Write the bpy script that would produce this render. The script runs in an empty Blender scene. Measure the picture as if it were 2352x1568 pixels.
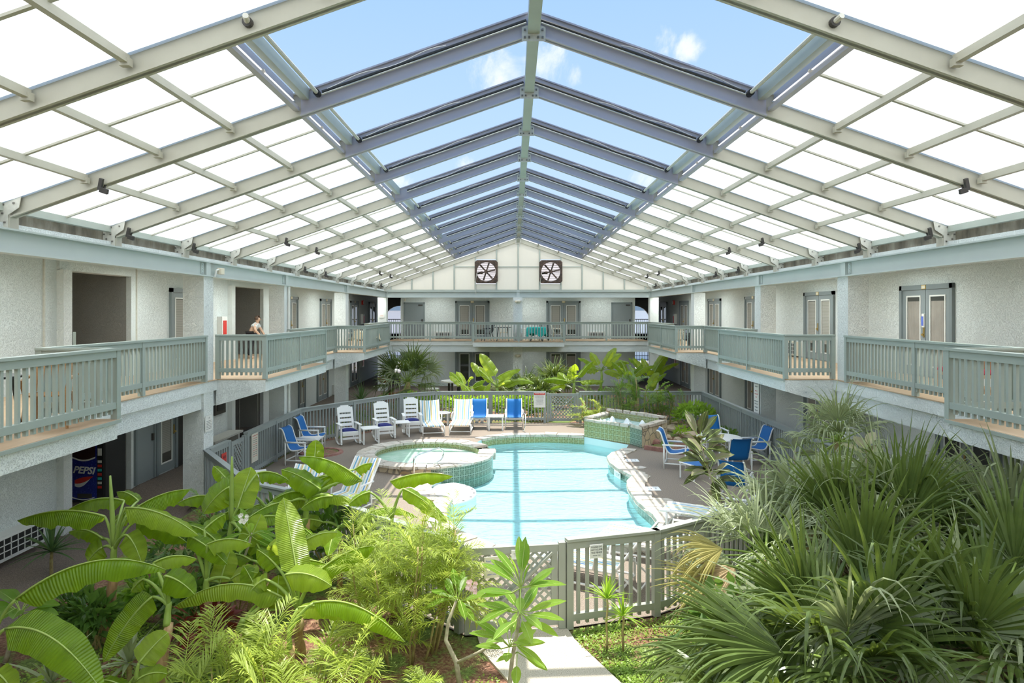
import bpy, bmesh, math, random
from mathutils import Vector, Matrix
from mathutils.geometry import tessellate_polygon
C = bpy.context.scene.collection
S = bpy.context.scene
PI = math.pi
V = Vector
EYE, F, CX, FPX = 4.15, 2.65, -0.28, 1550.0

# ---------------------------------------------------------------- camera, sky, sun, exposure
cam = bpy.data.cameras.new('camera'); co = bpy.data.objects.new('camera', cam); C.objects.link(co)
co.location = (CX, 0, EYE); co.rotation_euler = (PI / 2, 0, 0)
cam.sensor_width = 36; cam.lens = FPX / 2352 * 36
cam.shift_x = -2 / 2352; cam.shift_y = -67 / 2352
cam.clip_end = 500
S.camera = co

def nd(nt, t, **kw):
    n = nt.nodes.new(t)
    for k, v in kw.items():
        if k[0] == '_': setattr(n, k[1:], v)
        else:
            key = int(k[1:]) if k[0] == 'i' and k[1:].isdigit() else k
            n.inputs[key].default_value = v
    return n
def rgb(c): return (c[0], c[1], c[2], 1)

w = bpy.data.worlds.new('sky'); S.world = w; w.use_nodes = True
nt = w.node_tree; nt.nodes.clear(); L = nt.links.new
out = nd(nt, 'ShaderNodeOutputWorld'); bg = nd(nt, 'ShaderNodeBackground'); L(bg.outputs[0], out.inputs[0])
tc = nd(nt, 'ShaderNodeTexCoord')
sep = nd(nt, 'ShaderNodeSeparateXYZ'); L(tc.outputs['Generated'], sep.inputs[0])
ramp = nd(nt, 'ShaderNodeValToRGB'); L(sep.outputs[2], ramp.inputs[0])
e = ramp.color_ramp.elements
e[0].position = 0.0; e[0].color = (.66, .76, .88, 1)
e[1].position = 1.0; e[1].color = (.26, .43, .74, 1)
e2 = e.new(.12); e2.color = (.50, .67, .90, 1)
e3 = e.new(.45); e3.color = (.33, .53, .85, 1)
nz = nd(nt, 'ShaderNodeTexNoise', Scale=11.0, Detail=10.0, Roughness=.66, Distortion=.6); L(tc.outputs['Generated'], nz.inputs['Vector'])
acc = None
def sky_dir(px, py): return V((px - 1178, FPX, 717 - py)).normalized()
for (px, py, r) in ((1150, 165, .05), (1255, 150, .055), (1325, 172, .028), (1068, 378, .03), (1515, 92, .03), (1580, 112, .025), (1480, 410, .035), (900, 420, .04)):
    d = sky_dir(px, py)
    vd = nd(nt, 'ShaderNodeVectorMath', _operation='DISTANCE'); L(tc.outputs['Generated'], vd.inputs[0]); vd.inputs[1].default_value = d
    mr = nd(nt, 'ShaderNodeMapRange', _interpolation_type='SMOOTHSTEP'); L(vd.outputs['Value'], mr.inputs[0])
    mr.inputs[1].default_value = 0; mr.inputs[2].default_value = r * 1.5; mr.inputs[3].default_value = .36; mr.inputs[4].default_value = 0
    if acc is None: acc = mr.outputs[0]
    else:
        mx = nd(nt, 'ShaderNodeMath', _operation='MAXIMUM'); L(acc, mx.inputs[0]); L(mr.outputs[0], mx.inputs[1]); acc = mx.outputs[0]
ad = nd(nt, 'ShaderNodeMath', _operation='ADD'); L(acc, ad.inputs[0]); L(nz.outputs['Fac'], ad.inputs[1])
mr = nd(nt, 'ShaderNodeMapRange', _interpolation_type='SMOOTHSTEP'); L(ad.outputs[0], mr.inputs[0])
mr.inputs[1].default_value = .70; mr.inputs[2].default_value = .98; mr.inputs[3].default_value = 0; mr.inputs[4].default_value = .75
mix = nd(nt, 'ShaderNodeMixRGB'); L(mr.outputs[0], mix.inputs[0]); L(ramp.outputs[0], mix.inputs[1]); mix.inputs[2].default_value = (.92, .93, .97, 1)
L(mix.outputs[0], bg.inputs[0]); bg.inputs[1].default_value = 0.88

sun = bpy.data.lights.new('sun', 'SUN'); so = bpy.data.objects.new('sun', sun); C.objects.link(so)
sun.energy = 5.2; sun.angle = math.radians(.55); sun.color = (1, .965, .90)
so.rotation_euler = V((-.022, -math.cos(math.radians(79.9)), -math.sin(math.radians(79.9)))).to_track_quat('-Z', 'Y').to_euler()
so.location = (0, 10, 40)
S.view_settings.view_transform = 'Standard'; S.view_settings.look = 'None'
S.view_settings.gamma = 1; S.view_settings.use_curve_mapping = False
S.view_settings.exposure = 0.52
S.cycles.max_bounces = 9; S.cycles.diffuse_bounces = 5; S.cycles.transparent_max_bounces = 12

# ---------------------------------------------------------------- helpers
class MB:
    """collects geometry and links it as ONE mesh object"""
    def __init__(s): s.v = []; s.f = []; s.uv = []; s.hasuv = False
    def add(s, vs, fs, uvs=None):
        b = len(s.v)
        s.v += [tuple(p) for p in vs]
        s.uv += list(uvs) if uvs else [(0, 0)] * len(vs)
        if uvs: s.hasuv = True
        s.f += [tuple(i + b for i in f) for f in fs]
        return s
    def obox(s, c, ax, ay, az):
        c, ax, ay, az = V(c), V(ax), V(ay), V(az)
        p = [c + i * ax + j * ay + k * az for k in (-1, 1) for j in (-1, 1) for i in (-1, 1)]
        return s.add(p, [(0, 2, 3, 1), (4, 5, 7, 6), (0, 1, 5, 4), (2, 6, 7, 3), (0, 4, 6, 2), (1, 3, 7, 5)])
    def box(s, x0, y0, z0, x1, y1, z1):
        return s.obox(((x0 + x1) / 2, (y0 + y1) / 2, (z0 + z1) / 2), (abs(x1 - x0) / 2, 0, 0), (0, abs(y1 - y0) / 2, 0), (0, 0, abs(z1 - z0) / 2))
    def beam(s, p, q, wd, h, up=(0, 0, 1)):
        p, q = V(p), V(q); d = q - p; t = d.normalized(); sd = t.cross(V(up)).normalized(); u = sd.cross(t)
        return s.obox((p + q) / 2, d / 2, sd * wd / 2, u * h / 2)
    def tube(s, pts, r, n=8, caps=True):
        pts = [V(p) for p in pts]; N = len(pts); rs = r if isinstance(r, (list, tuple)) else [r] * N
        vs = []; u = None
        for i, p in enumerate(pts):
            t = (pts[min(i + 1, N - 1)] - pts[max(i - 1, 0)]).normalized()
            if u is None:
                u = t.orthogonal().normalized()
            u = (u - u.dot(t) * t).normalized(); b = t.cross(u)
            vs += [p + rs[i] * (math.cos(2 * PI * k / n) * u + math.sin(2 * PI * k / n) * b) for k in range(n)]
        fs = [(i * n + k, i * n + (k + 1) % n, (i + 1) * n + (k + 1) % n, (i + 1) * n + k) for i in range(N - 1) for k in range(n)]
        if caps: fs += [tuple(range(n))[::-1], tuple((N - 1) * n + k for k in range(n))]
        return s.add(vs, fs)
    def prism(s, poly, z0, z1):
        n = len(poly)
        vs = [(x, y, z0) for x, y in poly] + [(x, y, z1) for x, y in poly]
        tri = tessellate_polygon([[V((x, y, 0)) for x, y in poly]])
        fs = [tuple(t) for t in tri] + [tuple(i + n for i in t) for t in tri]
        fs += [(i, (i + 1) % n, n + (i + 1) % n, n + i) for i in range(n)]
        return s.add(vs, fs)
    def lathe(s, prof, c=(0, 0, 0), n=24):
        c = V(c); m = len(prof)
        vs = [c + V((r * math.cos(2 * PI * k / n), r * math.sin(2 * PI * k / n), z)) for r, z in prof for k in range(n)]
        fs = [(i * n + k, i * n + (k + 1) % n, (i + 1) * n + (k + 1) % n, (i + 1) * n + k) for i in range(m - 1) for k in range(n)]
        return s.add(vs, fs)
    def disc(s, c, r, n=24, ax=(1, 0, 0), ay=(0, 1, 0)):
        c, ax, ay = V(c), V(ax), V(ay)
        return s.add([c + r * (math.cos(2 * PI * k / n) * ax + math.sin(2 * PI * k / n) * ay) for k in range(n)], [tuple(range(n))])
    def grid(s, P, uv=True):
        a, b = len(P), len(P[0])
        vs = [p for r in P for p in r]
        uvs = [(i / (a - 1), j / (b - 1)) for i in range(a) for j in range(b)] if uv else None
        return s.add(vs, [(i * b + j, i * b + j + 1, (i + 1) * b + j + 1, (i + 1) * b + j) for i in range(a - 1) for j in range(b - 1)], uvs)
    def build(s, name, m, parent=None, smooth=False, bevel=0, local=False, label=None, solid=0):
        me = bpy.data.meshes.new(name); me.from_pydata(s.v, [], s.f)
        if s.hasuv:
            ul = me.uv_layers.new(name='UVMap'); lv = [0] * len(me.loops); me.loops.foreach_get('vertex_index', lv)
            ul.data.foreach_set('uv', [c for i in lv for c in s.uv[i]])
        me.materials.append(m); me.validate(); me.update()
        if smooth: me.polygons.foreach_set('use_smooth', [True] * len(me.polygons))
        o = bpy.data.objects.new(name, me); C.objects.link(o)
        if parent is not None:
            o.parent = parent
            if not local: o.matrix_parent_inverse = mw(parent).inverted()
        if bevel:
            b = o.modifiers.new('b', 'BEVEL'); b.width = bevel; b.segments = 2; b.limit_method = 'ANGLE'
        if solid:
            b = o.modifiers.new('s', 'SOLIDIFY'); b.thickness = solid; b.offset = 0
        if label: o['label'] = label
        return o

def mw(o):
    m = Matrix.LocRotScale(o.location, o.rotation_euler, o.scale)
    return m if o.parent is None else mw(o.parent) @ o.matrix_parent_inverse @ m
def tag(o, label, cat, group=None, kind=None):
    if label: o['label'] = label
    if cat: o['category'] = cat
    if group: o['group'] = group
    if kind: o['kind'] = kind
    return o
def thing(name, label, cat, loc=(0, 0, 0), rz=0, group=None):
    o = bpy.data.objects.new(name, None); C.objects.link(o); o.empty_display_size = .1
    o.location = loc; o.rotation_euler = (0, 0, rz)
    return tag(o, label, cat, group)
def struct(o): o['kind'] = 'structure'; return o
def sub(name, parent):
    o = bpy.data.objects.new(name, None); C.objects.link(o); o.parent = parent
    o.matrix_parent_inverse = mw(parent).inverted(); return o
def kids(o): return [c for c in bpy.data.objects if c.parent == o]
def dup(root, loc, rz, label, group=None):
    r = root.copy(); C.objects.link(r); r.location = loc; r.rotation_euler = (0, 0, rz)
    r['label'] = label
    if group: r['group'] = group
    for ch in kids(root):
        c = ch.copy(); C.objects.link(c); c.parent = r
        for g in kids(ch):
            d = g.copy(); C.objects.link(d); d.parent = c
    return r
def G(px, py, z=0.0):
    Y = FPX * (EYE - z) / (py - 717); return V((CX + (px - 1178) * Y / FPX, Y, z))
def D(px, py, Y): return V((CX + (px - 1178) * Y / FPX, Y, EYE - (py - 717) * Y / FPX))

# ---------------------------------------------------------------- materials
def base(name):
    m = bpy.data.materials.new(name); m.use_nodes = True; nt = m.node_tree
    p = nt.nodes['Principled BSDF']; return m, nt, p, nt.links.new
def coords(nt, scale=(1, 1, 1), kind='pos', rot=(0, 0, 0)):
    if kind == 'pos': o = nt.nodes.new('ShaderNodeNewGeometry').outputs['Position']
    else: o = nt.nodes.new('ShaderNodeTexCoord').outputs[kind]
    mp = nt.nodes.new('ShaderNodeMapping'); mp.inputs['Scale'].default_value = scale; mp.inputs['Rotation'].default_value = rot
    nt.links.new(o, mp.inputs[0]); return mp.outputs[0]
def mat(name, c, rough=.6, var=.12, vs=6, bump=0, bs=40, metal=0, spec=.4, c2=None, kind='pos'):
    m, nt, p, L = base(name)
    co_ = coords(nt, kind=kind)
    n = nd(nt, 'ShaderNodeTexNoise', Scale=vs, Detail=5.0); L(co_, n.inputs['Vector'])
    mx = nd(nt, 'ShaderNodeMixRGB'); L(n.outputs['Fac'], mx.inputs[0])
    a = c2 or [x * (1 - var) for x in c]; b = c if c2 else [min(1, x * (1 + var)) for x in c]
    mx.inputs[1].default_value = rgb(a); mx.inputs[2].default_value = rgb(b)
    L(mx.outputs[0], p.inputs['Base Color'])
    p.inputs['Roughness'].default_value = rough; p.inputs['Metallic'].default_value = metal
    p.inputs['Specular IOR Level'].default_value = spec
    if bump:
        n2 = nd(nt, 'ShaderNodeTexNoise', Scale=bs, Detail=4.0, Distortion=1.2); L(co_, n2.inputs['Vector'])
        bp = nd(nt, 'ShaderNodeBump', Strength=.9, Distance=bump); L(n2.outputs['Fac'], bp.inputs['Height']); L(bp.outputs[0], p.inputs['Normal'])
    return m
def ramp_mat(name, scale, stops, rough=.9, detail=6, bump=0, kind='noise', vec=(1, 1, 1), tex2=None):
    m, nt, p, L = base(name); co_ = coords(nt, vec)
    n = nd(nt, 'ShaderNodeTexNoise', Scale=scale, Detail=float(detail), Roughness=.65) if kind == 'noise' else nd(nt, 'ShaderNodeTexVoronoi', Scale=scale)
    L(co_, n.inputs['Vector'])
    r = nd(nt, 'ShaderNodeValToRGB'); L(n.outputs['Fac' if kind == 'noise' else 'Color'], r.inputs[0])
    el = r.color_ramp.elements
    while len(el) < len(stops): el.new(.5)
    for q, (ps, c) in zip(el, stops): q.position = ps; q.color = rgb(c)
    L(r.outputs[0], p.inputs['Base Color']); p.inputs['Roughness'].default_value = rough
    if bump:
        bp = nd(nt, 'ShaderNodeBump', Strength=.8, Distance=bump); L(r.outputs[0], bp.inputs['Height']); L(bp.outputs[0], p.inputs['Normal'])
    return m
def stucco(name, c):
    m, nt, p, L = base(name); co_ = coords(nt)
    n = nd(nt, 'ShaderNodeTexNoise', Scale=1.3, Detail=3.0); L(co_, n.inputs['Vector'])
    mx = nd(nt, 'ShaderNodeMixRGB'); L(n.outputs['Fac'], mx.inputs[0])
    mx.inputs[1].default_value = rgb([x * .93 for x in c]); mx.inputs[2].default_value = rgb(c); L(mx.outputs[0], p.inputs['Base Color'])
    n2 = nd(nt, 'ShaderNodeTexNoise', Scale=20.0, Detail=3.0, Distortion=2.6); L(co_, n2.inputs['Vector'])
    r = nd(nt, 'ShaderNodeValToRGB'); L(n2.outputs['Fac'], r.inputs[0]); r.color_ramp.elements[0].position = .52; r.color_ramp.elements[1].position = .62
    bp = nd(nt, 'ShaderNodeBump', Strength=.8, Distance=.014); L(r.outputs[0], bp.inputs['Height']); L(bp.outputs[0], p.inputs['Normal'])
    p.inputs['Roughness'].default_value = .85; return m
def leafmat(name, c, tcol, trans=.4, rough=.38, stripes=0, spec=.5, edge=None, var=.25):
    m, nt, p, L = base(name)
    o = nt.nodes['Material Output']
    if stripes: co_ = coords(nt, (stripes, 1.2, 1), 'UV')
    else: co_ = coords(nt, (5, 5, 5))
    n = nd(nt, 'ShaderNodeTexNoise', Scale=1.0, Detail=3.0); L(co_, n.inputs['Vector'])
    def mixc(a, b):
        mx = nd(nt, 'ShaderNodeMixRGB'); L(n.outputs['Fac'], mx.inputs[0]); mx.inputs[1].default_value = rgb(a); mx.inputs[2].default_value = rgb(b); return mx
    ca = mixc([x * (1 - var) for x in c], [x * (1 + var) for x in c]); ct = mixc([x * (1 - var) for x in tcol], [x * (1 + var) for x in tcol])
    L(ca.outputs[0], p.inputs['Base Color']); p.inputs['Roughness'].default_value = rough; p.inputs['Specular IOR Level'].default_value = spec
    tr = nd(nt, 'ShaderNodeBsdfTranslucent'); L(ct.outputs[0], tr.inputs[0])
    ms = nd(nt, 'ShaderNodeMixShader', Fac=trans); L(p.outputs[0], ms.inputs[1]); L(tr.outputs[0], ms.inputs[2]); L(ms.outputs[0], o.inputs[0])
    if stripes:
        wv = nd(nt, 'ShaderNodeTexWave', Scale=14.0, Distortion=1.0); wv.bands_direction = 'X'
        L(coords(nt, (1, .1, 1), 'UV'), wv.inputs['Vector'])
        bp = nd(nt, 'ShaderNodeBump', Strength=.6, Distance=.015); L(wv.outputs['Fac'], bp.inputs['Height']); L(bp.outputs[0], p.inputs['Normal'])
    return m
def stripe_mat(name, bands, axis=1, rep=1.0, kind='UV'):
    m, nt, p, L = base(name); co_ = coords(nt, (rep, rep, rep), kind)
    sp = nd(nt, 'ShaderNodeSeparateXYZ'); L(co_, sp.inputs[0])
    fr = nd(nt, 'ShaderNodeMath', _operation='FRACT'); L(sp.outputs[axis], fr.inputs[0])
    r = nd(nt, 'ShaderNodeValToRGB'); L(fr.outputs[0], r.inputs[0]); r.color_ramp.interpolation = 'CONSTANT'
    el = r.color_ramp.elements
    while len(el) < len(bands): el.new(.5)
    for q, (ps, c) in zip(el, bands): q.position = ps; q.color = rgb(c)
    L(r.outputs[0], p.inputs['Base Color']); p.inputs['Roughness'].default_value = .8; return m

M = {}
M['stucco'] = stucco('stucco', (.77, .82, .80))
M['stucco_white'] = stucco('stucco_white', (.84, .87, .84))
M['stucco_dark'] = stucco('stucco_dark', (.31, .305, .28))  # stucco with the shade of the recesses put into its colour
M['beam'] = mat('beam_paint', (.52, .575, .555), .5, .06, 1.5)
M['rafter'] = mat('rafter_paint', (.53, .515, .43), .5, .10, 5, c2=(.46, .44, .36))
M['rafter_blue'] = mat('rafter_galvanised', (.53, .515, .58), .45, .06, 3)  # same rafter paint, with the open sky's blue light put into its colour
M['track'] = mat('track_green', (.44, .48, .43), .45, .1, 3)
M['plate'] = mat('gusset_plate', (.62, .61, .54), .5, .2, 20)
M['bolt'] = mat('bolt_steel', (.20, .19, .17), .4, .2, 30, metal=.5)
M['dark'] = mat('dark_metal', (.055, .05, .045), .45, .2, 10)
M['rod'] = mat('rod_steel', (.06, .055, .045), .35, .2, 10)
M['sheet'] = ramp_mat('stained_sheet', 3, [(.3, (.10, .085, .06)), (.5, (.24, .21, .16)), (.7, (.40, .37, .30))], .5, 5, vec=(1, 1, .3))
M['rail'] = mat('rail_paint', (.355, .405, .365), .55, .06, 4)
M['fence'] = mat('fence_paint', (.30, .33, .315), .55, .07, 4)
M['gate_paint'] = mat('gate_paint', (.36, .375, .315), .55, .07, 4)
M['door_grey'] = mat('door_grey', (.235, .27, .275), .5, .06, 2)
M['door_frame'] = mat('door_frame_grey', (.20, .235, .24), .5, .06, 2)
M['white_trim'] = mat('white_trim', (.74, .74, .70), .5, .05, 3)
M['white_plastic'] = mat('white_plastic', (.86, .86, .83), .38, .04, 3, kind='Object')
M['board'] = ramp_mat('deck_board', 2.2, [(.3, (.46, .32, .20)), (.7, (.60, .43, .28))], .7, 4, vec=(1, .25, 1))
M['aggregate'] = ramp_mat('aggregate', 55, [(.30, (.13, .10, .075)), (.48, (.245, .198, .152)), (.62, (.32, .265, .21)), (.8, (.46, .39, .31))], .9, 3, .004)
M['walkway'] = ramp_mat('walkway_gravel', 60, [(.30, (.10, .075, .06)), (.5, (.19, .145, .115)), (.75, (.33, .27, .22))], .9, 3, .004)
M['path'] = ramp_mat('path_aggregate', 70, [(.3, (.30, .25, .19)), (.5, (.55, .49, .40)), (.75, (.70, .64, .54))], .9, 3, .003)
M['flag'] = None
M['brass'] = mat('brass', (.60, .42, .14), .3, .1, 5, metal=.9)
M['chrome'] = mat('chrome', (.75, .75, .73), .18, .02, 5, metal=1)
M['black'] = mat('black_paint', (.022, .022, .022), .45, .1, 5)
M['iron'] = mat('black_iron', (.03, .035, .035), .4, .2, 8)
M['blue'] = mat('blue_sling', (.003, .135, .41), .65, .10, 60, kind='Object')
M['navy'] = mat('navy_cushion', (.015, .022, .16), .8, .2, 20, kind='Object')
M['wicker'] = mat('wicker', (.40, .22, .09), .6, .4, 40, kind='Object')
M['teal'] = mat('teal_cloth', (.04, .55, .50), .8, .45, 14, kind='Object')
M['cream_plastic'] = mat('cream_plastic', (.74, .68, .54), .5, .06, 4, kind='Object')
M['paper'] = mat('sign_white', (.82, .81, .76), .6, .04, 4)
M['red'] = mat('sign_red', (.62, .04, .03), .5, .08, 5)
M['ink'] = mat('ink', (.04, .04, .05), .6, .1, 5)
M['redink'] = mat('red_ink', (.60, .05, .04), .6, .1, 5)
M['blueink'] = mat('blue_ink', (.12, .18, .62), .6, .1, 5)
M['soil'] = ramp_mat('mulch', 14, [(.3, (.07, .032, .018)), (.45, (.20, .085, .045)), (.6, (.34, .16, .09)), (.8, (.42, .25, .16))], .95, 8, .02)
def bed_mat():
    m, nt, p, L = base('planting_bed'); co_ = coords(nt)
    n1 = nd(nt, 'ShaderNodeTexNoise', Scale=1.1, Detail=3.0, Roughness=.6); L(co_, n1.inputs['Vector'])
    n2 = nd(nt, 'ShaderNodeTexNoise', Scale=26.0, Detail=6.0, Roughness=.7); L(co_, n2.inputs['Vector'])
    def rp(stops):
        r = nd(nt, 'ShaderNodeValToRGB'); L(n2.outputs['Fac'], r.inputs[0]); el = r.color_ramp.elements
        while len(el) < len(stops): el.new(.5)
        for q, (ps, c) in zip(el, stops): q.position = ps; q.color = rgb(c)
        return r
    a = rp([(.3, (.07, .032, .02)), (.48, (.22, .105, .065)), (.62, (.38, .21, .14)), (.8, (.50, .36, .26))])
    g = rp([(.3, (.04, .06, .014)), (.5, (.14, .20, .045)), (.75, (.30, .38, .10))])
    ad = nd(nt, 'ShaderNodeMath', _operation='MULTIPLY_ADD'); L(n2.outputs['Fac'], ad.inputs[0]); ad.inputs[1].default_value = .35; L(n1.outputs['Fac'], ad.inputs[2])
    mr = nd(nt, 'ShaderNodeMapRange'); L(ad.outputs[0], mr.inputs[0]); mr.inputs[1].default_value = .64; mr.inputs[2].default_value = .72
    mx = nd(nt, 'ShaderNodeMixRGB'); L(mr.outputs[0], mx.inputs[0]); L(a.outputs[0], mx.inputs[1]); L(g.outputs[0], mx.inputs[2]); L(mx.outputs[0], p.inputs['Base Color'])
    bp = nd(nt, 'ShaderNodeBump', Strength=.9, Distance=.02); L(n2.outputs['Fac'], bp.inputs['Height']); L(bp.outputs[0], p.inputs['Normal']); p.inputs['Roughness'].default_value = .95; return m
M['bed'] = bed_mat()
M['cloth_dark'] = mat('dark_trousers', (.03, .03, .035), .8, .1, 6)
M['skin'] = mat('skin', (.62, .40, .28), .5, .05, 5)
M['hair'] = mat('hair', (.10, .06, .04), .6, .3, 30)
M['shirt'] = mat('white_shirt', (.72, .74, .73), .8, .06, 5)
M['green_groundcover'] = leafmat('groundcover', (.26, .38, .06), (.5, .72, .1), .35)
# ---------------------------------------------------------------- special materials
def panel_mat(name, c, t=.72):
    m, nt, p, L = base(name); o = nt.nodes['Material Output']
    n = nd(nt, 'ShaderNodeTexNoise', Scale=1.0, Detail=4.0); L(coords(nt, (6, .5, 1)), n.inputs['Vector'])
    mx = nd(nt, 'ShaderNodeMixRGB'); L(n.outputs['Fac'], mx.inputs[0]); mx.inputs[1].default_value = rgb([x * .95 for x in c]); mx.inputs[2].default_value = rgb(c)
    tr = nd(nt, 'ShaderNodeBsdfTranslucent'); L(mx.outputs[0], tr.inputs[0])
    df = nd(nt, 'ShaderNodeBsdfDiffuse'); L(mx.outputs[0], df.inputs[0])
    ms = nd(nt, 'ShaderNodeMixShader', Fac=t); L(df.outputs[0], ms.inputs[1]); L(tr.outputs[0], ms.inputs[2]); L(ms.outputs[0], o.inputs[0])
    return m
M['panel'] = panel_mat('translucent_roofing', (.97, .985, .965), .78)
M['gable_panel'] = panel_mat('translucent_gable', (.80, .74, .62), .30)
def tile_mat(name, c1, c2, grout, sc=6.0):
    """square glazed tiles with a darker medallion in each, laid along UV metres"""
    m, nt, p, L = base(name); co_ = coords(nt, (sc, sc, sc), 'UV')
    fr = nd(nt, 'ShaderNodeVectorMath', _operation='FRACTION'); L(co_, fr.inputs[0])
    sb = nd(nt, 'ShaderNodeVectorMath', _operation='SUBTRACT'); L(fr.outputs[0], sb.inputs[0]); sb.inputs[1].default_value = (.5, .5, 0)
    ab = nd(nt, 'ShaderNodeVectorMath', _operation='ABSOLUTE'); L(sb.outputs[0], ab.inputs[0])
    sp = nd(nt, 'ShaderNodeSeparateXYZ'); L(ab.outputs[0], sp.inputs[0])
    mxx = nd(nt, 'ShaderNodeMath', _operation='MAXIMUM'); L(sp.outputs[0], mxx.inputs[0]); L(sp.outputs[1], mxx.inputs[1])
    gr = nd(nt, 'ShaderNodeMath', _operation='GREATER_THAN'); L(mxx.outputs[0], gr.inputs[0]); gr.inputs[1].default_value = .44
    ad = nd(nt, 'ShaderNodeMath', _operation='MULTIPLY'); L(sp.outputs[0], ad.inputs[0]); L(sp.outputs[1], ad.inputs[1])
    mu = nd(nt, 'ShaderNodeMath', _operation='MULTIPLY'); L(ad.outputs[0], mu.inputs[0]); mu.inputs[1].default_value = 40
    sn = nd(nt, 'ShaderNodeMath', _operation='SINE'); L(mu.outputs[0], sn.inputs[0])
    n = nd(nt, 'ShaderNodeTexNoise', Scale=5.0, Detail=3.0); L(co_, n.inputs['Vector'])
    av = nd(nt, 'ShaderNodeMath', _operation='MULTIPLY_ADD'); L(sn.outputs[0], av.inputs[0]); av.inputs[1].default_value = .45; L(n.outputs['Fac'], av.inputs[2])
    mx = nd(nt, 'ShaderNodeMixRGB'); L(av.outputs[0], mx.inputs[0]); mx.inputs[1].default_value = rgb(c1); mx.inputs[2].default_value = rgb(c2)
    m2 = nd(nt, 'ShaderNodeMixRGB'); L(gr.outputs[0], m2.inputs[0]); L(mx.outputs[0], m2.inputs[1]); m2.inputs[2].default_value = rgb(grout)
    L(m2.outputs[0], p.inputs['Base Color']); p.inputs['Roughness'].default_value = .22
    return m
M['tile'] = tile_mat('green_tile', (.13, .14, .05), (.36, .36, .16), (.42, .46, .27))
M['tile_blue'] = tile_mat('bluegreen_tile', (.05, .095, .07), (.21, .27, .195), (.31, .39, .31))
def stone_mat(name, cs, grout, sc, bump=.02):
    m, nt, p, L = base(name); co_ = coords(nt)
    nn = nd(nt, 'ShaderNodeTexNoise', Scale=3.0); L(co_, nn.inputs['Vector'])
    mx0 = nd(nt, 'ShaderNodeMixRGB', Fac=.12); L(co_, mx0.inputs[1]); L(nn.outputs['Color'], mx0.inputs[2])
    v = nd(nt, 'ShaderNodeTexVoronoi', Scale=sc); L(mx0.outputs[0], v.inputs['Vector'])
    ve = nd(nt, 'ShaderNodeTexVoronoi', Scale=sc); ve.feature = 'DISTANCE_TO_EDGE'; L(mx0.outputs[0], ve.inputs['Vector'])
    sp = nd(nt, 'ShaderNodeSeparateColor'); L(v.outputs['Color'], sp.inputs[0])
    r = nd(nt, 'ShaderNodeValToRGB'); L(sp.outputs[0], r.inputs[0]); el = r.color_ramp.elements
    while len(el) < len(cs): el.new(.5)
    for i, (q, c) in enumerate(zip(el, cs)): q.position = i / (len(cs) - 1); q.color = rgb(c)
    n2 = nd(nt, 'ShaderNodeTexNoise', Scale=18.0, Detail=5.0); L(co_, n2.inputs['Vector'])
    ml = nd(nt, 'ShaderNodeMixRGB', Fac=.35); ml.blend_type = 'MULTIPLY'; L(r.outputs[0], ml.inputs[1]); L(n2.outputs['Fac'], ml.inputs[2])
    st = nd(nt, 'ShaderNodeMapRange'); L(ve.outputs['Distance'], st.inputs[0]); st.inputs[1].default_value = .02; st.inputs[2].default_value = .065
    mg = nd(nt, 'ShaderNodeMixRGB'); L(st.outputs[0], mg.inputs[0]); mg.inputs[1].default_value = rgb(grout); L(ml.outputs[0], mg.inputs[2])
    L(mg.outputs[0], p.inputs['Base Color']); p.inputs['Roughness'].default_value = .85
    bp = nd(nt, 'ShaderNodeBump', Strength=.8, Distance=bump); L(st.outputs[0], bp.inputs['Height']); L(bp.outputs[0], p.inputs['Normal'])
    return m
M['stone'] = stone_mat('rubble_stone', [(.52, .35, .18), (.78, .62, .40), (.66, .54, .38), (.84, .70, .48)], (.28, .245, .19), 4.2)
M['coping'] = stone_mat('coping_flagstone', [(.62, .55, .45), (.72, .66, .57), (.66, .57, .46), (.78, .73, .65)], (.44, .39, .31), 3.2, .01)
M['plaster'] = mat('pool_plaster', (.57, .71, .72), .7, .03, 1)
M['step_white'] = mat('white_plaster', (.90, .91, .89), .7, .02, 2)
def water_mat(name, tint, bs, bd, sc=(1, 2.2, 1)):
    m, nt, p, L = base(name); o = nt.nodes['Material Output']; nt.nodes.remove(p)
    n = nd(nt, 'ShaderNodeTexNoise', Scale=bs, Detail=3.0, Distortion=.8); L(coords(nt, sc), n.inputs['Vector'])
    bp = nd(nt, 'ShaderNodeBump', Strength=.7, Distance=bd); L(n.outputs['Fac'], bp.inputs['Height'])
    t = nd(nt, 'ShaderNodeBsdfTransparent'); t.inputs[0].default_value = rgb(tint)
    g = nd(nt, 'ShaderNodeBsdfGlossy', Roughness=.06); L(bp.outputs[0], g.inputs['Normal'])
    fr = nd(nt, 'ShaderNodeFresnel', IOR=1.33); L(bp.outputs[0], fr.inputs['Normal'])
    ms = nd(nt, 'ShaderNodeMixShader'); L(fr.outputs[0], ms.inputs[0]); L(t.outputs[0], ms.inputs[1]); L(g.outputs[0], ms.inputs[2]); L(ms.outputs[0], o.inputs[0])
    return m
M['water'] = water_mat('pool_water', (.74, .945, .955), 3.0, .05)
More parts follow.
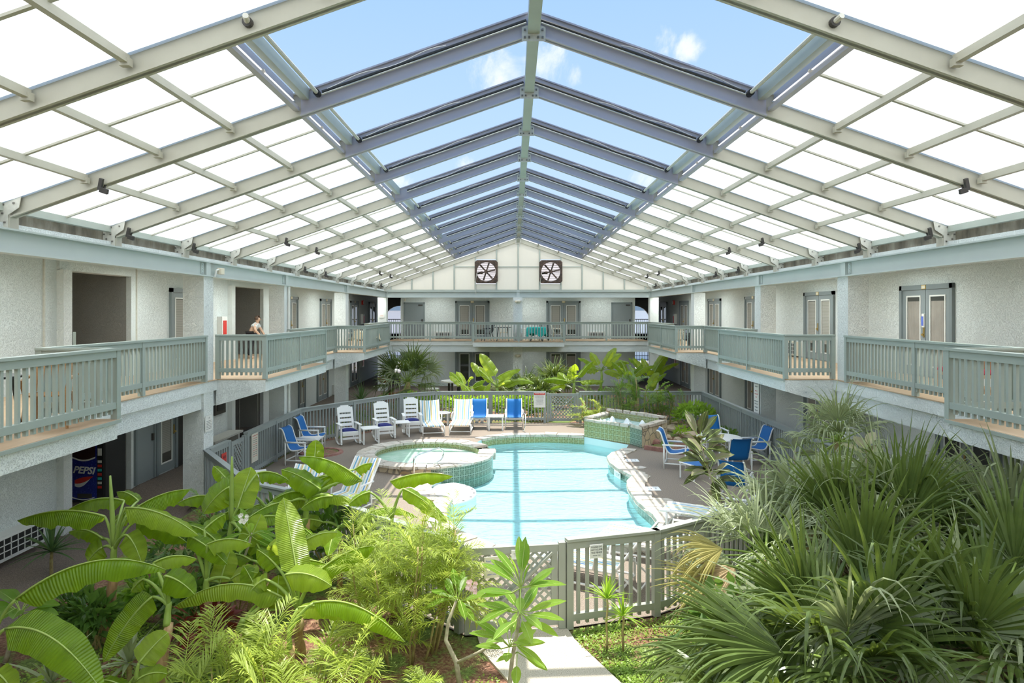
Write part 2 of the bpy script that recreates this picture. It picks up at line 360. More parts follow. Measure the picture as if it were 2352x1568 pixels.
def spa_mat():
    m, nt, p, L = base('aerated_water'); n = nd(nt, 'ShaderNodeTexNoise', Scale=1.0, Detail=9.0, Roughness=.7, Distortion=1.5); L(coords(nt, (1.2, 2.0, 1)), n.inputs['Vector'])
    r = nd(nt, 'ShaderNodeValToRGB'); L(n.outputs['Fac'], r.inputs[0]); el = r.color_ramp.elements
    el[0].position = .42; el[0].color = (.40, .66, .50, 1); el[1].position = .66; el[1].color = (.88, .93, .88, 1); q = el.new(.54); q.color = (.50, .75, .60, 1)
    L(r.outputs[0], p.inputs['Base Color']); p.inputs['Roughness'].default_value = .12
    bp = nd(nt, 'ShaderNodeBump', Strength=.6, Distance=.03); L(n.outputs['Fac'], bp.inputs['Height']); L(bp.outputs[0], p.inputs['Normal']); return m
M['spa_water'] = spa_mat()
def glass_mat():
    m, nt, p, L = base('door_glass'); p.inputs['Base Color'].default_value = (.05, .052, .045, 1); p.inputs['Roughness'].default_value = .05
    p.inputs['Specular IOR Level'].default_value = .6; return m
M['glass'] = glass_mat()
M['blind'] = stripe_mat('blind_slats', [(0, (.33, .32, .28)), (.8, (.20, .19, .165))], 2, 22, 'Object')
M['curtain'] = mat('curtain', (.30, .275, .24), .9, .25, 3)

# ---------------------------------------------------------------- ground, pool basin, deck
FENCE = [(-3.17, 25.4), (-4.34, 24.7), (-6.86, 20.9), (-6.91, 14.6), (-4.96, 11.9), (-3.37, 10.93), (-.88, 8.66), (.40, 8.86), (1.68, 9.24), (2.49, 9.79), (5.0, 11.9), (6.85, 14.6), (6.85, 25.4)]
POOL = [(-1.9, 20.4), (-1.45, 21.5), (-1.3, 22.0), (-.9, 22.45), (-.2, 22.75), (.8, 22.85), (1.6, 22.7), (2.1, 22.5), (3.35, 21.15), (3.15, 20.5), (2.7, 19.9), (2.45, 19.3), (2.42, 18.6), (2.55, 17.8), (2.78, 17.05), (2.55, 16.5), (2.47, 15.9), (2.47, 14.8), (2.62, 13.8), (2.62, 13.2), (2.4, 12.5), (1.8, 11.95), (.6, 11.7), (-.6, 11.95), (-1.3, 12.7), (-1.65, 13.5), (-1.72, 14.3), (-1.66, 14.96), (-2.05, 15.35), (-2.3, 16.0), (-2.3, 16.7), (-2.1, 17.4), (-2.0, 18.2), (-1.5, 19.3)]
def area2(p): return sum(p[i][0] * p[(i + 1) % len(p)][1] - p[(i + 1) % len(p)][0] * p[i][1] for i in range(len(p)))
def flat(outer, holes, z, name, m):
    polys = [[V((x, y, 0)) for x, y in outer]] + [[V((x, y, 0)) for x, y in h] for h in holes]
    tri = tessellate_polygon(polys); pts = [p for q in polys for p in q]
    mb = MB(); mb.add([(p.x, p.y, z) for p in pts], [t if area2([pts[i].xy for i in t]) > 0 else tuple(t)[::-1] for t in tri]); return struct(mb.build(name, m))
flat(FENCE, [POOL], 0.0, 'floor_pool_deck', M['aggregate'])
mb = MB(); mb.box(-40, -8, -1.4, 40, 90, -1.2); struct(mb.build('ground', M['soil']))
# beds (mulch) around the fence, walkways along the rooms, path to the gate
BEDOUT = [(-7.0, -10.5), (7.0, -10.5), (7.0, 35.2), (-7.0, 35.2)]
flat(BEDOUT, [FENCE], -.015, 'ground_bed', M['bed'])
mb = MB(); mb.box(-13, -10.5, -.5, -7.0, 13.6, -.27); mb.add([(-13, 13.6, -.27), (-7, 13.6, -.27), (-7, 16.2, -.005), (-13, 16.2, -.005)], [(0, 1, 2, 3)]); struct(mb.build('floor_left', M['walkway']))
for nm, x0, x1, y0, y1 in (('floor_left', -13, -7.0, 16.2, 47), ('floor_right', 7.0, 13, -10.5, 47), ('floor_back', -7.0, 7.0, 35.2, 47)):
    mb = MB(); mb.box(x0, y0, -.1, x1, y1, -.005); struct(mb.build(nm, M['walkway']))
pth = [(-.75, 8.72), (.42, 8.9), (.50, 8.55), (.92, 7.56), (1.9, 5.2), (.4, 4.6), (-.34, 7.6), (-.66, 8.25)]
mb = MB(); mb.prism(pth, -.05, .015); struct(mb.build('path', M['path']))
# basin
mb = MB(); n = len(POOL)
mb.add([(x, y, .0) for x, y in POOL] + [(x, y, -.48) for x, y in POOL], [(i, (i + 1) % n, n + (i + 1) % n, n + i) for i in range(n)])
tri = [t if area2([POOL[i] for i in t]) > 0 else t[::-1] for t in map(tuple, tessellate_polygon([[V((x, y, 0)) for x, y in POOL]]))]; mb.add([(x, y, -.48) for x, y in POOL], [tuple(t) for t in tri])
struct(mb.build('floor_pool_basin', M['plaster']))
def offs(poly, d, i0, i1):
    """points i0..i1 of a closed ring pushed outward by d"""
    res = []; n = len(poly)
    for i in range(i0, i1 + 1):
        p0, p1, p2 = [V((*poly[(i + k) % n], 0)) for k in (-1, 0, 1)]
        t = ((p1 - p0).normalized() + (p2 - p1).normalized()).normalized()
        res.append(p1 + V((-t.y, t.x, 0)) * d)
    return res
def band(mbx, ring, i0, i1, z0, z1, d=-.012):
    """vertical strip along the ring with metric UVs"""
    P = offs(ring, d, i0, i1); u = 0
    vs, uv, fs = [], [], []
    for k, p in enumerate(P):
        if k: u += (p - P[k - 1]).length
        vs += [(p.x, p.y, z0), (p.x, p.y, z1)]; uv += [(u, 0), (u, z1 - z0)]
    for k in range(len(P) - 1): fs.append((2 * k, 2 * k + 2, 2 * k + 3, 2 * k + 1))
    mbx.add(vs, fs, uv)
def smooth_ring(pts, k=3):
    """subdivide an open run of points with a Catmull-Rom spline"""
    P = [V((x, y, 0)) for x, y in pts]; o = []
    for i in range(len(P) - 1):
        a, b, c, d = P[max(i - 1, 0)], P[i], P[i + 1], P[min(i + 2, len(P) - 1)]
        for s_ in range(k):
            t = s_ / k; o.append(.5 * ((2 * b) + (c - a) * t + (2 * a - 5 * b + 4 * c - d) * t * t + (3 * b - a - 3 * c + d) * t ** 3))
    o.append(P[-1]); return o
mb = MB()
band(mb, POOL, 2, 7, -.26, -.05); struct(mb.build('trim_pool_tile', M['tile']))
mb = MB(); band(mb, POOL, 10, 27, -.26, -.04); struct(mb.build('trim_pool_tile', M['tile_blue']))
# flagstone coping, sides in separate runs
random.seed(4)
def coping(i0, i1, wd):
    mb = MB(); a = offs(POOL, -.05, i0, i1); b = offs(POOL, wd, i0, i1)
    for k in range(len(a) - 1):
        nseg = max(1, round((a[k + 1] - a[k]).length / .42))
        for s_ in range(nseg):
            t0, t1 = s_ / nseg + .012, (s_ + 1) / nseg - .012
            q = [a[k].lerp(a[k + 1], t0), a[k].lerp(a[k + 1], t1), b[k].lerp(b[k + 1], t1), b[k].lerp(b[k + 1], t0)]
            e_ = random.uniform(-.03, .09); q[2] += (q[2] - q[1]).normalized() * e_; q[3] += (q[3] - q[0]).normalized() * random.uniform(-.03, .09)
            mb.prism([(p.x, p.y) for p in q], -.05, .03 + random.uniform(0, .012))
    struct(mb.build('trim_pool_coping', M['coping'], bevel=.008))
coping(2, 7, .30); coping(9, 31, .36)
o = tag(MB().add([(x, y, -.22) for x, y in POOL], [tuple(t) for t in tri]).build('water_surface', M['water']), 'clear turquoise water filling the free-form swimming pool', 'pool water', kind='stuff')
# white sunning step with dark tile dots round its edge
t = thing('pool_step', 'white half-round entry step rising at the side of the pool', 'pool step', (-2.0, 16.1, 0))
arc = [(-2.28 + 1.12 * math.cos(a), 16.2 + 1.12 * math.sin(a)) for a in [math.radians(-62 + k * 9) for k in range(15)]]
mb = MB(); mb.prism(arc + [(-2.25, 17.0), (-2.27, 16.0), (-2.03, 15.4)], -.45, -.19); mb.build('step_block', M['step_white'], t)
for x, y in arc[1:-3:2]: MB().box(x - .09, y - .03, -.192, x - .03, y + .03, -.186).build('marker_tile', M['ink'], t)
# floor mosaic band on the basin
mb = MB(); random.seed(8)
for k in range(46):
    x = -1.15 + k * .078 + random.uniform(-.02, .02)
    if -.12 < x < .22 and random.random() < .7: continue
    y = 13.1 + random.uniform(-.08, .08); r_ = random.uniform(.018, .045); a = random.uniform(0, PI)
    mb.obox((x, y, -.475), (r_ * math.cos(a), r_ * math.sin(a), 0), (-r_ * .6 * math.sin(a), r_ * .6 * math.cos(a), 0), (0, 0, .004))
tag(mb.build('tile_mosaic', M['tile_blue']), 'scattered dark green tile mosaic line across the pool floor', 'tile mosaic', kind='stuff')

# ---------------------------------------------------------------- spa
SC = V((-2.7, 19.1, 0)); N = 56
t = thing('hot_tub', 'round raised spa with stone and green tile wall beside the pool', 'hot tub', (SC.x, SC.y, 0))
def ringwall(r, z0, z1, a0, a1, n, m, name, flip=False):
    mb = MB(); vs, uv = [], []
    for k in range(n + 1):
        a = a0 + (a1 - a0) * k / n; p = SC + V((r * math.cos(a), r * math.sin(a), 0)); u = r * a
        vs += [(p.x, p.y, z0), (p.x, p.y, z1)]; uv += [(u, 0), (u, z1 - z0)]
    fs = [(2 * k, 2 * k + 2, 2 * k + 3, 2 * k + 1) for k in range(n)]
    mb.add(vs, fs, uv); return mb.build(name, m, t)
R_ = math.radians
ringwall(1.86, -.95, .17, R_(-80), R_(55), 26, M['tile_blue'], 'tile_wall')
ringwall(1.86, -.30, .17, R_(55), R_(280), 40, M['stone'], 'stone_wall')
ringwall(1.50, -.30, .17, 0, 2 * PI, 56, M['tile'], 'inner_tile')
mb = MB(); random.seed(2); k = 0; a = 0
while a < 360 - 8:
    da = random.uniform(9, 15)
    if a + da > 352: da = 360 - a
    i0, i1 = R_(a + .4), R_(a + da - .4)
    if not 12 < a < 26:
        ri, ro = 1.46 + random.uniform(-.02, .02), 1.92 + random.uniform(-.02, .05)
        q = [(SC.x + r * math.cos(x), SC.y + r * math.sin(x)) for r, x in ((ri, i0), (ro, i0), (ro, (i0 + i1) / 2), (ro, i1), (ri, i1), (ri, (i0 + i1) / 2))]
        mb.prism(q, .15, .20 + random.uniform(0, .02))
    a += da
mb.build('coping_stones', M['coping'], t, bevel=.01)
mb = MB(); mb.disc((SC.x, SC.y, .02), 1.5, 48); mb.build('bubbling_water', M['spa_water'], t, label='milky green aerated water')
mb = MB(); mb.box(-1.17, 19.45, -.1, -.78, 20.0, .10); mb.box(-1.2, 19.5, .10, -.80, 19.95, .13); mb.build('spillway', M['coping'], t, bevel=.01)

# raised fountain trough at the back right
A_, B_, C_, D_, E_ = (2.1, 22.5), (3.4, 21.2), (3.66, 20.6), (4.73, 21.9), (3.0, 23.8)
t = thing('raised_fountain', 'raised water trough faced with green tile and rubble stone behind the pool', 'fountain', (3.4, 22.2, 0))
def face(p, q, z0, z1, m, name, d=.0):
    l = (V(q) - V(p)).length
    MB().add([(*p, z0), (*q, z0), (*q, z1), (*p, z1)], [(0, 1, 2, 3)], [(0, 0), (l, 0), (l, z1 - z0), (0, z1 - z0)]).build(name, m, t)
face(A_, B_, -.95, .58, M['tile'], 'tile_face'); face(B_, C_, -.95, .62, M['tile_blue'], 'tile_corner')
face(C_, D_, -.2, .64, M['stone'], 'stone_face'); face(D_, E_, -.2, .78, M['stone'], 'stone_back'); face(E_, A_, -.2, .64, M['stone'], 'stone_side')
def inset(poly, d):
    c = sum((V((*p, 0)) for p in poly), V()) / len(poly); return [tuple((V((*p, 0)).lerp(c, d)).xy) for p in poly]
ring = [A_, B_, C_, D_, E_]; inn = inset(ring, .2)
for i in (3, 2):
    p, q = inn[i], inn[(i + 1) % 5]; face(p, q, .3, .72 if i == 3 else .62, M['tile'], 'inner_tile')
face(inn[4], inn[0], .3, .62, M['tile'], 'inner_tile')
mb = MB()
for i in range(5):
    p, q, pi_, qi = [V((*x, 0)) for x in (ring[i], ring[(i + 1) % 5], inn[i], inn[(i + 1) % 5])]
    ns = max(2, round((q - p).length / .38)); zt = (.60, .63, .66, .78, .66)[i]
    for s_ in range(ns):
        t0, t1 = s_ / ns + .01, (s_ + 1) / ns - .01
        qd = [p.lerp(q, t0), p.lerp(q, t1), pi_.lerp(qi, t1), pi_.lerp(qi, t0)]
        out_ = (p + q) / 2 - (pi_ + qi) / 2; out_.normalize()
        qd[0] += out_ * random.uniform(0, .05); qd[1] += out_ * random.uniform(0, .05)
        mb.prism([(x.x, x.y) for x in qd], zt - .07, zt + random.uniform(0, .025))
mb.build('cap_stones', M['coping'], t, bevel=.01)
mb = MB(); MT = M['spa_water'].copy(); M['trough_water'] = MT
for n_ in MT.node_tree.nodes:
    if n_.type == 'VALTORGB':
        for q_, c_ in zip(n_.color_ramp.elements, ((.45, .66, .66), (.62, .82, .82), (.9, .95, .95))): q_.color = rgb(c_)
mb.add([(*p, .50) for p in inn], [(0, 1, 2, 3, 4) if area2(inn) > 0 else (4, 3, 2, 1, 0)]); mb.build('trough_water', MT, t)
foam = mat('foam', (.92, .96, .96), .5, .03, 8)
for k in range(4):
    p = V((2.62 + .42 * k, 22.95 - .42 * k, .5)); mb = MB()
    mb.lathe([(.12, 0), (.10, .05), (.065, .13), (.035, .17), (.001, .19)], p, 9)
    for q in range(4): mb.lathe([(.04, 0), (.03, .03), (.001, .05)], p + V((random.uniform(-.15, .15), random.uniform(-.12, .12), 0)), 6)
    mb.build('water_jet', foam, t, smooth=True)

# ---------------------------------------------------------------- building: walls, slabs, columns, beams
def sbox(name, x0, y0, z0, x1, y1, z1, m): return struct(MB().box(x0, y0, z0, x1, y1, z1).build(name, m))
WX = 9.3
for sx, side in ((-1, 'left'), (1, 'right')):
    gaps = [(13.6, 15.95), (21.6, 24.4)] if sx < 0 else []
    y = -10.5
    for g0, g1 in gaps + [(47, 47)]:
        sbox('wall_' + side, sx * WX, y, -.6, sx * (WX + .12), g0, 5.24, M['stucco'])
        if g0 < 47:
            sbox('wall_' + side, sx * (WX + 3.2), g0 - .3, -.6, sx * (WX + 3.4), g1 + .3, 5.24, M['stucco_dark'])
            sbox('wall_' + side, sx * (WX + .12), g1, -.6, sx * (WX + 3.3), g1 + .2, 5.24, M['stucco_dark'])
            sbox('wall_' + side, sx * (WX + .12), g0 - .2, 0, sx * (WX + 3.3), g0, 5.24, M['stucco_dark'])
            sbox('floor_' + side, sx * WX, g0, F - .28, sx * (WX + 3.3), g1, F, M['board'])
            sbox('trim_13', sx * (WX - .06), g0 - .26, 4.99, sx * (WX + .25), g1, 5.24, M['stucco'])
            # pilaster beside the opening
            sbox('trim_1', sx * WX, g0 - .26, -.5, sx * (WX - .14), g0, 5.0, M['stucco_white'])
        y = g1
    # upper walkway slab, boards, fascia and the beam under it
    sbox('floor_' + side, sx * WX, -10.5, F - .25, sx * 6.945, 47, F - .02, M['stucco_white'])
    sbox('floor_' + side, sx * WX, -10.5, F - .02, sx * 6.925, 47, F, M['board'])
    sbox('beam', sx * 7.36, -10.5, F - .60, sx * 7.02, 35.6, F - .25, M['stucco_white'])
    for (y0, y1) in ((1.5, 9.5), (15.2, 20.1), (25.3, 30.4)):
        sbox('floor_' + side, sx * 6.97, y0, F - .28, sx * 5.85, y1, F - .025, M['stucco_white'])
        sbox('floor_' + side, sx * 6.93, y0 - .01, F - .025, sx * 5.82, y1 + .01, F, M['board'])
        sbox('trim_2', sx * 5.84, y0 - .02, F - .05, sx * 5.80, y1 + .02, F - .005, M['rail'])
        MBp = MB()   # sloping soffit under the bay
        pts = [(sx * 6.97, F - .60), (sx * 6.97, F - .28), (sx * 5.86, F - .28)]
        MBp.add([(x, y0, z) for x, z in pts] + [(x, y1, z) for x, z in pts], [(0, 1, 2), (3, 5, 4), (0, 2, 5, 3), (0, 3, 4, 1), (1, 4, 5, 2)])
        struct(MBp.build('trim_3', M['stucco_white']))
    # soffit / solid roof over the walkway and the steel edge beam
    sbox('ceiling_' + side, sx * 7.14, -10.5, 5.22, sx * 13.0, 47, 5.36, M['stucco'])
    b = MB(); b.box(sx * 7.03, -10.5, 4.93, sx * 7.00, 35.8, 5.26)
    b.box(sx * 7.12, -10.5, 4.93, sx * 6.90, 35.8, 4.955); b.box(sx * 7.12, -10.5, 5.235, sx * 6.90, 35.8, 5.26); struct(b.build('beam', M['beam']))
    for ys in (14.75, 19.9, 27.2, 35.7):
        b = MB(); b.box(sx * 7.0, ys - .10, 4.95, sx * 6.93, ys + .10, 5.24); b.box(sx * 7.0, ys - .24, 4.98, sx * 6.975, ys - .14, 5.21)
        for k in range(4): b.box(sx * 6.975, ys - .205, 5.0 + .055 * k, sx * 6.962, ys - .175, 5.025 + .055 * k)
        struct(b.build('beam_splice', M['beam']))
    for y0 in (9.2 - 3.8, 14.6, 19.75, 27.0, 35.65):
        if y0 < 9: continue
        sbox('column', sx * 6.97, y0, 0, sx * 7.42, y0 + .47, 4.93, M['stucco_white'])
# far wall with corner passages
WY = 38.0
sbox('wall_back', -6.6, WY, 0, 6.6, WY + .25, 5.24, M['stucco'])
for sx, side in ((-1, 'left'), (1, 'right')):
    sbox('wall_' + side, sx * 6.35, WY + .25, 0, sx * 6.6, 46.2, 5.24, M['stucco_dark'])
    # arched end wall of the passage, upper floor; iron bars below
    b = MB(); r = 1.1; xc = sx * 7.95; zt = 5.24
    pts = [(xc - 1.35, F), (xc - r, F), (xc - r, 3.55)] + [(xc - r * math.cos(a), 3.55 + r * .95 * math.sin(a)) for a in [PI * k / 14 for k in range(1, 14)]] + [(xc + r, 3.55), (xc + r, F), (xc + 1.35, F), (xc + 1.35, zt), (xc - 1.35, zt)]
    tri = tessellate_polygon([[V((x, z, 0)) for x, z in pts]])
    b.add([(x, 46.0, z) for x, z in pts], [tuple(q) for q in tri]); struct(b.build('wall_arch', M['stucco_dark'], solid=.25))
    tg = thing('iron_gate', 'barred iron gate closing the ground passage at the far %s corner' % side, 'gate', (xc, 45.9, 0))
    b = MB()
    for k in range(15): b.tube([(xc - 1.3 + k * .186, 45.9, 0), (xc - 1.3 + k * .186, 45.9, 2.35)], .014, 6)
    b.build('bar_grille', M['iron'], tg); b = MB()
    for z in (.15, 1.2, 2.3): b.box(xc - 1.34, 45.88, z - .02, xc + 1.34, 45.92, z + .02)
    b.build('cross_rails', M['iron'], tg)
    tr_ = thing('iron_railing', 'black iron railing across the arched opening at the far %s corner' % side, 'railing', (xc, 45.8, F))
    b = MB()
    for k in range(19): b.tube([(xc - 1.3 + k * .145, 45.8, F), (xc - 1.3 + k * .145, 45.8, F + 1.02)], .013, 6)
    b.build('bar_grille', M['iron'], tr_); b = MB(); b.box(xc - 1.34, 45.77, F + 1.0, xc + 1.34, 45.83, F + 1.05); b.box(xc - 1.34, 45.78, F + .06, xc + 1.34, 45.82, F + .1); b.build('top_rail', M['iron'], tr_)
sbox('floor_back', -9.3, 35.75, F - .25, 9.3, 47, F - .02, M['stucco_white']); sbox('floor_back', -9.3, 35.71, F - .02, 9.3, 47, F, M['board'])
sbox('beam', -7.0, 35.80, F - .60, 7.0, 36.1, F - .25, M['stucco'])
sbox('floor_back', -2.32, 34.45, F - .26, 2.35, 35.75, F - .02, M['stucco_white']); sbox('floor_back', -2.34, 34.42, F - .02, 2.37, 35.75, F, M['board'])
sbox('ceiling_back', -13, 36.13, 5.22, 13, 47, 5.36, M['stucco'])
b = MB(); b.box(-7.0, 36.0, 4.93, 7.0, 36.03, 5.26); b.box(-7, 35.9, 4.93, 7, 36.13, 4.955); b.box(-7, 35.9, 5.235, 7, 36.13, 5.26); b.box(-.08, 35.92, 4.95, .08, 36.0, 5.32); struct(b.build('beam', M['beam']))
sbox('column', -.26, 35.66, 0, .22, 36.1, 4.93, M['stucco_white'])
# the wall behind the viewer closes the court
sbox('wall_front', -13, -10.7, 0, 13, -10.5, 8.5, M['stucco'])

# ---------------------------------------------------------------- roof
SL = .35
def zb(x): return 7.9 - SL * abs(x)
FR = [36.0 - 2.44 * k for k in range(20)]
XK, XO = 7.08, 3.1
def raft(x0, x1, Y, m, name, dep=.33, tf=.05):
    b = MB()
    for zo, h, wd in ((dep / 2, dep, .05), (.011, .022, .13), (dep - .011, .022, .13)):
        for (xa, xb) in ((x0, x1),):
            za, zc = zb(xa) + zo, zb(xb) + zo
            b.add([(xa, Y - wd / 2, za - h / 2), (xa, Y + wd / 2, za - h / 2), (xa, Y - wd / 2, za + h / 2), (xa, Y + wd / 2, za + h / 2),
                   (xb, Y - wd / 2, zc - h / 2), (xb, Y + wd / 2, zc - h / 2), (xb, Y - wd / 2, zc + h / 2), (xb, Y + wd / 2, zc + h / 2)],
                  [(0, 2, 3, 1), (4, 5, 7, 6), (0, 1, 5, 4), (2, 6, 7, 3), (0, 4, 6, 2), (1, 3, 7, 5)])
    return b
for k, Y in enumerate(FR):
    op = 1 <= k <= 12     # frames that cross the open bays
    for sx in (-1, 1):
        if op and k <= 11:
            struct(raft(sx * XK, sx * (XO + .05), Y, M['rafter'], '').build('roof_beam', M['rafter']))
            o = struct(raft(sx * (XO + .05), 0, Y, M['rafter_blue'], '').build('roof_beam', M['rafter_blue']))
            b = MB(); xa, xb = sx * 2.85, sx * .1
            b.tube([(xa, Y - .07, zb(xa) + .215), (xb, Y - .07, zb(xb) + .215)], .022, 7); b.build('drive_rod', M['rod'], o)
            b = MB(); b.tube([(xa, Y - .09, zb(xa) + .175), (xb, Y - .09, zb(xb) + .175)], .012, 6); b.build('guide_rail', M['plate'], o)
            if k % 2 == 1 or k > 7:
                b = MB(); c = sx * 2.78
                b.tube([(c + (i / 12) * -sx * 1.6, Y - .08, zb(c - sx * 1.6 * i / 12) + .23 + .05 * math.sin(PI * (i % 7) / 6.5) ** 2) for i in range(13)], .006, 5); b.build('loose_cable', M['white_trim'], o)
        else:
            struct(raft(sx * XK, 0, Y, M['rafter'], '').build('roof_beam', M['rafter']))
        # knee leg and bolted gusset
        b = MB(); b.box(sx * 7.34, Y - .065, 5.26, sx * 7.06, Y + .10, 5.78); struct(b.build('roof_post', M['rafter']))
        g = [(7.36, 5.36), (7.36, 5.72), (7.16, 5.80), (6.90, 5.72), (6.93, 5.56), (7.08, 5.46), (7.08, 5.27), (7.20, 5.27), (7.24, 5.36)]
        b = MB(); vs = [(sx * x, Y - .075, z) for x, z in g] + [(sx * x, Y - .067, z) for x, z in g]; n = len(g)
        tri = tessellate_polygon([[V((x, z, 0)) for x, z in g]])
        b.add(vs, [tuple(q) for q in tri] + [(i, (i + 1) % n, n + (i + 1) % n, n + i) for i in range(n)]); o = struct(b.build('roof_plate', M['plate']))
        if Y > 8:
            b = MB()
            for (x, z) in ((7.30, 5.68), (7.18, 5.72), (7.05, 5.70), (7.28, 5.58), (7.14, 5.60), (7.0, 5.62), (7.26, 5.48), (7.15, 5.48), (7.22, 5.40), (7.12, 5.36)):
                b.box(sx * x - .012, Y - .088, z - .012, sx * x + .012, Y - .075, z + .012)
            b.build('bolts', M['bolt'], o)
    # apex plate
    b = MB(); g = [(-.16, 7.80), (-.16, 7.99), (0, 8.04), (.16, 7.99), (.16, 7.80)]
    b.add([(x, Y - .075, z) for x, z in g] + [(x, Y - .066, z) for x, z in g], [(0, 1, 2, 3, 4)] + [(i, (i + 1) % 5, 5 + (i + 1) % 5, 5 + i) for i in range(5)])
    if Y > 6: 
        o = struct(b.build('roof_plate', M['plate'])); b = MB()
        for x in (-.12, -.06, .06, .12):
            for z in (7.85, 7.95): b.box(x - .014, Y - .09, z - .014, x + .014, Y - .075, z + .014)
        b.build('bolts', M['bolt'], o)
for a, c in zip(FR[1:], FR[:-1]):
    struct(MB().box(-.08, a + .07, 7.90, .08, c - .07, 8.12).build('roof_ridge', M['track']))
    for sx in (-1, 1):
        for i, x in enumerate((6.03, 5.05, 4.08)):
            z = zb(x)
            b = MB(); b.box(sx * x - .035, a + .06, z + .12, sx * x + .035, c - .06, z + .14); b.box(sx * x - .02, a + .06, z + .14, sx * x + .02, c - .06, z + .215)
            b.box(sx * x - .05, c - .13, z + .09, sx * x + .05, c - .06, z + .17)
            struct(b.build('roof_purlin', M['rafter']))
        struct(MB().box(sx * 7.24, a + .1, 5.52, sx * 7.14, c - .07, 5.64).build('roof_eave_trim', M['track']))
        b = MB(); P = [(sx * (7.27 + (.025 if q % 2 else 0)), a + q * (c - a) / 12) for q in range(13)]
        for z0, z1 in ((5.2, 5.57),):
            b.add([(x, y, z) for z in (z0, z1) for x, y in P], [(q, q + 1, 14 + q, 13 + q) for q in range(12)])
        struct(b.build('wall_eave_sheet', M['sheet']))
        # roofing, two sheets a bay with a joint bar between them
        mid = (a + c) / 2
        for (y0, y1) in ((a, mid), (mid, c)):
            xs = [(7.3, XO + .12)]
            if c > 35 or a < 6.0: xs.append((XO + .12, 0))
            for (xa, xb) in xs:
                b = MB(); b.add([(sx * x, y, zb(x) + .225) for x, y in ((xa, y0), (xb, y0), (xb, y1), (xa, y1))], [(0, 1, 2, 3)])
                struct(b.build('roof_panel', M['panel']))
        xb = 0 if (c > 35 or a < 6) else XO + .1
        b = MB(); b.beam((sx * 7.2, mid, zb(7.2) + .215), (sx * xb, mid, zb(xb) + .215), .045, .03); struct(b.build('roof_joint_bar', M['rafter']))
        if c > 35 or a < 6:
            for x in (2.1, 1.05): struct(MB().box(sx * x - .03, a + .06, zb(x) + .12, sx * x + .03, c - .06, zb(x) + .2).build('roof_purlin', M['rafter']))
        if 1 <= FR.index(a) <= 12 and c < 35:
            # edge of the opening: gutter, rail and the sliding panel's drive tube
            z = zb(XO)
            b = MB(); b.box(sx * (XO + .14), a + .05, z + .05, sx * (XO + .06), c - .05, z + .10); b.box(sx * (XO + .16), a + .05, z + .10, sx * (XO + .14), c - .05, z + .30)
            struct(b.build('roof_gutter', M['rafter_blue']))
            b = MB(); b.box(sx * (XO + .03), a + .05, z + .20, sx * (XO - .07), c - .05, z + .30); b.box(sx * (XO - .07), a + .05, z + .30, sx * (XO - .03), c - .05, z + .36); struct(b.build('roof_rail', M['track']))
            if FR.index(a) not in (5, 9) or sx > 0:
                b = MB(); b.tube([(sx * (XO - .2), a + .02, z + .27), (sx * (XO - .2), c - .08, z + .27)], .026, 8); o = struct(b.build('roof_drive_tube', M['plate']))
                b = MB(); b.lathe([(.001, -.05), (.045, -.05), (.045, .05), (.001, .05)], (0, 0, 0), 10)
                q = b.build('bearing', M['black'], o); q.matrix_parent_inverse = Matrix(); q.rotation_euler = (PI / 2, 0, 0); q.location = (sx * (XO - .2), c - .12, z + .27)
# gable end
for i in range(-6, 7):
    if i: 
        x = i * 1.13 + (.02 if i > 0 else -.02); 
        if abs(x) < 6.9: struct(MB().box(x - .035, 35.96, 5.26, x + .035, 36.05, zb(x) + .03).build('trim_4', M['track']))
gp = lambda x0, x1, z0=None: [(x0, z0 or 5.3), (x1, z0 or 5.3), (x1, zb(x1)), (x0, zb(x0))]
edges = [-7.05] + [i * 1.13 for i in range(-6, 7)] + [7.05]
for x0, x1 in zip(edges[:-1], edges[1:]):
    fan = (-2.3 < (x0 + x1) / 2 < -1.1) or (1.1 < (x0 + x1) / 2 < 2.3)
    if fan:
        rects = [[(x0, 5.3), (x1, 5.3), (x1, 5.66), (x0, 5.66)], [(x0, 6.97), (x1, 6.97), (x1, zb(x1)), (x0, zb(x0))]]
    else: rects = [gp(x0, x1)]
    for g in rects:
        struct(MB().add([(x, 36.02, z) for x, z in g], [(0, 1, 2, 3)]).build('wall_gable_panel', M['gable_panel']))
    if abs((x0 + x1) / 2) < 3.5 and not fan: struct(MB().box(x0, 35.98, 6.55, x1, 36.04, 6.60).build('trim_5', M['track']))
struct(MB().box(-.035, 35.95, 5.26, .035, 36.05, 7.95).build('trim_6', M['track'])); struct(MB().box(-7.05, 35.94, 5.26, 7.05, 36.06, 5.36).build('trim_7', M['track']))
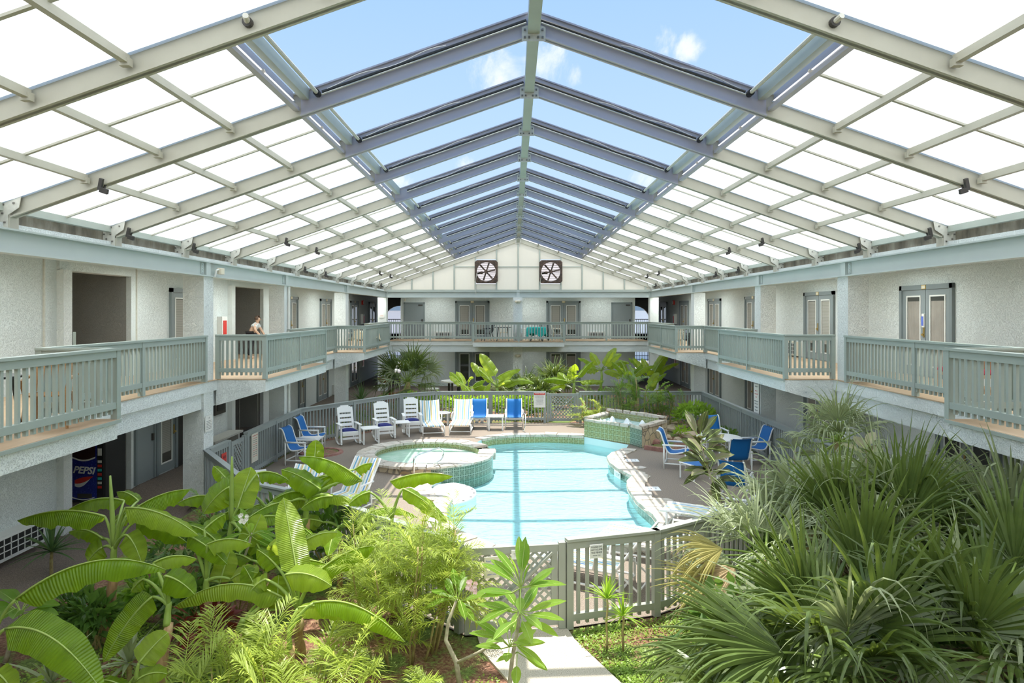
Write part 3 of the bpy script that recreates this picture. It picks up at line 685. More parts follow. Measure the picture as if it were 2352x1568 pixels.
# exhaust fans
louv = panel_mat('louvre_pink', (.92, .78, .75), .62)
rust = ramp_mat('rusty_steel', 9, [(.35, (.030, .024, .02)), (.55, (.09, .055, .04)), (.75, (.20, .12, .08))], .7, 6)
for xc, lab in ((-1.70, 'left of the ridge post'), (1.74, 'right of the ridge post')):
    zc = 6.31; t = thing('exhaust_fan', 'rusty square exhaust fan in the gable wall, ' + lab, 'fan', (xc, 36, zc))
    b = MB(); hw = .61; n = 32
    sq = []
    for k in range(n):
        a = 2 * PI * k / n + PI / n; c_, s_ = math.cos(a), math.sin(a); q = hw / max(abs(c_), abs(s_)); sq.append((q * c_, q * s_, .51 * c_, .51 * s_))
    vs = [(xc + a, 35.86, zc + b_) for a, b_, _, _ in sq] + [(xc + c_, 35.86, zc + d) for _, _, c_, d in sq] + [(xc + c_, 36.06, zc + d) for _, _, c_, d in sq] + [(xc + a, 36.06, zc + b_) for a, b_, _, _ in sq]
    b.add(vs, [(j * n + k, j * n + (k + 1) % n, (j + 1) % 4 * n + (k + 1) % n, (j + 1) % 4 * n + k) for j in range(4) for k in range(n)])
    b.build('housing', rust, t)
    b = MB(); b.add([(xc + x, 36.2, zc + z) for x, z in ((-.62, -.62), (.62, -.62), (.62, .62), (-.62, .62))], [(0, 1, 2, 3)]); lv = b.build('outer_louvre', louv, t); b = MB()
    for k in range(11): b.box(xc - .6, 36.15, zc - .58 + k * .115, xc + .6, 36.17, zc - .555 + k * .115)
    b.build('louvre_slats', M['plate'], lv)
    b = MB(); b.tube([(xc, 35.85, zc), (xc, 36.0, zc)], .10, 14); b.build('hub', rust, t)
    for k in range(6):
        a = k * PI / 3 + .2; d = V((math.cos(a), 0, math.sin(a))); s_ = V((-math.sin(a), .45, math.cos(a))).normalized()
        b = MB(); c0 = V((xc, 35.94, zc)); b.add([c0 + d * .06 - s_ * .035, c0 + d * .06 + s_ * .035, c0 + d * .49 + s_ * .055, c0 + d * .49 - s_ * .045], [(0, 1, 2, 3)]); b.build('blade', rust, t, solid=.008)
    b = MB(); b.box(xc - .52, 35.86, zc - .03, xc + .52, 35.89, zc + .0); b.tube([(xc - .3, 35.82, zc - .06), (xc - .18, 35.82, zc - .06)], .075, 10); b.build('motor', rust, t)
    b = MB(); b.tube([(xc - .5, 35.84, zc - .1), (xc - .56, 35.83, zc - .5), (xc - .54, 35.8, zc - 1.2)], .012, 5); b.build('cable', M['plate'], t)
# ---------------------------------------------------------------- railings
def rail_run(t, pts, z0, H=1.0, gap=.11, m=None, skip_posts=(), zbot=.15, low=.08, bw=.042, cap=.13, capside=0):
    """a run of railing through pts under thing t: cap and fascia boards, bottom rail, posts and one panel of balusters a side"""
    m = m or M['rail']
    for i in range(len(pts) - 1):
        p, q = V((*pts[i], 0)), V((*pts[i + 1], 0)); d = (q - p); l = d.length; u = d / l
        b = MB(); e = u * .04
        b.beam(p - e + V((0, 0, z0 + H - .018)), q + e + V((0, 0, z0 + H - .018)), cap, .036); b.beam(p - e * .7 + V((0, 0, z0 + H - .085)), q + e * .7 + V((0, 0, z0 + H - .085)), .075, .10)
        b.build('top_rail', m, t)
        b = MB(); b.beam(p - e * .7 + V((0, 0, z0 + zbot + .045)), q + e * .7 + V((0, 0, z0 + zbot + .045)), .075, .09); b.build('bottom_rail', m, t)
        b = MB(); n = max(2, round(l / gap))
        for k in range(1, n):
            c = p + u * (l * k / n); b.obox(c + V((0, 0, z0 + (low + H - .05) / 2)), u * bw / 2, V((-u.y, u.x, 0)) * .02, (0, 0, (H - .05 - low) / 2))
        b.build('slat_panel', m, t)
        npost = max(1, round(l / 2.1))
        for k in range(0 if i == 0 else 1, npost + 1):
            if (i, k) in skip_posts: continue
            c = p + u * (l * k / npost); b = MB(); b.obox(c + V((0, 0, z0 + (H - .03) / 2)), u * .046, V((-u.y, u.x, 0)) * .046, (0, 0, (H - .03) / 2)); b.build('post', m, t)
def railing(name, label, pts, z0, grp=None, cat='railing', **kw):
    t = thing(name, label, cat, (*pts[0], z0), 0, grp); rail_run(t, pts, z0, **kw); return t
for sx, side in ((-1, 'left'), (1, 'right')):
    X0, X1 = sx * 6.93, sx * 5.87
    railing('balcony_railing', 'grey-green railing round the nearest jutting balcony bay, %s side' % side, [(X0, 2.2), (X1, 2.2), (X1, 9.5), (X0, 9.5)], F, 'upper balcony railings', gap=.125)
    railing('balcony_railing', 'grey-green railing along the walkway between nearest bay and first pillar, %s side' % side, [(X0, 9.62), (X0, 14.55)], F, 'upper balcony railings', gap=.125)
    railing('balcony_railing', 'grey-green railing round the middle jutting balcony bay, %s side' % side, [(X0, 15.22), (X1, 15.22), (X1, 20.05), (X0, 20.05)], F, 'upper balcony railings')
    railing('balcony_railing', 'short grey-green walkway railing between middle and far bays, %s side' % side, [(X0, 20.35), (X0, 25.2)], F, 'upper balcony railings')
    railing('balcony_railing', 'grey-green railing round the farthest jutting bay, %s side' % side, [(X0, 25.36), (X1, 25.4), (X1, 30.4), (X0, 30.4)], F, 'upper balcony railings')
    railing('balcony_railing', 'grey-green railing from farthest bay to the court corner, %s side' % side, [(X0, 30.56), (X0, 35.6)], F, 'upper balcony railings')
railing('balcony_railing', 'grey-green railing of the end balcony, stretch left of its jutting bay', [(-6.9, 35.78), (-2.43, 35.78)], F, 'upper balcony railings', gap=.15)
railing('balcony_railing', 'grey-green railing of the end balcony, stretch right of its jutting bay', [(2.46, 35.78), (6.9, 35.78)], F, 'upper balcony railings', gap=.15)
railing('balcony_railing', 'grey-green railing round the jutting bay in the middle of the end balcony', [(-2.3, 35.7), (-2.3, 34.5), (2.33, 34.5), (2.33, 35.7)], F, 'upper balcony railings', gap=.15)

# pool fence
def cut(p, q, d=.13): p, q = V((*p, 0)), V((*q, 0)); return tuple((p + (q - p).normalized() * d).xy)
FK = dict(H=1.18, zbot=.10, low=.05, gap=.125, m=M['fence'], cap=.12)
f = FENCE
railing('pool_fence', 'grey wooden pool fence behind the lounge chairs up to the lattice gate', [f[1], f[0], (.92, 25.4)], 0, 'pool fence runs', 'fence', **FK)
railing('pool_fence', 'grey wooden pool fence behind the raised fountain, right of the gate', [(2.26, 25.4), f[12]], 0, 'pool fence runs', 'fence', **FK)
railing('pool_fence', 'angled grey fence stretch behind the white rocking chairs', [f[2], cut(f[1], f[2])], 0, 'pool fence runs', 'fence', **FK)
railing('pool_fence', 'grey fence along the left pillars from corner to the side gate', [cut(f[2], (-6.9, 16.7)), (-6.9, 16.76)], 0, 'pool fence runs', 'fence', **FK)
railing('pool_fence', 'short grey fence stretch in front of the first left pillar with a red sign', [(-6.9, 15.68), cut(f[3], (-6.9, 16))], 0, 'pool fence runs', 'fence', **FK)
railing('pool_fence', 'curving front fence with weathered cap behind the banana plants', [f[3], f[4], f[5], (-.98, 8.76)], 0, 'pool fence runs', 'fence', **FK)
FK2 = dict(FK); FK2['m'] = M['gate_paint']
railing('pool_fence', 'front fence right of the lattice gate, bearing the small white notice', [(.46, 8.87), f[8], f[9], f[10]], 0, 'pool fence runs', 'fence', **FK2)
railing('pool_fence', 'long grey fence along the right pillars beside the blue dining set', [cut(f[10], f[11]), f[11], cut(f[12], f[11])], 0, 'pool fence runs', 'fence', **FK)
def lattice(P, Q, z0, z1, m, t, step=.125, wd=.034, name='lattice_panel'):
    """criss-cross strips between plan points P and Q"""
    P, Q = V((*P, 0)), V((*Q, 0)); W_ = (Q - P).length; u = (Q - P) / W_; Hh = z1 - z0; nrm = V((-u.y, u.x, 0)); b = MB()
    for s_ in (1, -1):
        k = -Hh
        while k < W_:
            a0, a1 = max(0, k), min(W_, k + Hh)
            if a1 - a0 > .03:
                za, zc = a0 - k, a1 - k
                if s_ < 0: za, zc = Hh - za, Hh - zc
                b.beam(P + u * a0 + V((0, 0, z0 + za)) + nrm * .006 * s_, P + u * a1 + V((0, 0, z0 + zc)) + nrm * .006 * s_, .010, wd, up=(0, 0, 1)) if False else b.obox(
                    P + u * (a0 + a1) / 2 + V((0, 0, z0 + (za + zc) / 2)) + nrm * .006 * s_, (u * (a1 - a0) + V((0, 0, zc - za))) / 2, (u * (-(zc - za)) + V((0, 0, a1 - a0))).normalized() * wd / 2, nrm * .005)
            k += step
    return b.build(name, m, t)
def gate(label, P, Q, H, m, diag=1, step=.125):
    t = thing('lattice_gate', label, 'gate', (*P, 0), 0); p, q = V((*P, 0)), V((*Q, 0)); u = (q - p).normalized(); z = V((0, 0, 1))
    for a in (p, q):
        b = MB(); b.obox(a + z * (H / 2 + .02), u * .045, V((-u.y, u.x, 0)) * .045, z * (H / 2)); b.build('post', m, t)
    for zz in (H - .05, .11):
        b = MB(); b.beam(p + z * zz, q + z * zz, .045, .09); b.build('cross_rail', m, t)
    for a in (p + u * .10, q - u * .10):
        b = MB(); b.obox(a + z * (H / 2 + .02), u * .04, V((-u.y, u.x, 0)) * .02, z * (H / 2 - .06)); b.build('stile', m, t)
    lattice(p.xy + u.xy * .13, q.xy - u.xy * .13, .15, H - .09, m, t, step)
    a, c = (p + u * .13, q - u * .13) if diag > 0 else (q - u * .13, p + u * .13)
    n = V((-u.y, u.x, 0)); 
    b = MB(); b.beam(a + z * .16 - n * .02, c + z * (H - .1) - n * .02, .03, .09, up=n); b.build('brace', m, t)
    return t
gate('open-weave lattice gate with diagonal brace at the end of the near path', (-.86, 8.68), (.36, 8.86), 1.12, M['gate_paint'])
gate('lattice gate with diagonal brace in the far fence beside the rules sign', (1.03, 25.4), (2.15, 25.4), 1.10, M['fence'])
gate('narrow lattice gate in the left fence near the first pillar', (-6.9, 16.62), (-6.9, 15.82), 1.10, M['fence'], step=.13)

# ---------------------------------------------------------------- doors
dn = [0]
def textmesh(cu, m, name='lettering'):
    tmp = bpy.data.objects.new('tmp', cu); C.objects.link(tmp); bpy.context.view_layer.update()
    me = bpy.data.meshes.new_from_object(tmp.evaluated_get(bpy.context.evaluated_depsgraph_get())); bpy.data.objects.remove(tmp); bpy.data.curves.remove(cu)
    me.materials.clear(); me.materials.append(m); o = bpy.data.objects.new(name, me); C.objects.link(o); return o
def text(s_, loc, size, m, parent, rot=(PI / 2, 0, 0), name='lettering', align='CENTER', ext=.001, shear=0, sx=1, fat=0):
    c = bpy.data.curves.new(name, 'FONT'); c.body = s_; c.size = size; c.align_x = align; c.align_y = 'CENTER'; c.extrude = ext; c.shear = shear; c.space_line = .95
    c.resolution_u = 3; c.offset = fat
    o = textmesh(c, m, name); o.parent = parent; o.matrix_parent_inverse = mw(parent).inverted()
    o.location = loc; o.rotation_euler = rot; o.scale = (sx, 1, 1); return o
def wallframe(side):
    """maps (along wall, out from wall, up) to the world"""
    if side == 'left': return lambda a, o_, z: V((-WX + o_, a, z))
    if side == 'right': return lambda a, o_, z: V((WX - o_, a, z))
    return lambda a, o_, z: V((a, WY - o_, z))
def wbox(mb, T, a0, a1, o0, o1, z0, z1):
    c = (T(a0, o0, z0) + T(a1, o1, z1)) / 2; e = T(a1, o1, z1) - T(a0, o0, z0)
    mb.obox(c, (e.x / 2, 0, 0), (0, e.y / 2, 0), (0, 0, e.z / 2)); return mb
def french(side, a0, a1, z0, H=2.14, fill='blind', number=None, one=False):
    """pair of grey glazed doors in a grey frame; Y (or X) range a0..a1"""
    dn[0] += 1; T = wallframe(side)
    r = sub('door_%d' % dn[0], None) if False else bpy.data.objects.new('door_%d' % dn[0], None)
    if r.name not in C.objects: C.objects.link(r)
    r.location = T((a0 + a1) / 2, 0, z0); r['kind'] = 'structure'
    b = MB(); fw = .10
    wbox(b, T, a0, a0 + fw, 0, .07, z0, z0 + H); wbox(b, T, a1 - fw, a1, 0, .07, z0, z0 + H); wbox(b, T, a0, a1, 0, .07, z0 + H - .11, z0 + H); b.build('door_frame', M['door_frame'], r)
    leaves = [(a0 + fw, a1 - fw)] if one else [(a0 + fw, (a0 + a1) / 2 - .01), ((a0 + a1) / 2 + .01, a1 - fw)]
    for i, (l0, l1) in enumerate(leaves):
        b = MB(); wbox(b, T, l0, l1, 0, .03, z0 + .02, z0 + H - .11); lf = b.build('door_leaf', M['door_grey'], r)
        w_ = l1 - l0; g0, g1 = l0 + w_ * .22, l1 - w_ * .22; gz0, gz1 = z0 + .27, z0 + H - .28
        b = MB()
        wbox(b, T, g0 - .035, g0, .03, .045, gz0 - .035, gz1 + .035); wbox(b, T, g1, g1 + .035, .03, .045, gz0 - .035, gz1 + .035)
        wbox(b, T, g0, g1, .03, .045, gz0 - .035, gz0); wbox(b, T, g0, g1, .03, .045, gz1, gz1 + .035); b.build('glass_trim', M['white_trim'], lf)
        b = MB(); wbox(b, T, g0, g1, .026, .033, gz0, gz1); b.build('glass', M['glass'], lf)
        if fill:
            b = MB(); zc = gz0 + (gz1 - gz0) * (.16 if fill == 'blind' else 0)
            if fill == 'blind': wbox(b, T, g0 + .03, g1 - .03, .033, .034, zc, gz1 - .02)
            else:
                n = 14; P = [T(g0 + .02 + (g1 - g0 - .04) * k / n, .034 + .004 * (k % 2), 0) for k in range(n + 1)]
                b.add([(p.x, p.y, z) for z in (gz0, gz1 - .1) for p in P], [(k, k + 1, n + 2 + k, n + 1 + k) for k in range(n)])
            b.build('window_' + fill, M[fill], lf)
        if i == len(leaves) - 1 or one:
            h = l0 + .045 if not one else l1 - .06
            b = MB(); wbox(b, T, h - .025, h + .025, .03, .045, z0 + .92, z0 + 1.16); c = T(h, .07, z0 + .98); b.lathe([(.001, -.03), (.03, -.015), (.03, .015), (.001, .03)], c, 8); b.build('door_handle', M['brass'], lf)
    if number:
        b = MB(); wbox(b, T, (a0 + a1) / 2 - .085, (a0 + a1) / 2 + .085, .07, .08, z0 + H - .105, z0 + H - .005); pl = b.build('number_plate', M['brass'], r)
        b = MB(); wbox(b, T, (a0 + a1) / 2 - .068, (a0 + a1) / 2 + .068, .08, .083, z0 + H - .09, z0 + H - .02); b.build('plate_face', M['cream_plastic'], pl)
    return r
for a0, a1, fl, nm in ((14.62, 16.62, 'curtain', 1), (20.05, 22.1, 'blind', 1), (25.8, 27.75, 'blind', 1), (31.0, 33.0, 'blind', 1), (36.7, 38.6, 'blind', 0), (41.8, 43.9, None, 0)): french('right', a0, a1, F, 2.14, fl, nm)
for a0, a1, fl in ((17.7, 19.6, 'blind'), (26.4, 28.2, 'blind'), (31.5, 33.4, 'blind'), (37.4, 39.2, None), (42.2, 44.2, None)): french('left', a0, a1, F, 2.14, fl, a0 > 20)
french('back', -3.53, -1.6, F, 2.14, 'blind', 1); french('back', 1.6, 3.53, F, 2.14, 'blind', 1)
french('back', -3.53, -1.6, .02, 2.06, None); french('back', 1.6, 3.53, .02, 2.06, 'curtain')
for a0, a1 in ((13.2, 15.2), (20.05, 22.1), (26.0, 27.7), (31.0, 33.0), (36.5, 38.4)): french('right', a0, a1, .02, 2.04, None if a0 < 15 else 'curtain')
for a0, a1 in ((28.3, 29.2), (31.0, 32.8), (37.4, 39.2)): french('left', a0, a1, .02, 2.04, 'curtain' if a0 < 36 else None)
# plain steel doors with closers on the end wall, and the ground-floor pair on the left
def steel(side, a0, a1, z0, H=2.06):
    dn[0] += 1; T = wallframe(side); r = bpy.data.objects.new('door_%d' % dn[0], None); C.objects.link(r); r.location = T(a0, 0, z0); r['kind'] = 'structure'
    b = MB(); fw = .07
    wbox(b, T, a0, a0 + fw, 0, .06, z0, z0 + H); wbox(b, T, a1 - fw, a1, 0, .06, z0, z0 + H); wbox(b, T, a0, a1, 0, .06, z0 + H - .07, z0 + H); b.build('door_frame', M['door_frame'], r)
    b = MB(); wbox(b, T, a0 + fw, a1 - fw, 0, .03, z0, z0 + H - .07); lf = b.build('door_leaf', M['door_grey'], r)
    b = MB(); wbox(b, T, a1 - .36, a1 - .12, .03, .08, z0 + H - .19, z0 + H - .12); b.build('door_closer', M['dark'], lf)
    b = MB(); wbox(b, T, a1 - .17, a1 - .11, .03, .08, z0 + .95, z0 + 1.12); b.build('door_handle', M['dark'], lf)
steel('back', -6.42, -5.24, F); steel('back', 5.26, 6.44, F)
steel('left', 16.05, 16.95, .02, 2.04)
french('left', 16.98, 18.05, .02, 2.04, 'blind', one=True)
b = MB(); wbox(b, wallframe('left'), 18.05, 18.75, 0, .012, 0, 2.06); struct(b.build('door_opening', M['black']))  # black sheet on the wall, painting the darkness of an open doorway

# ---------------------------------------------------------------- wall air conditioners
def ac(side, a0, a1, z0, label, h=.46, dpt=.16):
    T = wallframe(side); t = thing('wall_air_conditioner', label, 'air conditioner', T((a0 + a1) / 2, 0, z0), 0, 'through-wall air conditioners')
    b = MB(); wbox(b, T, a0, a1, 0, dpt, z0, z0 + h); b.build('casing', M['cream_plastic'] if side == 'right' else M['white_trim'], t)
    b = MB(); wbox(b, T, a0 + .05, a1 - .05, dpt, dpt + .004, z0 + .05, z0 + h - .05); b.build('intake', M['black'], t)
    b = MB(); n = 7
    for k in range(n + 1): a = a0 + .05 + (a1 - a0 - .1) * k / n; wbox(b, T, a - .008, a + .008, dpt, dpt + .014, z0 + .05, z0 + h - .05)
    for k in range(4): z = z0 + .05 + (h - .1) * k / 3; wbox(b, T, a0 + .04, a1 - .04, dpt, dpt + .014, z - .008, z + .008)
    b.build('grille', M['white_trim'], t)
ac('left', 11.45, 12.70, -.16, 'white air conditioner with barred grille low on the ground floor wall near the drinks machine', .44, .22)
ac('right', 22.4, 23.35, F + .05, 'beige air conditioner beside the glazed doors behind the right middle bay')
ac('back', -4.66, -3.78, F + .08, 'air conditioner left of the left pair of doors on the end balcony', .34)
ac('back', 3.92, 4.84, F + .08, 'air conditioner right of the right pair of doors on the end balcony', .34)
ac('right', 11.2, 12.4, F + .05, 'air conditioner beside the nearest upper doors behind the striped table')
ac('left', 33.6, 34.4, .06, 'air conditioner beside ground doors at the far end of the left walkway')

# ---------------------------------------------------------------- signs
def sign(label, c, wd, ht, yaw, lines, name='notice_sign', header=None, face_m=None, tilt=0, cat='sign'):
    """flat board facing -Y turned by yaw about Z; lines = [(text, rel height, size, material)]"""
    t = thing(name, label, cat, c, yaw)
    b = MB(); b.box(-wd / 2, -.006, -ht / 2, wd / 2, .006, ht / 2); b.build('board', face_m or M['paper'], t, local=True)
    if header:
        b = MB(); b.box(-wd / 2 + .012, -.009, ht / 2 - header[0], wd / 2 - .012, -.0065, ht / 2 - .012); b.build('header', header[1], t, local=True)
    for s_, z, sz, m_ in lines:
        cu = bpy.data.curves.new('lettering', 'FONT'); cu.body = s_; cu.size = sz; cu.align_x = 'CENTER'; cu.align_y = 'CENTER'; cu.extrude = .0006; cu.resolution_u = 3
        o = textmesh(cu, m_); o.parent = t; o.location = (0, -.0102, z * ht); o.rotation_euler = (PI / 2, 0, 0)
    return t
p = G(1223, 922, 0)
sign('white pool rules sign with red heading fixed to the far fence', (.72, 25.33, .86), .44, .56, 0,
     [('POOL RULES', .43, .062, M['paper'])] + [(s_, .32 - .085 * k, .026, M['ink']) for k, s_ in enumerate(('NO LIFEGUARD ON DUTY', 'NO RUNNING  NO DIVING', 'SHOWER BEFORE ENTERING', 'NO GLASS CONTAINERS', 'NO PETS IN POOL AREA', 'CHILDREN MUST BE', 'ACCOMPANIED BY ADULT', 'POOL CLOSES 10 PM'))], 'pool_rules_sign', header=(.085, M['red']))
yaw = math.atan2(.38, 1.28)
sign('white notice on the front fence about not climbing it', (.82, 8.90, 1.0), .185, .18, yaw, [('PLEASE DO', .34, .031, M['ink']), ('NOT CLIMB', .13, .031, M['ink']), ('THE FENCE', -.08, .031, M['ink']), ('THANK YOU', -.29, .019, M['ink'])])
yg = math.atan2(.18, 1.22)
sign('small white typed notice on the top rail of the near lattice gate', (-.20, 8.70, 1.03), .20, .12, yg, [(s_, .30 - .2 * k, .017, M['ink']) for k, s_ in enumerate(('POOL HOURS', 'Please keep this gate', 'closed and locked', 'at all times'))])
sign('curled weathered paper with blue handwriting on the near lattice gate', (-.55, 8.66, .88), .20, .27, yg + .1, [('Pool Hours', .30, .034, M['blueink']), ('open', .14, .03, M['blueink']), ('10 AM to', 0, .032, M['blueink']), ('10 PM', -.15, .032, M['blueink']), ('pool area', -.32, .03, M['blueink'])], 'paper_notice', face_m=mat('old_paper', (.72, .64, .47), .8, .25, 8, c2=(.80, .78, .70), kind='Object'))
sign('tall white lifeguard notice on the second right pillar', (6.94, 20.0, 1.62), .40, 1.0, -PI / 2 + .0,
     [('NO LIFEGUARD', .42, .05, M['ink']), ('ON DUTY', .33, .05, M['ink']), ('SWIM AT', .20, .05, M['redink']), ('YOUR OWN', .11, .05, M['redink']), ('RISK', .02, .05, M['redink']), ('CHILDREN MUST BE', -.10, .036, M['ink']), ('WITH AN ADULT', -.18, .036, M['ink']), ('NO DIVING', -.28, .045, M['ink']), ('NO GLASS', -.37, .045, M['ink'])])
sign('white printed rules board on the first left pillar above the fence', (-6.945, 14.78, 1.72), .32, .34, PI / 2 - .0, [('!  !!', .34, .06, M['ink'])] + [('all guests must observe pool rules', .16 - .1 * k, .017, M['ink']) for k in range(6)])
sign('red and black warning sign on the left fence stretch', (-6.85, 15.35, .80), .24, .30, PI / 2, [('NO', .18, .10, M['ink']), ('DIVING', -.18, .055, M['ink'])], 'warning_sign', face_m=M['red'])
sign('tall pale notice with red print on the left fence beyond the side gate', (-6.84, 17.15, .72), .42, .72, PI / 2, [('POOL REGULATIONS', .42, .036, M['redink'])] + [('please read before swimming', .33 - .07 * k, .024, M['redink'] if k % 3 == 0 else M['ink']) for k in range(10)] + [('!', -.42, .06, M['redink'])], face_m=mat('aged_notice', (.70, .66, .54), .7, .1, 6))
for sx, side in ((-1, 'left'), ):
    sign('small pink and white number plate on the far left corner pillar', (-7.2, 35.62, 3.95), .26, .16, 0, [('OFFICE', .1, .05, M['redink'])])
# depth markers painted on the deck
for (px, py, s_, lab) in ((1450, 1057, '3 FT', 'white depth marker tile set in the deck nearest the fountain'), (1496, 1122, '4 FT', 'white depth marker tile by the middle of the right pool edge'), (1560, 1170, '5 FT', 'white depth marker tile nearest the front fence')):
    p = G(px, py); t = thing('depth_marker', lab, 'depth marker', p, 0, 'deck depth markers')
    b = MB(); b.box(-.2, -.17, .001, .2, .17, .006); o = b.build('tile_plate', M['step_white'], t, local=True)
    cu = bpy.data.curves.new('lettering', 'FONT'); cu.body = s_; cu.size = .17; cu.align_x = 'CENTER'; cu.align_y = 'CENTER'; o = textmesh(cu, M['ink']); o.parent = t; o.location = (0, 0, .0075)
t = thing('depth_marker', 'white depth tile reading 3 1/2 FT in the waterline band at the right', 'depth marker', (2.5, 17.85, -.14), PI / 2 + .2)
b = MB(); b.box(-.24, .016, -.08, .24, .024, .08); b.build('tile_plate', M['step_white'], t, local=True)
cu = bpy.data.curves.new('lettering', 'FONT'); cu.body = '3 1/2 FT'; cu.size = .11; cu.align_x = 'CENTER'; cu.align_y = 'CENTER'; o = textmesh(cu, M['ink']); o.parent = t; o.location = (0, .027, 0); o.rotation_euler = (PI / 2, 0, PI)
p = G(1425, 1047); t = thing('skimmer_lid', 'round white skimmer lid set in the deck by the pool', 'lid', p); b = MB(); b.lathe([(.001, .012), (.16, .012), (.17, .004), (.17, 0)], p, 20); b.build('lid_plate', M['step_white'], t); b = MB(); b.box(p.x - .03, p.y - .01, .012, p.x + .03, p.y + .01, .018); b.build('finger_pull', M['dark'], t)
# ---------------------------------------------------------------- vending machine in the left alcove
vx, vy, vw, vh = -9.80, 15.1, .70, 1.75
t = thing('vending_machine', 'blue cola vending machine standing in the dark ground-floor alcove', 'vending machine', (vx, vy, -.12))
b = MB(); b.box(vx - vw / 2 - .1, vy, -.10, vx + vw / 2 + .05, vy + .78, vh); b.build('cabinet', M['black'], t, bevel=.01)
vblue = ramp_mat('vend_blue', 30, [(.35, (.012, .02, .20)), (.6, (.02, .035, .30)), (.72, (.12, .18, .55))], .25, 4)
b = MB(); b.box(vx - vw / 2, vy - .03, -.04, vx + vw / 2 - .12, vy, vh - .04); fp = b.build('front_panel', vblue, t, bevel=.01)
b = MB(); b.box(vx + vw / 2 - .12, vy - .03, -.04, vx + vw / 2 + .03, vy, vh - .04); bp_ = b.build('selection_panel', M['black'], t)
GZ = -.47
cola = mat('vend_cola', (.05, .022, .018), .2, .3, 6); cx = vx - .06
n = 12; P = [(cx - .26 + .52 * k / n, GZ + 1.40 - .07 * math.sin(PI * k / n)) for k in range(n + 1)]
b = MB(); b.add([(x, vy - .034, z) for x, z in P] + [(x, vy - .034, vh - .06) for x, z in P], [(k, k + 1, n + 2 + k, n + 1 + k) for k in range(n)]); b.build('cola_picture', cola, fp)
b = MB(); b.add([(x, vy - .036, z) for x, z in P] + [(x, vy - .036, z - .035) for x, z in P], [(k, k + 1, n + 2 + k, n + 1 + k) for k in range(n)]); b.build('white_curve', M['paper'], fp)
tx = text('PEPSI', (cx, vy - .037, GZ + 1.09), .215, M['paper'], fp, rot=(PI / 2, math.radians(4), 0), shear=.25, ext=.003, fat=.006)
W = [(cx - .20 + .42 * k / n, GZ + .80 + .16 * (k / n) ** 1.4 - .03 * math.sin(PI * k / n)) for k in range(n + 1)]
for dz0, dz1, mm, nm in ((.0, .12, M['red'], 'red_wave'), (-.085, -.0, M['paper'], 'white_wave')):
    b = MB(); b.add([(x, vy - .036 - .001, z + dz0 * math.sin(PI * min(1, .25 + k / n * .9))) for k, (x, z) in enumerate(W)] + [(x, vy - .037, z + dz1 * math.sin(PI * min(1, .22 + k / n * .78))) for k, (x, z) in enumerate(W)], [(k, k + 1, n + 2 + k, n + 1 + k) for k in range(n)]); b.build(nm, mm, fp)
P2 = [(cx - .26 + .5 * k / n, GZ + .50 - .05 * math.sin(PI * k / n)) for k in range(n + 1)]
b = MB(); b.add([(x, vy - .036, z) for x, z in P2] + [(x, vy - .036, z - .022) for x, z in P2], [(k, k + 1, n + 2 + k, n + 1 + k) for k in range(n)]); b.build('lower_curve', M['paper'], fp)
for k in range(7):
    b = MB(); z = GZ + 1.26 - k * .095; b.box(vx + vw / 2 - .10, vy - .036, z, vx + vw / 2 - .01, vy - .03, z + .055); b.build('selection_button', [M['paper'], M['red'], M['teal'], M['redink'], M['teal'], M['plate'], M['red']][k], bp_)
b = MB(); b.box(vx + vw / 2 - .10, vy - .036, GZ + 1.42, vx + vw / 2 - .01, vy - .03, GZ + 1.58); b.build('price_card', M['paper'], bp_)
b = MB(); b.box(vx - .2, vy - .036, -.0, vx + .12, vy - .03, .10); b.build('delivery_slot', M['dark'], fp)
# ---------------------------------------------------------------- pool furniture (built once, then copied)
W_ = M['white_plastic']
STR = [(0, (.80, .79, .72)), (.05, (.12, .38, .62)), (.10, (.80, .79, .72)), (.16, (.50, .47, .38)), (.20, (.62, .48, .12)), (.24, (.80, .79, .72)), (.30, (.36, .55, .50)), (.36, (.66, .65, .58)), (.44, (.12, .38, .62)), (.49, (.80, .79, .72)), (.55, (.62, .48, .12)), (.60, (.70, .69, .62)), (.68, (.36, .55, .50)), (.73, (.80, .79, .72)), (.80, (.10, .30, .60)), (.85, (.80, .79, .72)), (.91, (.62, .48, .12)), (.95, (.80, .79, .72))]
M['stripe'] = stripe_mat('striped_sling', STR, 1)
def sheet(path, w0, w1=None, nb=7, sag=.012):
    """a sling between two rails following path [(y,z)], width along x"""
    w1 = w1 or w0; P = []
    for i, (y, z) in enumerate(path):
        t = i / (len(path) - 1); w_ = w0 + (w1 - w0) * t
        P.append([V((-w_ / 2 + w_ * j / nb, y, z - sag * math.sin(PI * j / nb))) for j in range(nb + 1)])
    return MB().grid(P)
def curve_pts(pts, k=4):
    P = [V((y, z, 0)) for y, z in pts]; return [(p.x, p.y) for p in smooth_ring(pts, k)]
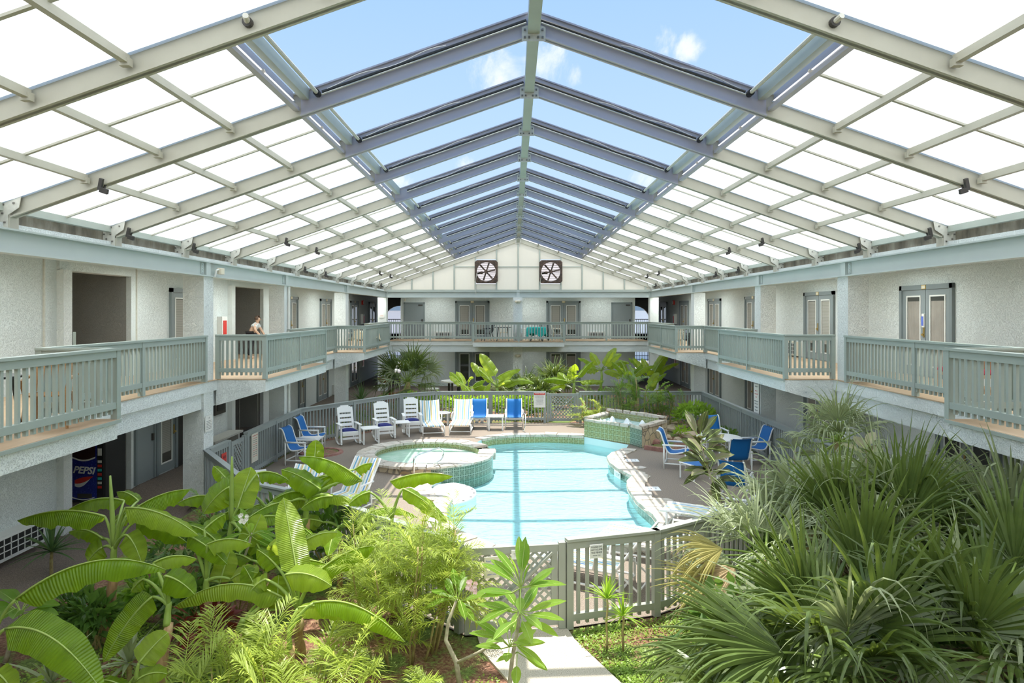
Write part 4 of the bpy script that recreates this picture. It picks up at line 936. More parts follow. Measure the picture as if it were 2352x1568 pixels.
def make_sling_chair(label, group):
    t = thing('sling_chair', label, 'chair', (0, 0, 0), 0, group)
    path = curve_pts([(.46, 1.0), (.36, .95), (.27, .70), (.17, .45), (.02, .40), (-.28, .46), (-.34, .44)], 4)
    sheet(path, .50).build('sling', M['blue'], t, smooth=True, local=True, solid=.006)
    for s_ in (-1, 1):
        x = s_ * .27
        MB().tube([(x, y, z) for y, z in path], .019, 8).build('side_rail', W_, t, smooth=True, local=True)
        MB().tube([(s_ * .31, -.30, 0), (s_ * .31, -.30, .62)], .021, 8).build('leg', W_, t, smooth=True, local=True)
        MB().tube([(s_ * .31, .26, 0), (s_ * .31, .26, .64)], .021, 8).build('leg', W_, t, smooth=True, local=True)
        MB().tube([(s_ * .31, -.32, .63), (s_ * .31, .30, .63)], .024, 8).build('armrest', W_, t, smooth=True, local=True)
    b = MB(); b.tube([(-.31, -.30, .38), (.31, -.30, .38)], .018, 8); b.build('front_stretcher', W_, t, smooth=True, local=True)
    b = MB(); b.tube([(-.31, .26, .14), (.31, .26, .14)], .018, 8); b.build('rear_stretcher', W_, t, smooth=True, local=True)
    for s_ in (-1, 1): b = MB(); b.tube([(s_ * .31, -.30, .14), (s_ * .31, .26, .14)], .018, 8); b.build('side_stretcher', W_, t, smooth=True, local=True)
    return t
used = {}
def put(key, maker, loc, rz, label, group):
    if key not in used:
        t = maker(label, group); used[key] = t; t.location = loc; t.rotation_euler = (0, 0, rz); return t
    return dup(used[key], loc, rz, label, group)
G1 = 'blue sling patio chairs'
def chair(px, py, rz, label): put('sc', make_sling_chair, G(px, py), math.radians(rz), label, G1)
chair(1100, 983, 0, 'blue sling chair left of the small square table at the far fence, facing the pool')
chair(1181, 983, 0, 'blue sling chair nearest the pool rules sign, facing the pool')
chair(688, 1064, 82, 'blue sling chair in the left corner, nearer the banana leaves')
chair(716, 1032, 88, 'blue sling chair in the left corner beside the railing corner, behind the slatted table')
chair(1546, 1070, 68, 'blue sling chair of the dining set closest to the pool and rubble fountain') if False else None
chair(1551, 1072, 70, 'blue sling chair of the round table set closest to the fountain')
chair(1641, 1034, 4, 'blue sling chair behind the round white table, back towards the mulch bed')
chair(1690, 1090, 183, 'blue sling chair with its back to the viewer at the round table')
chair(1735, 1062, -82, 'blue sling chair at the round table against the long side fence')
chair(1688, 1155, 150, 'blue sling chair half hidden by the palm fronds nearest the front fence')
def make_ottoman(label, group):
    t = thing('sling_footstool', label, 'footstool', (0, 0, 0), 0, group)
    sheet([(-.25, .38), (0, .365), (.25, .38)], .5).build('sling', M['blue'], t, local=True, solid=.006)
    for sx in (-1, 1):
        MB().tube([(sx * .27, -.27, .38), (sx * .27, .27, .38)], .02, 8).build('side_rail', W_, t, local=True)
        for sy in (-1, 1): MB().tube([(sx * .27, sy * .24, 0), (sx * .27, sy * .24, .37)], .02, 8).build('leg', W_, t, local=True)
    return t
put('ot', make_ottoman, G(1597, 1098), .5, 'low blue sling footstool in front of the chair by the fountain', None)
def make_chaise(label, group):
    t = thing('chaise_lounge', label, 'lounge chair', (0, 0, 0), 0, group)
    path = curve_pts([(.74, .98), (.52, .70), (.28, .38), (.16, .33), (-.5, .35), (-1.08, .36), (-1.14, .34)], 4)
    sheet(path, .60).build('sling', M['stripe'], t, smooth=True, local=True, solid=.006)
    for s_ in (-1, 1):
        MB().tube([(s_ * .325, y, z) for y, z in path], .021, 8).build('side_rail', W_, t, smooth=True, local=True)
        MB().tube([(s_ * .36, -1.0, 0), (s_ * .36, -1.0, .34)], .022, 8).build('leg', W_, t, smooth=True, local=True)
        MB().tube([(s_ * .36, .36, 0), (s_ * .36, .36, .36)], .022, 8).build('leg', W_, t, smooth=True, local=True)
        MB().tube([(s_ * .37, .42, .56), (s_ * .37, -.02, .56), (s_ * .37, -.05, .34)], .021, 8).build('armrest', W_, t, smooth=True, local=True)
        MB().tube([(s_ * .36, -1.0, .10), (s_ * .36, .36, .10)], .018, 8).build('side_stretcher', W_, t, local=True)
    for y, z in ((-1.0, .10), (.36, .10), (-1.0, .33)): MB().tube([(-.36, y, z), (.36, y, z)], .018, 8).build('cross_stretcher', W_, t, local=True)
    MB().tube([(-.33, .30, .36), (-.33, .62, .12), (.33, .62, .12), (.33, .30, .36)], .016, 7).build('back_support', W_, t, local=True)
    return t
G2 = 'striped sling chaise lounges'
def chaise(px, py, rz, label): put('ch', make_chaise, G(px, py), math.radians(rz), label, G2)
chaise(990, 989, 12, 'striped chaise lounge half in shade beside the white rocking chairs')
chaise(1062, 986, 0, 'sunlit striped chaise lounge beside the left blue chair at the far fence')
chaise(853, 1118, -28, 'striped chaise lounge against the stone side of the hot tub, back to the viewer') if False else None
put('ch', make_chaise, V((-3.75, 14.1, 0)), math.radians(-24), 'striped chaise lounge with its tall back against the stone hot tub side', G2)
put('ch', make_chaise, V((-4.65, 13.35, 0)), math.radians(-12), 'striped chaise lounge half hidden behind the largest arching banana leaf', G2)
put('ch', make_chaise, V((1.12, 10.28, 0)), math.radians(-117), 'striped chaise lounge just behind the front fence notice', G2)
put('ch', make_chaise, V((2.35, 11.35, 0)), math.radians(-117), 'striped chaise lounge behind the front fence beside the yellowed palm', G2)
put('ch', make_chaise, V((3.7, 12.7, 0)), math.radians(-117), 'striped chaise lounge behind the big palms at the front fence', G2)
def make_rocker(label, group):
    t = thing('rocking_chair', label, 'rocking chair', (0, 0, 0), 0, group)
    def bk(x, s_, off=0): return V((x, .20 + .30 * s_ + off, .40 + .72 * s_))
    b = MB()      # ladder back: two stiles and five slats with an arched top
    for x in (-.215, .215): b.beam(bk(x, 0), bk(x, .97), .07, .03, up=(0, 1, 0))
    for s0, s1 in ((.0, .12), (.17, .30), (.36, .49), (.55, .68), (.74, 1.0)):
        b.beam(bk(0, s0), bk(0, s1), .37, .022, up=(0, 1, 0))
    b.obox(bk(0, 1.015), (.13, 0, 0), (0, .011, 0), (0, .009, .024)); b.build('backrest', W_, t, local=True, bevel=.006)
    b = MB(); b.obox((0, -.03, .40), (.25, 0, 0), (0, .26, -.02), (0, .001, .018)); b.build('seat', W_, t, local=True, bevel=.008)
    b = MB(); b.box(-.25, -.31, .30, .25, -.28, .40); b.box(-.25, -.31, .19, .25, -.285, .255); b.build('front_apron', W_, t, local=True, bevel=.005)
    for s_ in (-1, 1):
        x = s_ * .29
        MB().beam((x, -.30, .04), (x, -.26, .62), .055, .045, up=(0, 1, 0)).build('leg', W_, t, local=True, bevel=.006)
        MB().beam((x, .34, .05), (x, .16, .62), .055, .045, up=(0, 1, 0)).build('leg', W_, t, local=True, bevel=.006)
        MB().obox((x, -.05, .635), (.05, 0, 0), (0, .32, .0), (0, 0, .016)).build('armrest', W_, t, local=True, bevel=.01)
        a = [R_(q) for q in range(-128, -46, 8)]
        b = MB(); rr = .62; P = [(x, .05 + rr * math.cos(q), rr + .005 + rr * math.sin(q)) for q in a]
        for p, q in zip(P[:-1], P[1:]): b.beam(p, q, .045, .035)
        b.build('rocker', W_, t, local=True)
    return t
G3 = 'white plastic rocking chairs'
rk = [(800, 1019, 28, 'white rocking chair nearest the left corner, navy cushion on its seat'), (882, 1006, 24, 'white rocking chair between the two white side tables'), (946, 993, 14, 'white rocking chair beside the shaded striped chaise')]
for i, (px, py, rz, lab) in enumerate(rk):
    put('rk', make_rocker, G(px, py), R_(rz), lab, G3)
    p = G(px, py); b = MB(); n = 8; P = []
    for k in range(n + 1):
        P.append([V((-.22 + .44 * k / n, -.26 + .46 * j / 8, .43 + .065 * (math.sin(PI * k / n) * math.sin(PI * j / 8)) ** .35)) for j in range(9)])
    b.grid(P, uv=False); b.grid([[V((q.x, q.y, .415)) for q in r] for r in P], uv=False)
    t = thing('seat_cushion', ['tufted navy cushion on the rocking chair nearest the corner', 'tufted navy cushion on the middle rocking chair', 'tufted navy cushion on the rocking chair beside the striped chaise'][i], 'cushion', p, R_(rz), 'navy seat cushions')
    b.build('pad', M['navy'], t, smooth=True, local=True, solid=.008)
    b = MB(); b.tube([(-.23, -.26, .43), (.23, -.26, .43), (.23, .20, .43), (-.23, .20, .43), (-.23, -.26, .43)], .013, 6); b.build('piping', M['navy'], t, local=True)
def make_table(label, group, w_=.56, h=.50, legs=True, round_=False):
    t = thing('side_table', label, 'table', (0, 0, 0), 0, group)
    b = MB()
    if round_: b.lathe([(.001, h), (w_ * .48, h), (w_ / 2, h - .012), (w_ / 2, h - .03), (.001, h - .035)], (0, 0, 0), 28)
    else: b.box(-w_ / 2, -w_ / 2, h - .035, w_ / 2, w_ / 2, h)
    b.build('tabletop', W_, t, local=True, bevel=0 if round_ else .012)
    d = w_ * (.33 if round_ else .42)
    for sx in (-1, 1):
        for sy in (-1, 1): MB().box(sx * d - .022, sy * d - .022, 0, sx * d + .022, sy * d + .022, h - .03).build('leg', W_, t, local=True, bevel=.006)
        MB().box(sx * d - .02, -d, .02, sx * d + .02, d, .055).build('base_rail', W_, t, local=True)
    return t
G4 = 'white plastic side tables'
for px, py, rz, lab in ((849, 1017, 25, 'white side table between the first and second rocking chairs'), (921, 1002, 18, 'white side table between the second and third rocking chairs'), (1139, 986, 0, 'white square side table between the two sunlit blue chairs')):
    put('st', make_table, G(px, py), R_(rz), lab, G4)
put('rt', lambda l, g: make_table(l, g, .62, .46, True, True), G(1016, 975), 0, 'round white side table between the two striped chaises', G4)
def make_slat(label, group):
    t = thing('slatted_table', label, 'table', (0, 0, 0), 0, group); b = MB()
    for k in range(6): b.box(-.32, -.32 + k * .11, .47, .32, -.32 + k * .11 + .085, .5)
    b.build('tabletop', W_, t, local=True)
    for sx in (-1, 1):
        for sy in (-1, 1): MB().tube([(sx * .28, sy * .26, 0), (sx * .28, sy * .26, .47)], .021, 8).build('leg', W_, t, local=True)
        MB().tube([(sx * .28, -.26, .10), (sx * .28, .26, .10)], .016, 7).build('side_stretcher', W_, t, local=True)
    return t
make_slat('white slatted table between the two blue chairs in the left corner', None).location = G(712, 1045)
t = make_slat('white slatted table beside the narrow left gate, mostly under leaves', None); t.location = V((-6.2, 15.3, 0)); t.rotation_euler = (0, 0, .4)
t = thing('round_dining_table', 'round white patio table in the middle of the four blue chairs', 'table', G(1652, 1062)); p = G(1652, 1062)
b = MB(); b.lathe([(.001, .72), (.58, .72), (.61, .71), (.61, .69), (.58, .675), (.001, .675)], p, 40); b.build('tabletop', W_, t)
for k in range(4):
    a = PI / 4 + k * PI / 2; c_, s_ = math.cos(a), math.sin(a)
    b = MB(); b.tube([(p.x + .40 * c_, p.y + .40 * s_, 0), (p.x + .36 * c_, p.y + .36 * s_, .68)], .024, 8); b.build('leg', W_, t)
b = MB(); b.tube([(p.x - .28, p.y - .28, .14), (p.x + .28, p.y + .28, .14)], .018, 7); b.tube([(p.x - .28, p.y + .28, .14), (p.x + .28, p.y - .28, .14)], .018, 7); b.build('cross_stretcher', W_, t)
# plant stand markers: two lantern spots at the far fence
for i, x in enumerate((1095, 1107)):
    p = G(x, 973) + V((0, .05, 0)); t = thing('deck_spotlight', ['small black floodlight under the left blue chair by the fence, left one', 'small black floodlight under the left blue chair by the fence, right one'][i], 'light', p)
    b = MB(); b.lathe([(.001, 0), (.06, 0), (.07, .05), (.03, .08), (.001, .08)], p, 10); b.build('base', M['black'], t); b = MB(); b.box(p.x - .06, p.y - .04, .08, p.x + .06, p.y + .03, .19); b.build('lamp_head', M['paper'], t)
# handrails
t = thing('handrail', 'bent steel handrail at the steps of the round hot tub', 'handrail', G(966, 1085))
p0, p1 = V((-2.75, 16.85, 0)), V((-2.05, 17.62, .18)); u = (p1 - p0); b = MB()
P = [p0, p0 + V((0, 0, .45))] + [p0 + V((0, 0, .45)) + u * (.10 * (1 - math.cos(a))) + V((0, 0, .10 * math.sin(a))) for a in (.4, .8, 1.2, 1.57)] + [p0 + u * .8 + V((0, 0, .50))] + [p0 + u * (.8 + .15 * math.sin(a)) + V((0, 0, .30 + .14 * math.cos(a))) for a in (.5, 1.0, 1.57, 2.2, 2.8)] + [p0 + u * .62 + V((0, 0, .14))]
b.tube(P, .021, 10); b.build('rail_tube', M['chrome'], t, smooth=True)
b = MB(); b.lathe([(.05, 0), (.05, .012), (.022, .03)], p0, 12); b.build('floor_flange', M['chrome'], t)
p = G(1203, 990); t = thing('handrail', 'slim steel grab rail at the far edge of the pool', 'handrail', p)
b = MB(); b.tube([p, p + V((-.05, .12, .50)), p + V((0, .06, .62)), p + V((.06, -.08, .60)), p + V((.06, -.25, .40)), p + V((.0, -.42, .0))], .02, 8); b.build('rail_tube', M['chrome'], t, smooth=True)
b = MB(); b.lathe([(.05, 0), (.05, .012), (.022, .03)], p, 10); b.build('floor_flange', M['chrome'], t)
# flagstones let into the deck and loose rocks of the bed by the fountain
random.seed(21)
def rock(c, r, name, label, m, flatn=.45, group=None):
    b = MB(); n, k = 9, 5; P = []
    for i in range(k + 1):
        th = PI * i / k
        P.append([V(c) + V((r * math.sin(th) * math.cos(2 * PI * j / n) * random.uniform(.8, 1.2), r * math.sin(th) * math.sin(2 * PI * j / n) * random.uniform(.8, 1.2), r * flatn * (math.cos(th) + .6))) for j in range(n)])
    for row in P: row.append(row[0])
    b.grid(P, uv=False); t = b.build(name, m); return tag(t, label, 'rock', group)
rockm = ramp_mat('sandstone', 5, [(.3, (.38, .28, .18)), (.6, (.60, .48, .34)), (.8, (.70, .60, .46))], .9, 6, .02)
redrock = ramp_mat('red_sandstone', 5, [(.3, (.22, .10, .08)), (.6, (.36, .19, .15)), (.8, (.46, .28, .22))], .9, 6, .02)
spots = [(1506, 1020, .17, 'red-brown boulder at the foot of the rubble fountain wall, nearest the pool', redrock), (1530, 1010, .2, 'tan rock leaning on the side of the rubble fountain', rockm), (1548, 992, .28, 'large flat tan slab between fountain and mulch bed', rockm), (1560, 1000, .17, 'small round tan rock just behind the chair by the fountain', rockm), (1543, 977, .22, 'tan slab at the back edge of the mulch bed near the green bush', rockm), (1556, 1012, .14, 'little pale rock lowest in the rock border', rockm), (1585, 1006, .26, 'broad tan rock between the two blue chairs nearest the bed', rockm), (1532, 985, .15, 'small tan rock tucked against the fountain corner', rockm), (1572, 984, .16, 'small rock at the foot of the green bush', rockm)]
for px, py, r, lab, m_ in spots: rock(G(px, py), r, 'boulder', lab, m_, .6, 'border rocks')
o = MB(); o.prism([(3.75, 20.45), (4.6, 19.8), (5.8, 20.4), (6.7, 20.2), (6.75, 25.2), (3.2, 25.2), (3.1, 23.9), (4.75, 22.0)], -.02, .03); struct(o.build('ground_bed', M['bed']))
o = MB(); 
for p, q in (((3.72, 20.45), (4.6, 19.72)), ((4.6, 19.72), (5.8, 20.32))): o.beam((*p, .06), (*q, .06), .10, .12)
struct(o.build('trim_8', redrock))
mb = MB()
for px, py, r in ((1460, 1086, .28), (1476, 1094, .26), (1468, 1074, .2), (1490, 1150, .3), (1508, 1158, .3), (1524, 1150, .26), (1520, 1172, .3), (1540, 1180, .28), (1500, 1172, .2)):
    p = G(px, py); n = 6; mb.prism([(p.x + r * random.uniform(.75, 1.1) * math.cos(2 * PI * k / n), p.y + r * random.uniform(.7, 1.0) * math.sin(2 * PI * k / n)) for k in range(n)], 0, .012 + random.uniform(0, .006))
tag(mb.build('flagstone_paving', M['coping']), 'pale irregular flagstones let into the deck along the right pool edge', 'paving', kind='stuff')
# small ring bed at the left corner
p = G(738, 1040); mb = MB(); mb.lathe([(.50, 0), (.52, .05), (.62, .05), (.64, 0)], p, 24); t = thing('planting_ring', 'low curved brick edging ring by the left corner table', 'planting ring', p); mb.build('edging', redrock, t); mb = MB(); mb.disc((p.x, p.y, .02), .5, 20); mb.build('mulch', M['bed'], t)
# ---------------------------------------------------------------- plants
UP = V((0, 0, 1))
M['banana'] = leafmat('banana_leaf', (.145, .265, .014), (.54, .70, .03), .46, .28, stripes=9, var=.55)  # strong tone bands paint lit and shaded patches along the blade
M['banana_pale'] = leafmat('banana_leaf_pale', (.27, .40, .045), (.66, .80, .07), .48, .26, stripes=7, var=.38)
M['midrib'] = leafmat('leaf_midrib', (.40, .52, .13), (.45, .6, .15), .15, .4)
M['petiole'] = leafmat('leaf_stalk', (.30, .42, .09), (.4, .5, .1), .1, .4)
M['sheath'] = ramp_mat('banana_trunk', 7, [(.3, (.18, .10, .045)), (.5, (.42, .26, .13)), (.7, (.58, .43, .25))], .8, 5, .01, vec=(1, 1, .12))
M['fan'] = leafmat('fan_palm_leaf', (.105, .155, .040), (.25, .34, .05), .28, .28, var=.50)
M['fan_grey'] = leafmat('fan_palm_leaf_pale', (.30, .35, .19), (.42, .48, .20), .28, .36, var=.3)
M['fan_yellow'] = leafmat('fan_palm_leaf_yellowed', (.40, .36, .12), (.55, .50, .14), .3, .5, var=.3)
M['fan_dead'] = leafmat('fan_palm_leaf_dead', (.42, .31, .17), (.4, .3, .15), .15, .8, var=.35)
M['areca'] = leafmat('areca_leaf', (.33, .42, .075), (.64, .72, .13), .46, .40, var=.35)
M['areca_dark'] = leafmat('bamboo_palm_leaf', (.15, .26, .045), (.36, .54, .08), .42, .40, var=.35)
M['cane'] = ramp_mat('palm_cane', 8, [(.3, (.22, .15, .06)), (.6, (.40, .34, .14)), (.8, (.46, .46, .18))], .7, 4)
M['plumeria'] = leafmat('plumeria_leaf', (.20, .38, .045), (.52, .76, .09), .45, .32, stripes=5, var=.22)
M['bark_grey'] = ramp_mat('grey_bark', 9, [(.3, (.26, .22, .15)), (.7, (.50, .46, .34))], .85, 4, .01)
M['rubber'] = leafmat('rubber_leaf', (.075, .10, .03), (.22, .22, .06), .25, .22, stripes=4, var=.4)
M['rubber_pale'] = leafmat('rubber_leaf_underside', (.36, .34, .20), (.4, .35, .15), .2, .4, stripes=3, var=.3)
M['shrub'] = leafmat('shrub_leaf', (.19, .34, .04), (.46, .66, .08), .42, .4, var=.4)
M['shrub_bright'] = leafmat('bright_shrub_leaf', (.28, .44, .04), (.55, .78, .07), .45, .4, var=.4)
M['shrub_dark'] = leafmat('dark_shrub_leaf', (.085, .17, .035), (.24, .40, .06), .35, .36, var=.4)
M['yucca'] = leafmat('yucca_leaf', (.085, .16, .055), (.2, .32, .08), .25, .4, var=.3)
M['petal'] = mat('pink_petal', (.85, .50, .56), .6, .25, 20, c2=(.90, .78, .72))
M['petal_white'] = mat('white_petal', (.86, .84, .78), .6, .1, 20)
M['red_leaf'] = leafmat('red_leaf', (.20, .035, .03), (.3, .06, .04), .3, .4, var=.4)

CAMP = V((CX, 0, EYE))
def bez(S_, C_, E_, n):
    return [S_ * (1 - t) ** 2 + C_ * 2 * t * (1 - t) + E_ * t * t for t in (k / n for k in range(n + 1))]
def ribbon(P, wfun, nrm0, fold=.4, nb=3, wav=0.0, ph=0.0, tear=0.0):
    """leaf blade along P; wfun(t) half width; nrm0 the way the upper side faces; returns grid rows"""
    rows = []; N = len(P) - 1
    for i, p in enumerate(P):
        T = (P[min(i + 1, N)] - P[max(i - 1, 0)]).normalized(); s_ = T.cross(nrm0)
        if s_.length < 1e-3: s_ = T.orthogonal()
        s_.normalize(); n_ = s_.cross(T); t = i / N; w_ = wfun(t); row = []
        for j in range(-nb, nb + 1):
            a = abs(j) / nb; sg = 1 if j > 0 else -1
            drop = math.sin(fold) * a * w_ * (0.65 + .35 * a); outw = math.cos(fold * (.7 + .3 * a)) * a * w_
            row.append(p + s_ * sg * outw - n_ * drop + n_ * wav * w_ * a * (math.sin(17 * t + ph + sg) * .6 + .4 * math.sin(39 * t + 2 * ph + 2 * sg)))
        rows.append(row)
    return rows
bw = lambda W, p=.42: (lambda t: W * max(0.0, min(1.0, t / .10)) ** .6 * max(0.0, 1 - max(0, (t - .45) / .555) ** 2.3) ** .75 if t < 1 else .001)
lw = lambda W: (lambda t: W * max(.02, math.sin(PI * min(1, t * .97 + .02)) ** .8))
def banana_leaf(par, S_, E_, arch=.2, W=.17, tc=.5, fold=.5, m='banana', pet=None, wav=.2, sag=0, midrib=True):
    S_, E_ = V(S_), V(E_); Ln = (E_ - S_).length; C_ = (S_ + E_) / 2 + UP * arch * Ln * 2
    P = bez(S_, C_, E_, 20); tocam = (CAMP - (S_ + E_) / 2).normalized(); n0 = (UP * (1 - tc) + tocam * tc).normalized()
    b = MB(); b.grid(ribbon(P, bw(W), n0, fold, 3, wav, random.uniform(0, 6)))
    o = b.build('leaf', M[m], par, smooth=True)
    if midrib:
        MB().tube([p + n0 * .004 for p in P], [.013 * (1 - .75 * k / 20) for k in range(21)], 5).build('midrib', M['midrib'], o, smooth=True)
    if pet is not None:
        pet = V(pet); C2 = pet + (S_ - pet) * .45 + UP * (S_ - pet).length * .25
        Q = bez(pet, C2, S_, 7); b = MB(); b.tube(Q, [.026 * (1 - .45 * k / 7) for k in range(8)], 7); b.build('leaf_stalk', M['petiole'], o, smooth=True)
    return o
def trunk(par, p0, p1, r0, r1, m='sheath', n=9, name='trunk', k=7, bend=.03):
    p0, p1 = V(p0), V(p1); P = [p0.lerp(p1, i / k) + V((math.sin(i * 1.3) * bend, math.cos(i * 1.7) * bend, 0)) * (i / k) for i in range(k + 1)]
    b = MB(); b.tube(P, [r0 + (r1 - r0) * (i / k) ** .8 for i in range(k + 1)], n); return b.build(name, M[m], par, smooth=True)
def banana(label, base_, crown, leaves, Y, r=.075, group='banana plants in the near bed', spear=None, trunk_on=True, auto=0, seed=1):
    """leaves: (sx, sy, ex, ey, arch, width, tilt to viewer, fold, dY start, dY end, material, stalk?) in photo pixels at depth Y"""
    random.seed(seed); c = V(crown); t = thing('banana_plant', label, 'banana plant', base_, 0, group)
    if trunk_on:
        trunk(t, base_, V(base_).lerp(c, .80), r, r * .62); trunk(t, V(base_).lerp(c, .78), c + UP * .05, r * .6, r * .4, 'petiole', name='upper_stem', bend=.005)
    for l in leaves:
        sx, sy, ex, ey, arch, W, tc, fold, d0, d1, m_, st = l
        banana_leaf(t, D(sx, sy, Y + d0), D(ex, ey, Y + d1), arch, W, tc, fold, m_, c if st else None)
    if spear: b = MB(); q = [c.lerp(V(spear), k / 6) for k in range(7)]; b.tube(q, [.03, .032, .032, .030, .026, .02, .012], 7); b.build('rolled_leaf', M['petiole'], t, smooth=True)
    for k in range(auto):
        a = random.uniform(0, 2 * PI); ln = random.uniform(.6, 1.15); el = random.uniform(-.15, .75)
        d = V((math.cos(a) * math.cos(el), math.sin(a) * math.cos(el), math.sin(el))); s0 = c + d * .25 + UP * .05
        banana_leaf(t, s0, s0 + d * ln - UP * random.uniform(.0, .35), random.uniform(.08, .2), random.uniform(.10, .17), random.uniform(.2, .6), random.uniform(.3, .8), random.choice(('banana', 'banana', 'banana_pale')), c)
    return t
# --- the banana grove of the near left bed
B, BP = 'banana', 'banana_pale'
Y1 = 8.5
banana('banana plant with a tall rolled leaf stump before the drinks machine', G(250, 1474), D(262, 1262, Y1), [
    (241, 1186, 40, 1196, .085, .20, .25, 1.0, 0, .1, B, 1), (292, 1182, 437, 1124, .10, .20, .35, .9, .1, .2, B, 1),
    (288, 1166, 456, 1230, .09, .19, .45, .75, -.1, -.3, BP, 1), (312, 1195, 430, 1246, .07, .16, .35, .9, .15, .1, B, 1),
    (285, 1150, 158, 1170, .10, .15, .3, .8, .5, .6, B, 1), (236, 1238, 158, 1222, .14, .12, .4, .8, .3, .4, B, 1),
    (290, 1228, 326, 1296, .16, .15, .8, .4, -.15, -.2, BP, 1), (236, 1256, 202, 1290, .1, .14, .8, .3, .1, .1, B, 1),
    (318, 1150, 268, 1130, .12, .12, .5, .6, .9, 1.0, B, 1), (262, 1200, 330, 1160, .1, .13, .5, .6, .7, .9, B, 1)], Y1, .085, spear=D(253, 1092, Y1), seed=3)
Y2 = 7.0
banana('banana plant at the picture edge whose huge arching leaf spans the near left bed', V((-5.9, 7.3, 0)), D(-40, 1520, Y2), [
    (36, 1376, 380, 1308, .165, .23, .38, .80, 0, .3, B, 1)], Y2, .09, seed=5)
Y2 = 6.4
banana('nearest banana plant with a broad leaf drooping out of the bottom corner', V((-5.6, 6.2, 0)), D(-30, 1500, Y2), [
    (12, 1444, 236, 1590, .17, .20, .78, .35, 0, -.2, B, 1), (-20, 1545, 34, 1600, .2, .15, .6, .5, -.2, -.2, BP, 1), (40, 1600, 100, 1560, .1, .10, .5, .4, 0, 0, BP, 0)], Y2, .09, seed=6)
Y3 = 7.5
banana('slender banana plant with one long leaf hanging straight down to the mulch', V((-4.1, 7.3, 0)), D(388, 1392, Y3), [
    (350, 1370, 237, 1521, .10, .15, .8, .35, 0, -.2, B, 1), (352, 1293, 452, 1284, .12, .14, .3, .9, .2, .2, BP, 1), (378, 1322, 448, 1366, .10, .17, .7, .5, -.1, -.1, B, 1),
    (330, 1330, 300, 1360, .1, .1, .5, .5, .2, .2, B, 1)], Y3, .075, seed=7)
banana('young banana sucker with two broad lit leaves in front of the slender plant', V((-4.6, 7.0, 0)), D(312, 1560, 6.9), [
    (319, 1522, 386, 1452, .04, .14, .8, .3, 0, .1, BP, 1), (308, 1566, 384, 1548, .14, .13, .6, .5, 0, 0, BP, 1), (300, 1590, 225, 1562, .12, .10, .5, .5, .1, .1, B, 1)], 6.9, .03, seed=8)
Y4 = 8.3
banana('banana plant in the middle of the grove with crossed stalks and a low curved leaf', G(472, 1490), D(474, 1335, Y4), [
    (432, 1230, 522, 1296, .06, .13, .65, .5, 0, -.1, B, 1), (476, 1250, 579, 1250, .11, .15, .35, .85, -.1, -.2, BP, 1), (470, 1215, 518, 1180, .06, .13, .55, .6, .1, .2, B, 1),
    (500, 1246, 420, 1206, .12, .16, .5, .6, .4, .5, B, 1), (505, 1338, 530, 1262, .05, .15, .75, .4, .05, .2, BP, 1), (530, 1330, 592, 1316, .12, .17, .6, .5, 0, -.1, BP, 1)], Y4, .08, seed=9)
Y5 = 7.9
banana('banana plant with a cut trunk and one long leaf folded over toward the left', G(522, 1510), D(560, 1430, Y5), [
    (652, 1374, 398, 1396, .165, .18, .4, .85, 0, .1, BP, 1), (600, 1380, 560, 1300, .06, .14, .7, .4, .2, .3, B, 1), (636, 1400, 640, 1320, .02, .14, .8, .3, .1, .2, B, 1), (590, 1430, 575, 1490, .1, .14, .8, .3, -.1, -.1, B, 0)], Y5, .10, seed=10)
Y6 = 7.8
banana('brightly sunlit banana plant with an upright centre leaf in front of the feathery palms', G(690, 1500), D(684, 1400, Y6), [
    (683, 1318, 651, 1142, .015, .17, .95, .25, 0, .3, BP, 1), (732, 1312, 863, 1254, .10, .17, .35, .9, 0, 0, B, 1), (688, 1249, 776, 1223, .10, .14, .5, .7, .3, .3, BP, 1),
    (655, 1320, 762, 1346, .12, .19, .65, .6, -.2, -.3, BP, 1), (636, 1300, 590, 1262, .06, .12, .6, .5, .2, .3, B, 1), (610, 1330, 570, 1365, .1, .12, .6, .5, .1, .1, BP, 1)], Y6, .07, seed=11)
banana('banana shoot with one long two-toned leaf bending down into the feathery palms', V((-2.6, 7.1, 0)), D(664, 1452, 7.2), [
    (720, 1385, 930, 1474, .145, .15, .35, .8, 0, -.3, B, 1), (684, 1396, 815, 1414, .10, .13, .5, .6, .1, .1, BP, 1)], 7.2, .05, seed=12)
Y7 = 9.4
banana('banana plant against the curving fence with one tall upright oval leaf', V((-4.35, 9.4, 0)), D(532, 1200, Y7), [
    (545, 1168, 577, 1072, .0, .20, .95, .15, 0, .3, BP, 1), (528, 1118, 466, 1180, .10, .22, .7, .5, .0, 0, B, 1), (526, 1108, 490, 1070, .05, .12, .6, .5, .3, .4, B, 1),
    (568, 1255, 600, 1180, .0, .16, .9, .2, -.4, -.3, BP, 1), (592, 1086, 664, 1104, .12, .15, .4, .8, .3, .2, B, 1), (520, 1150, 405, 1158, .14, .15, .4, .8, .2, .2, B, 1), (556, 1200, 620, 1170, .1, .15, .5, .6, .2, .3, B, 1)], Y7, .07, spear=D(533, 1048, Y7), auto=3, seed=13)
Y8 = 10.0
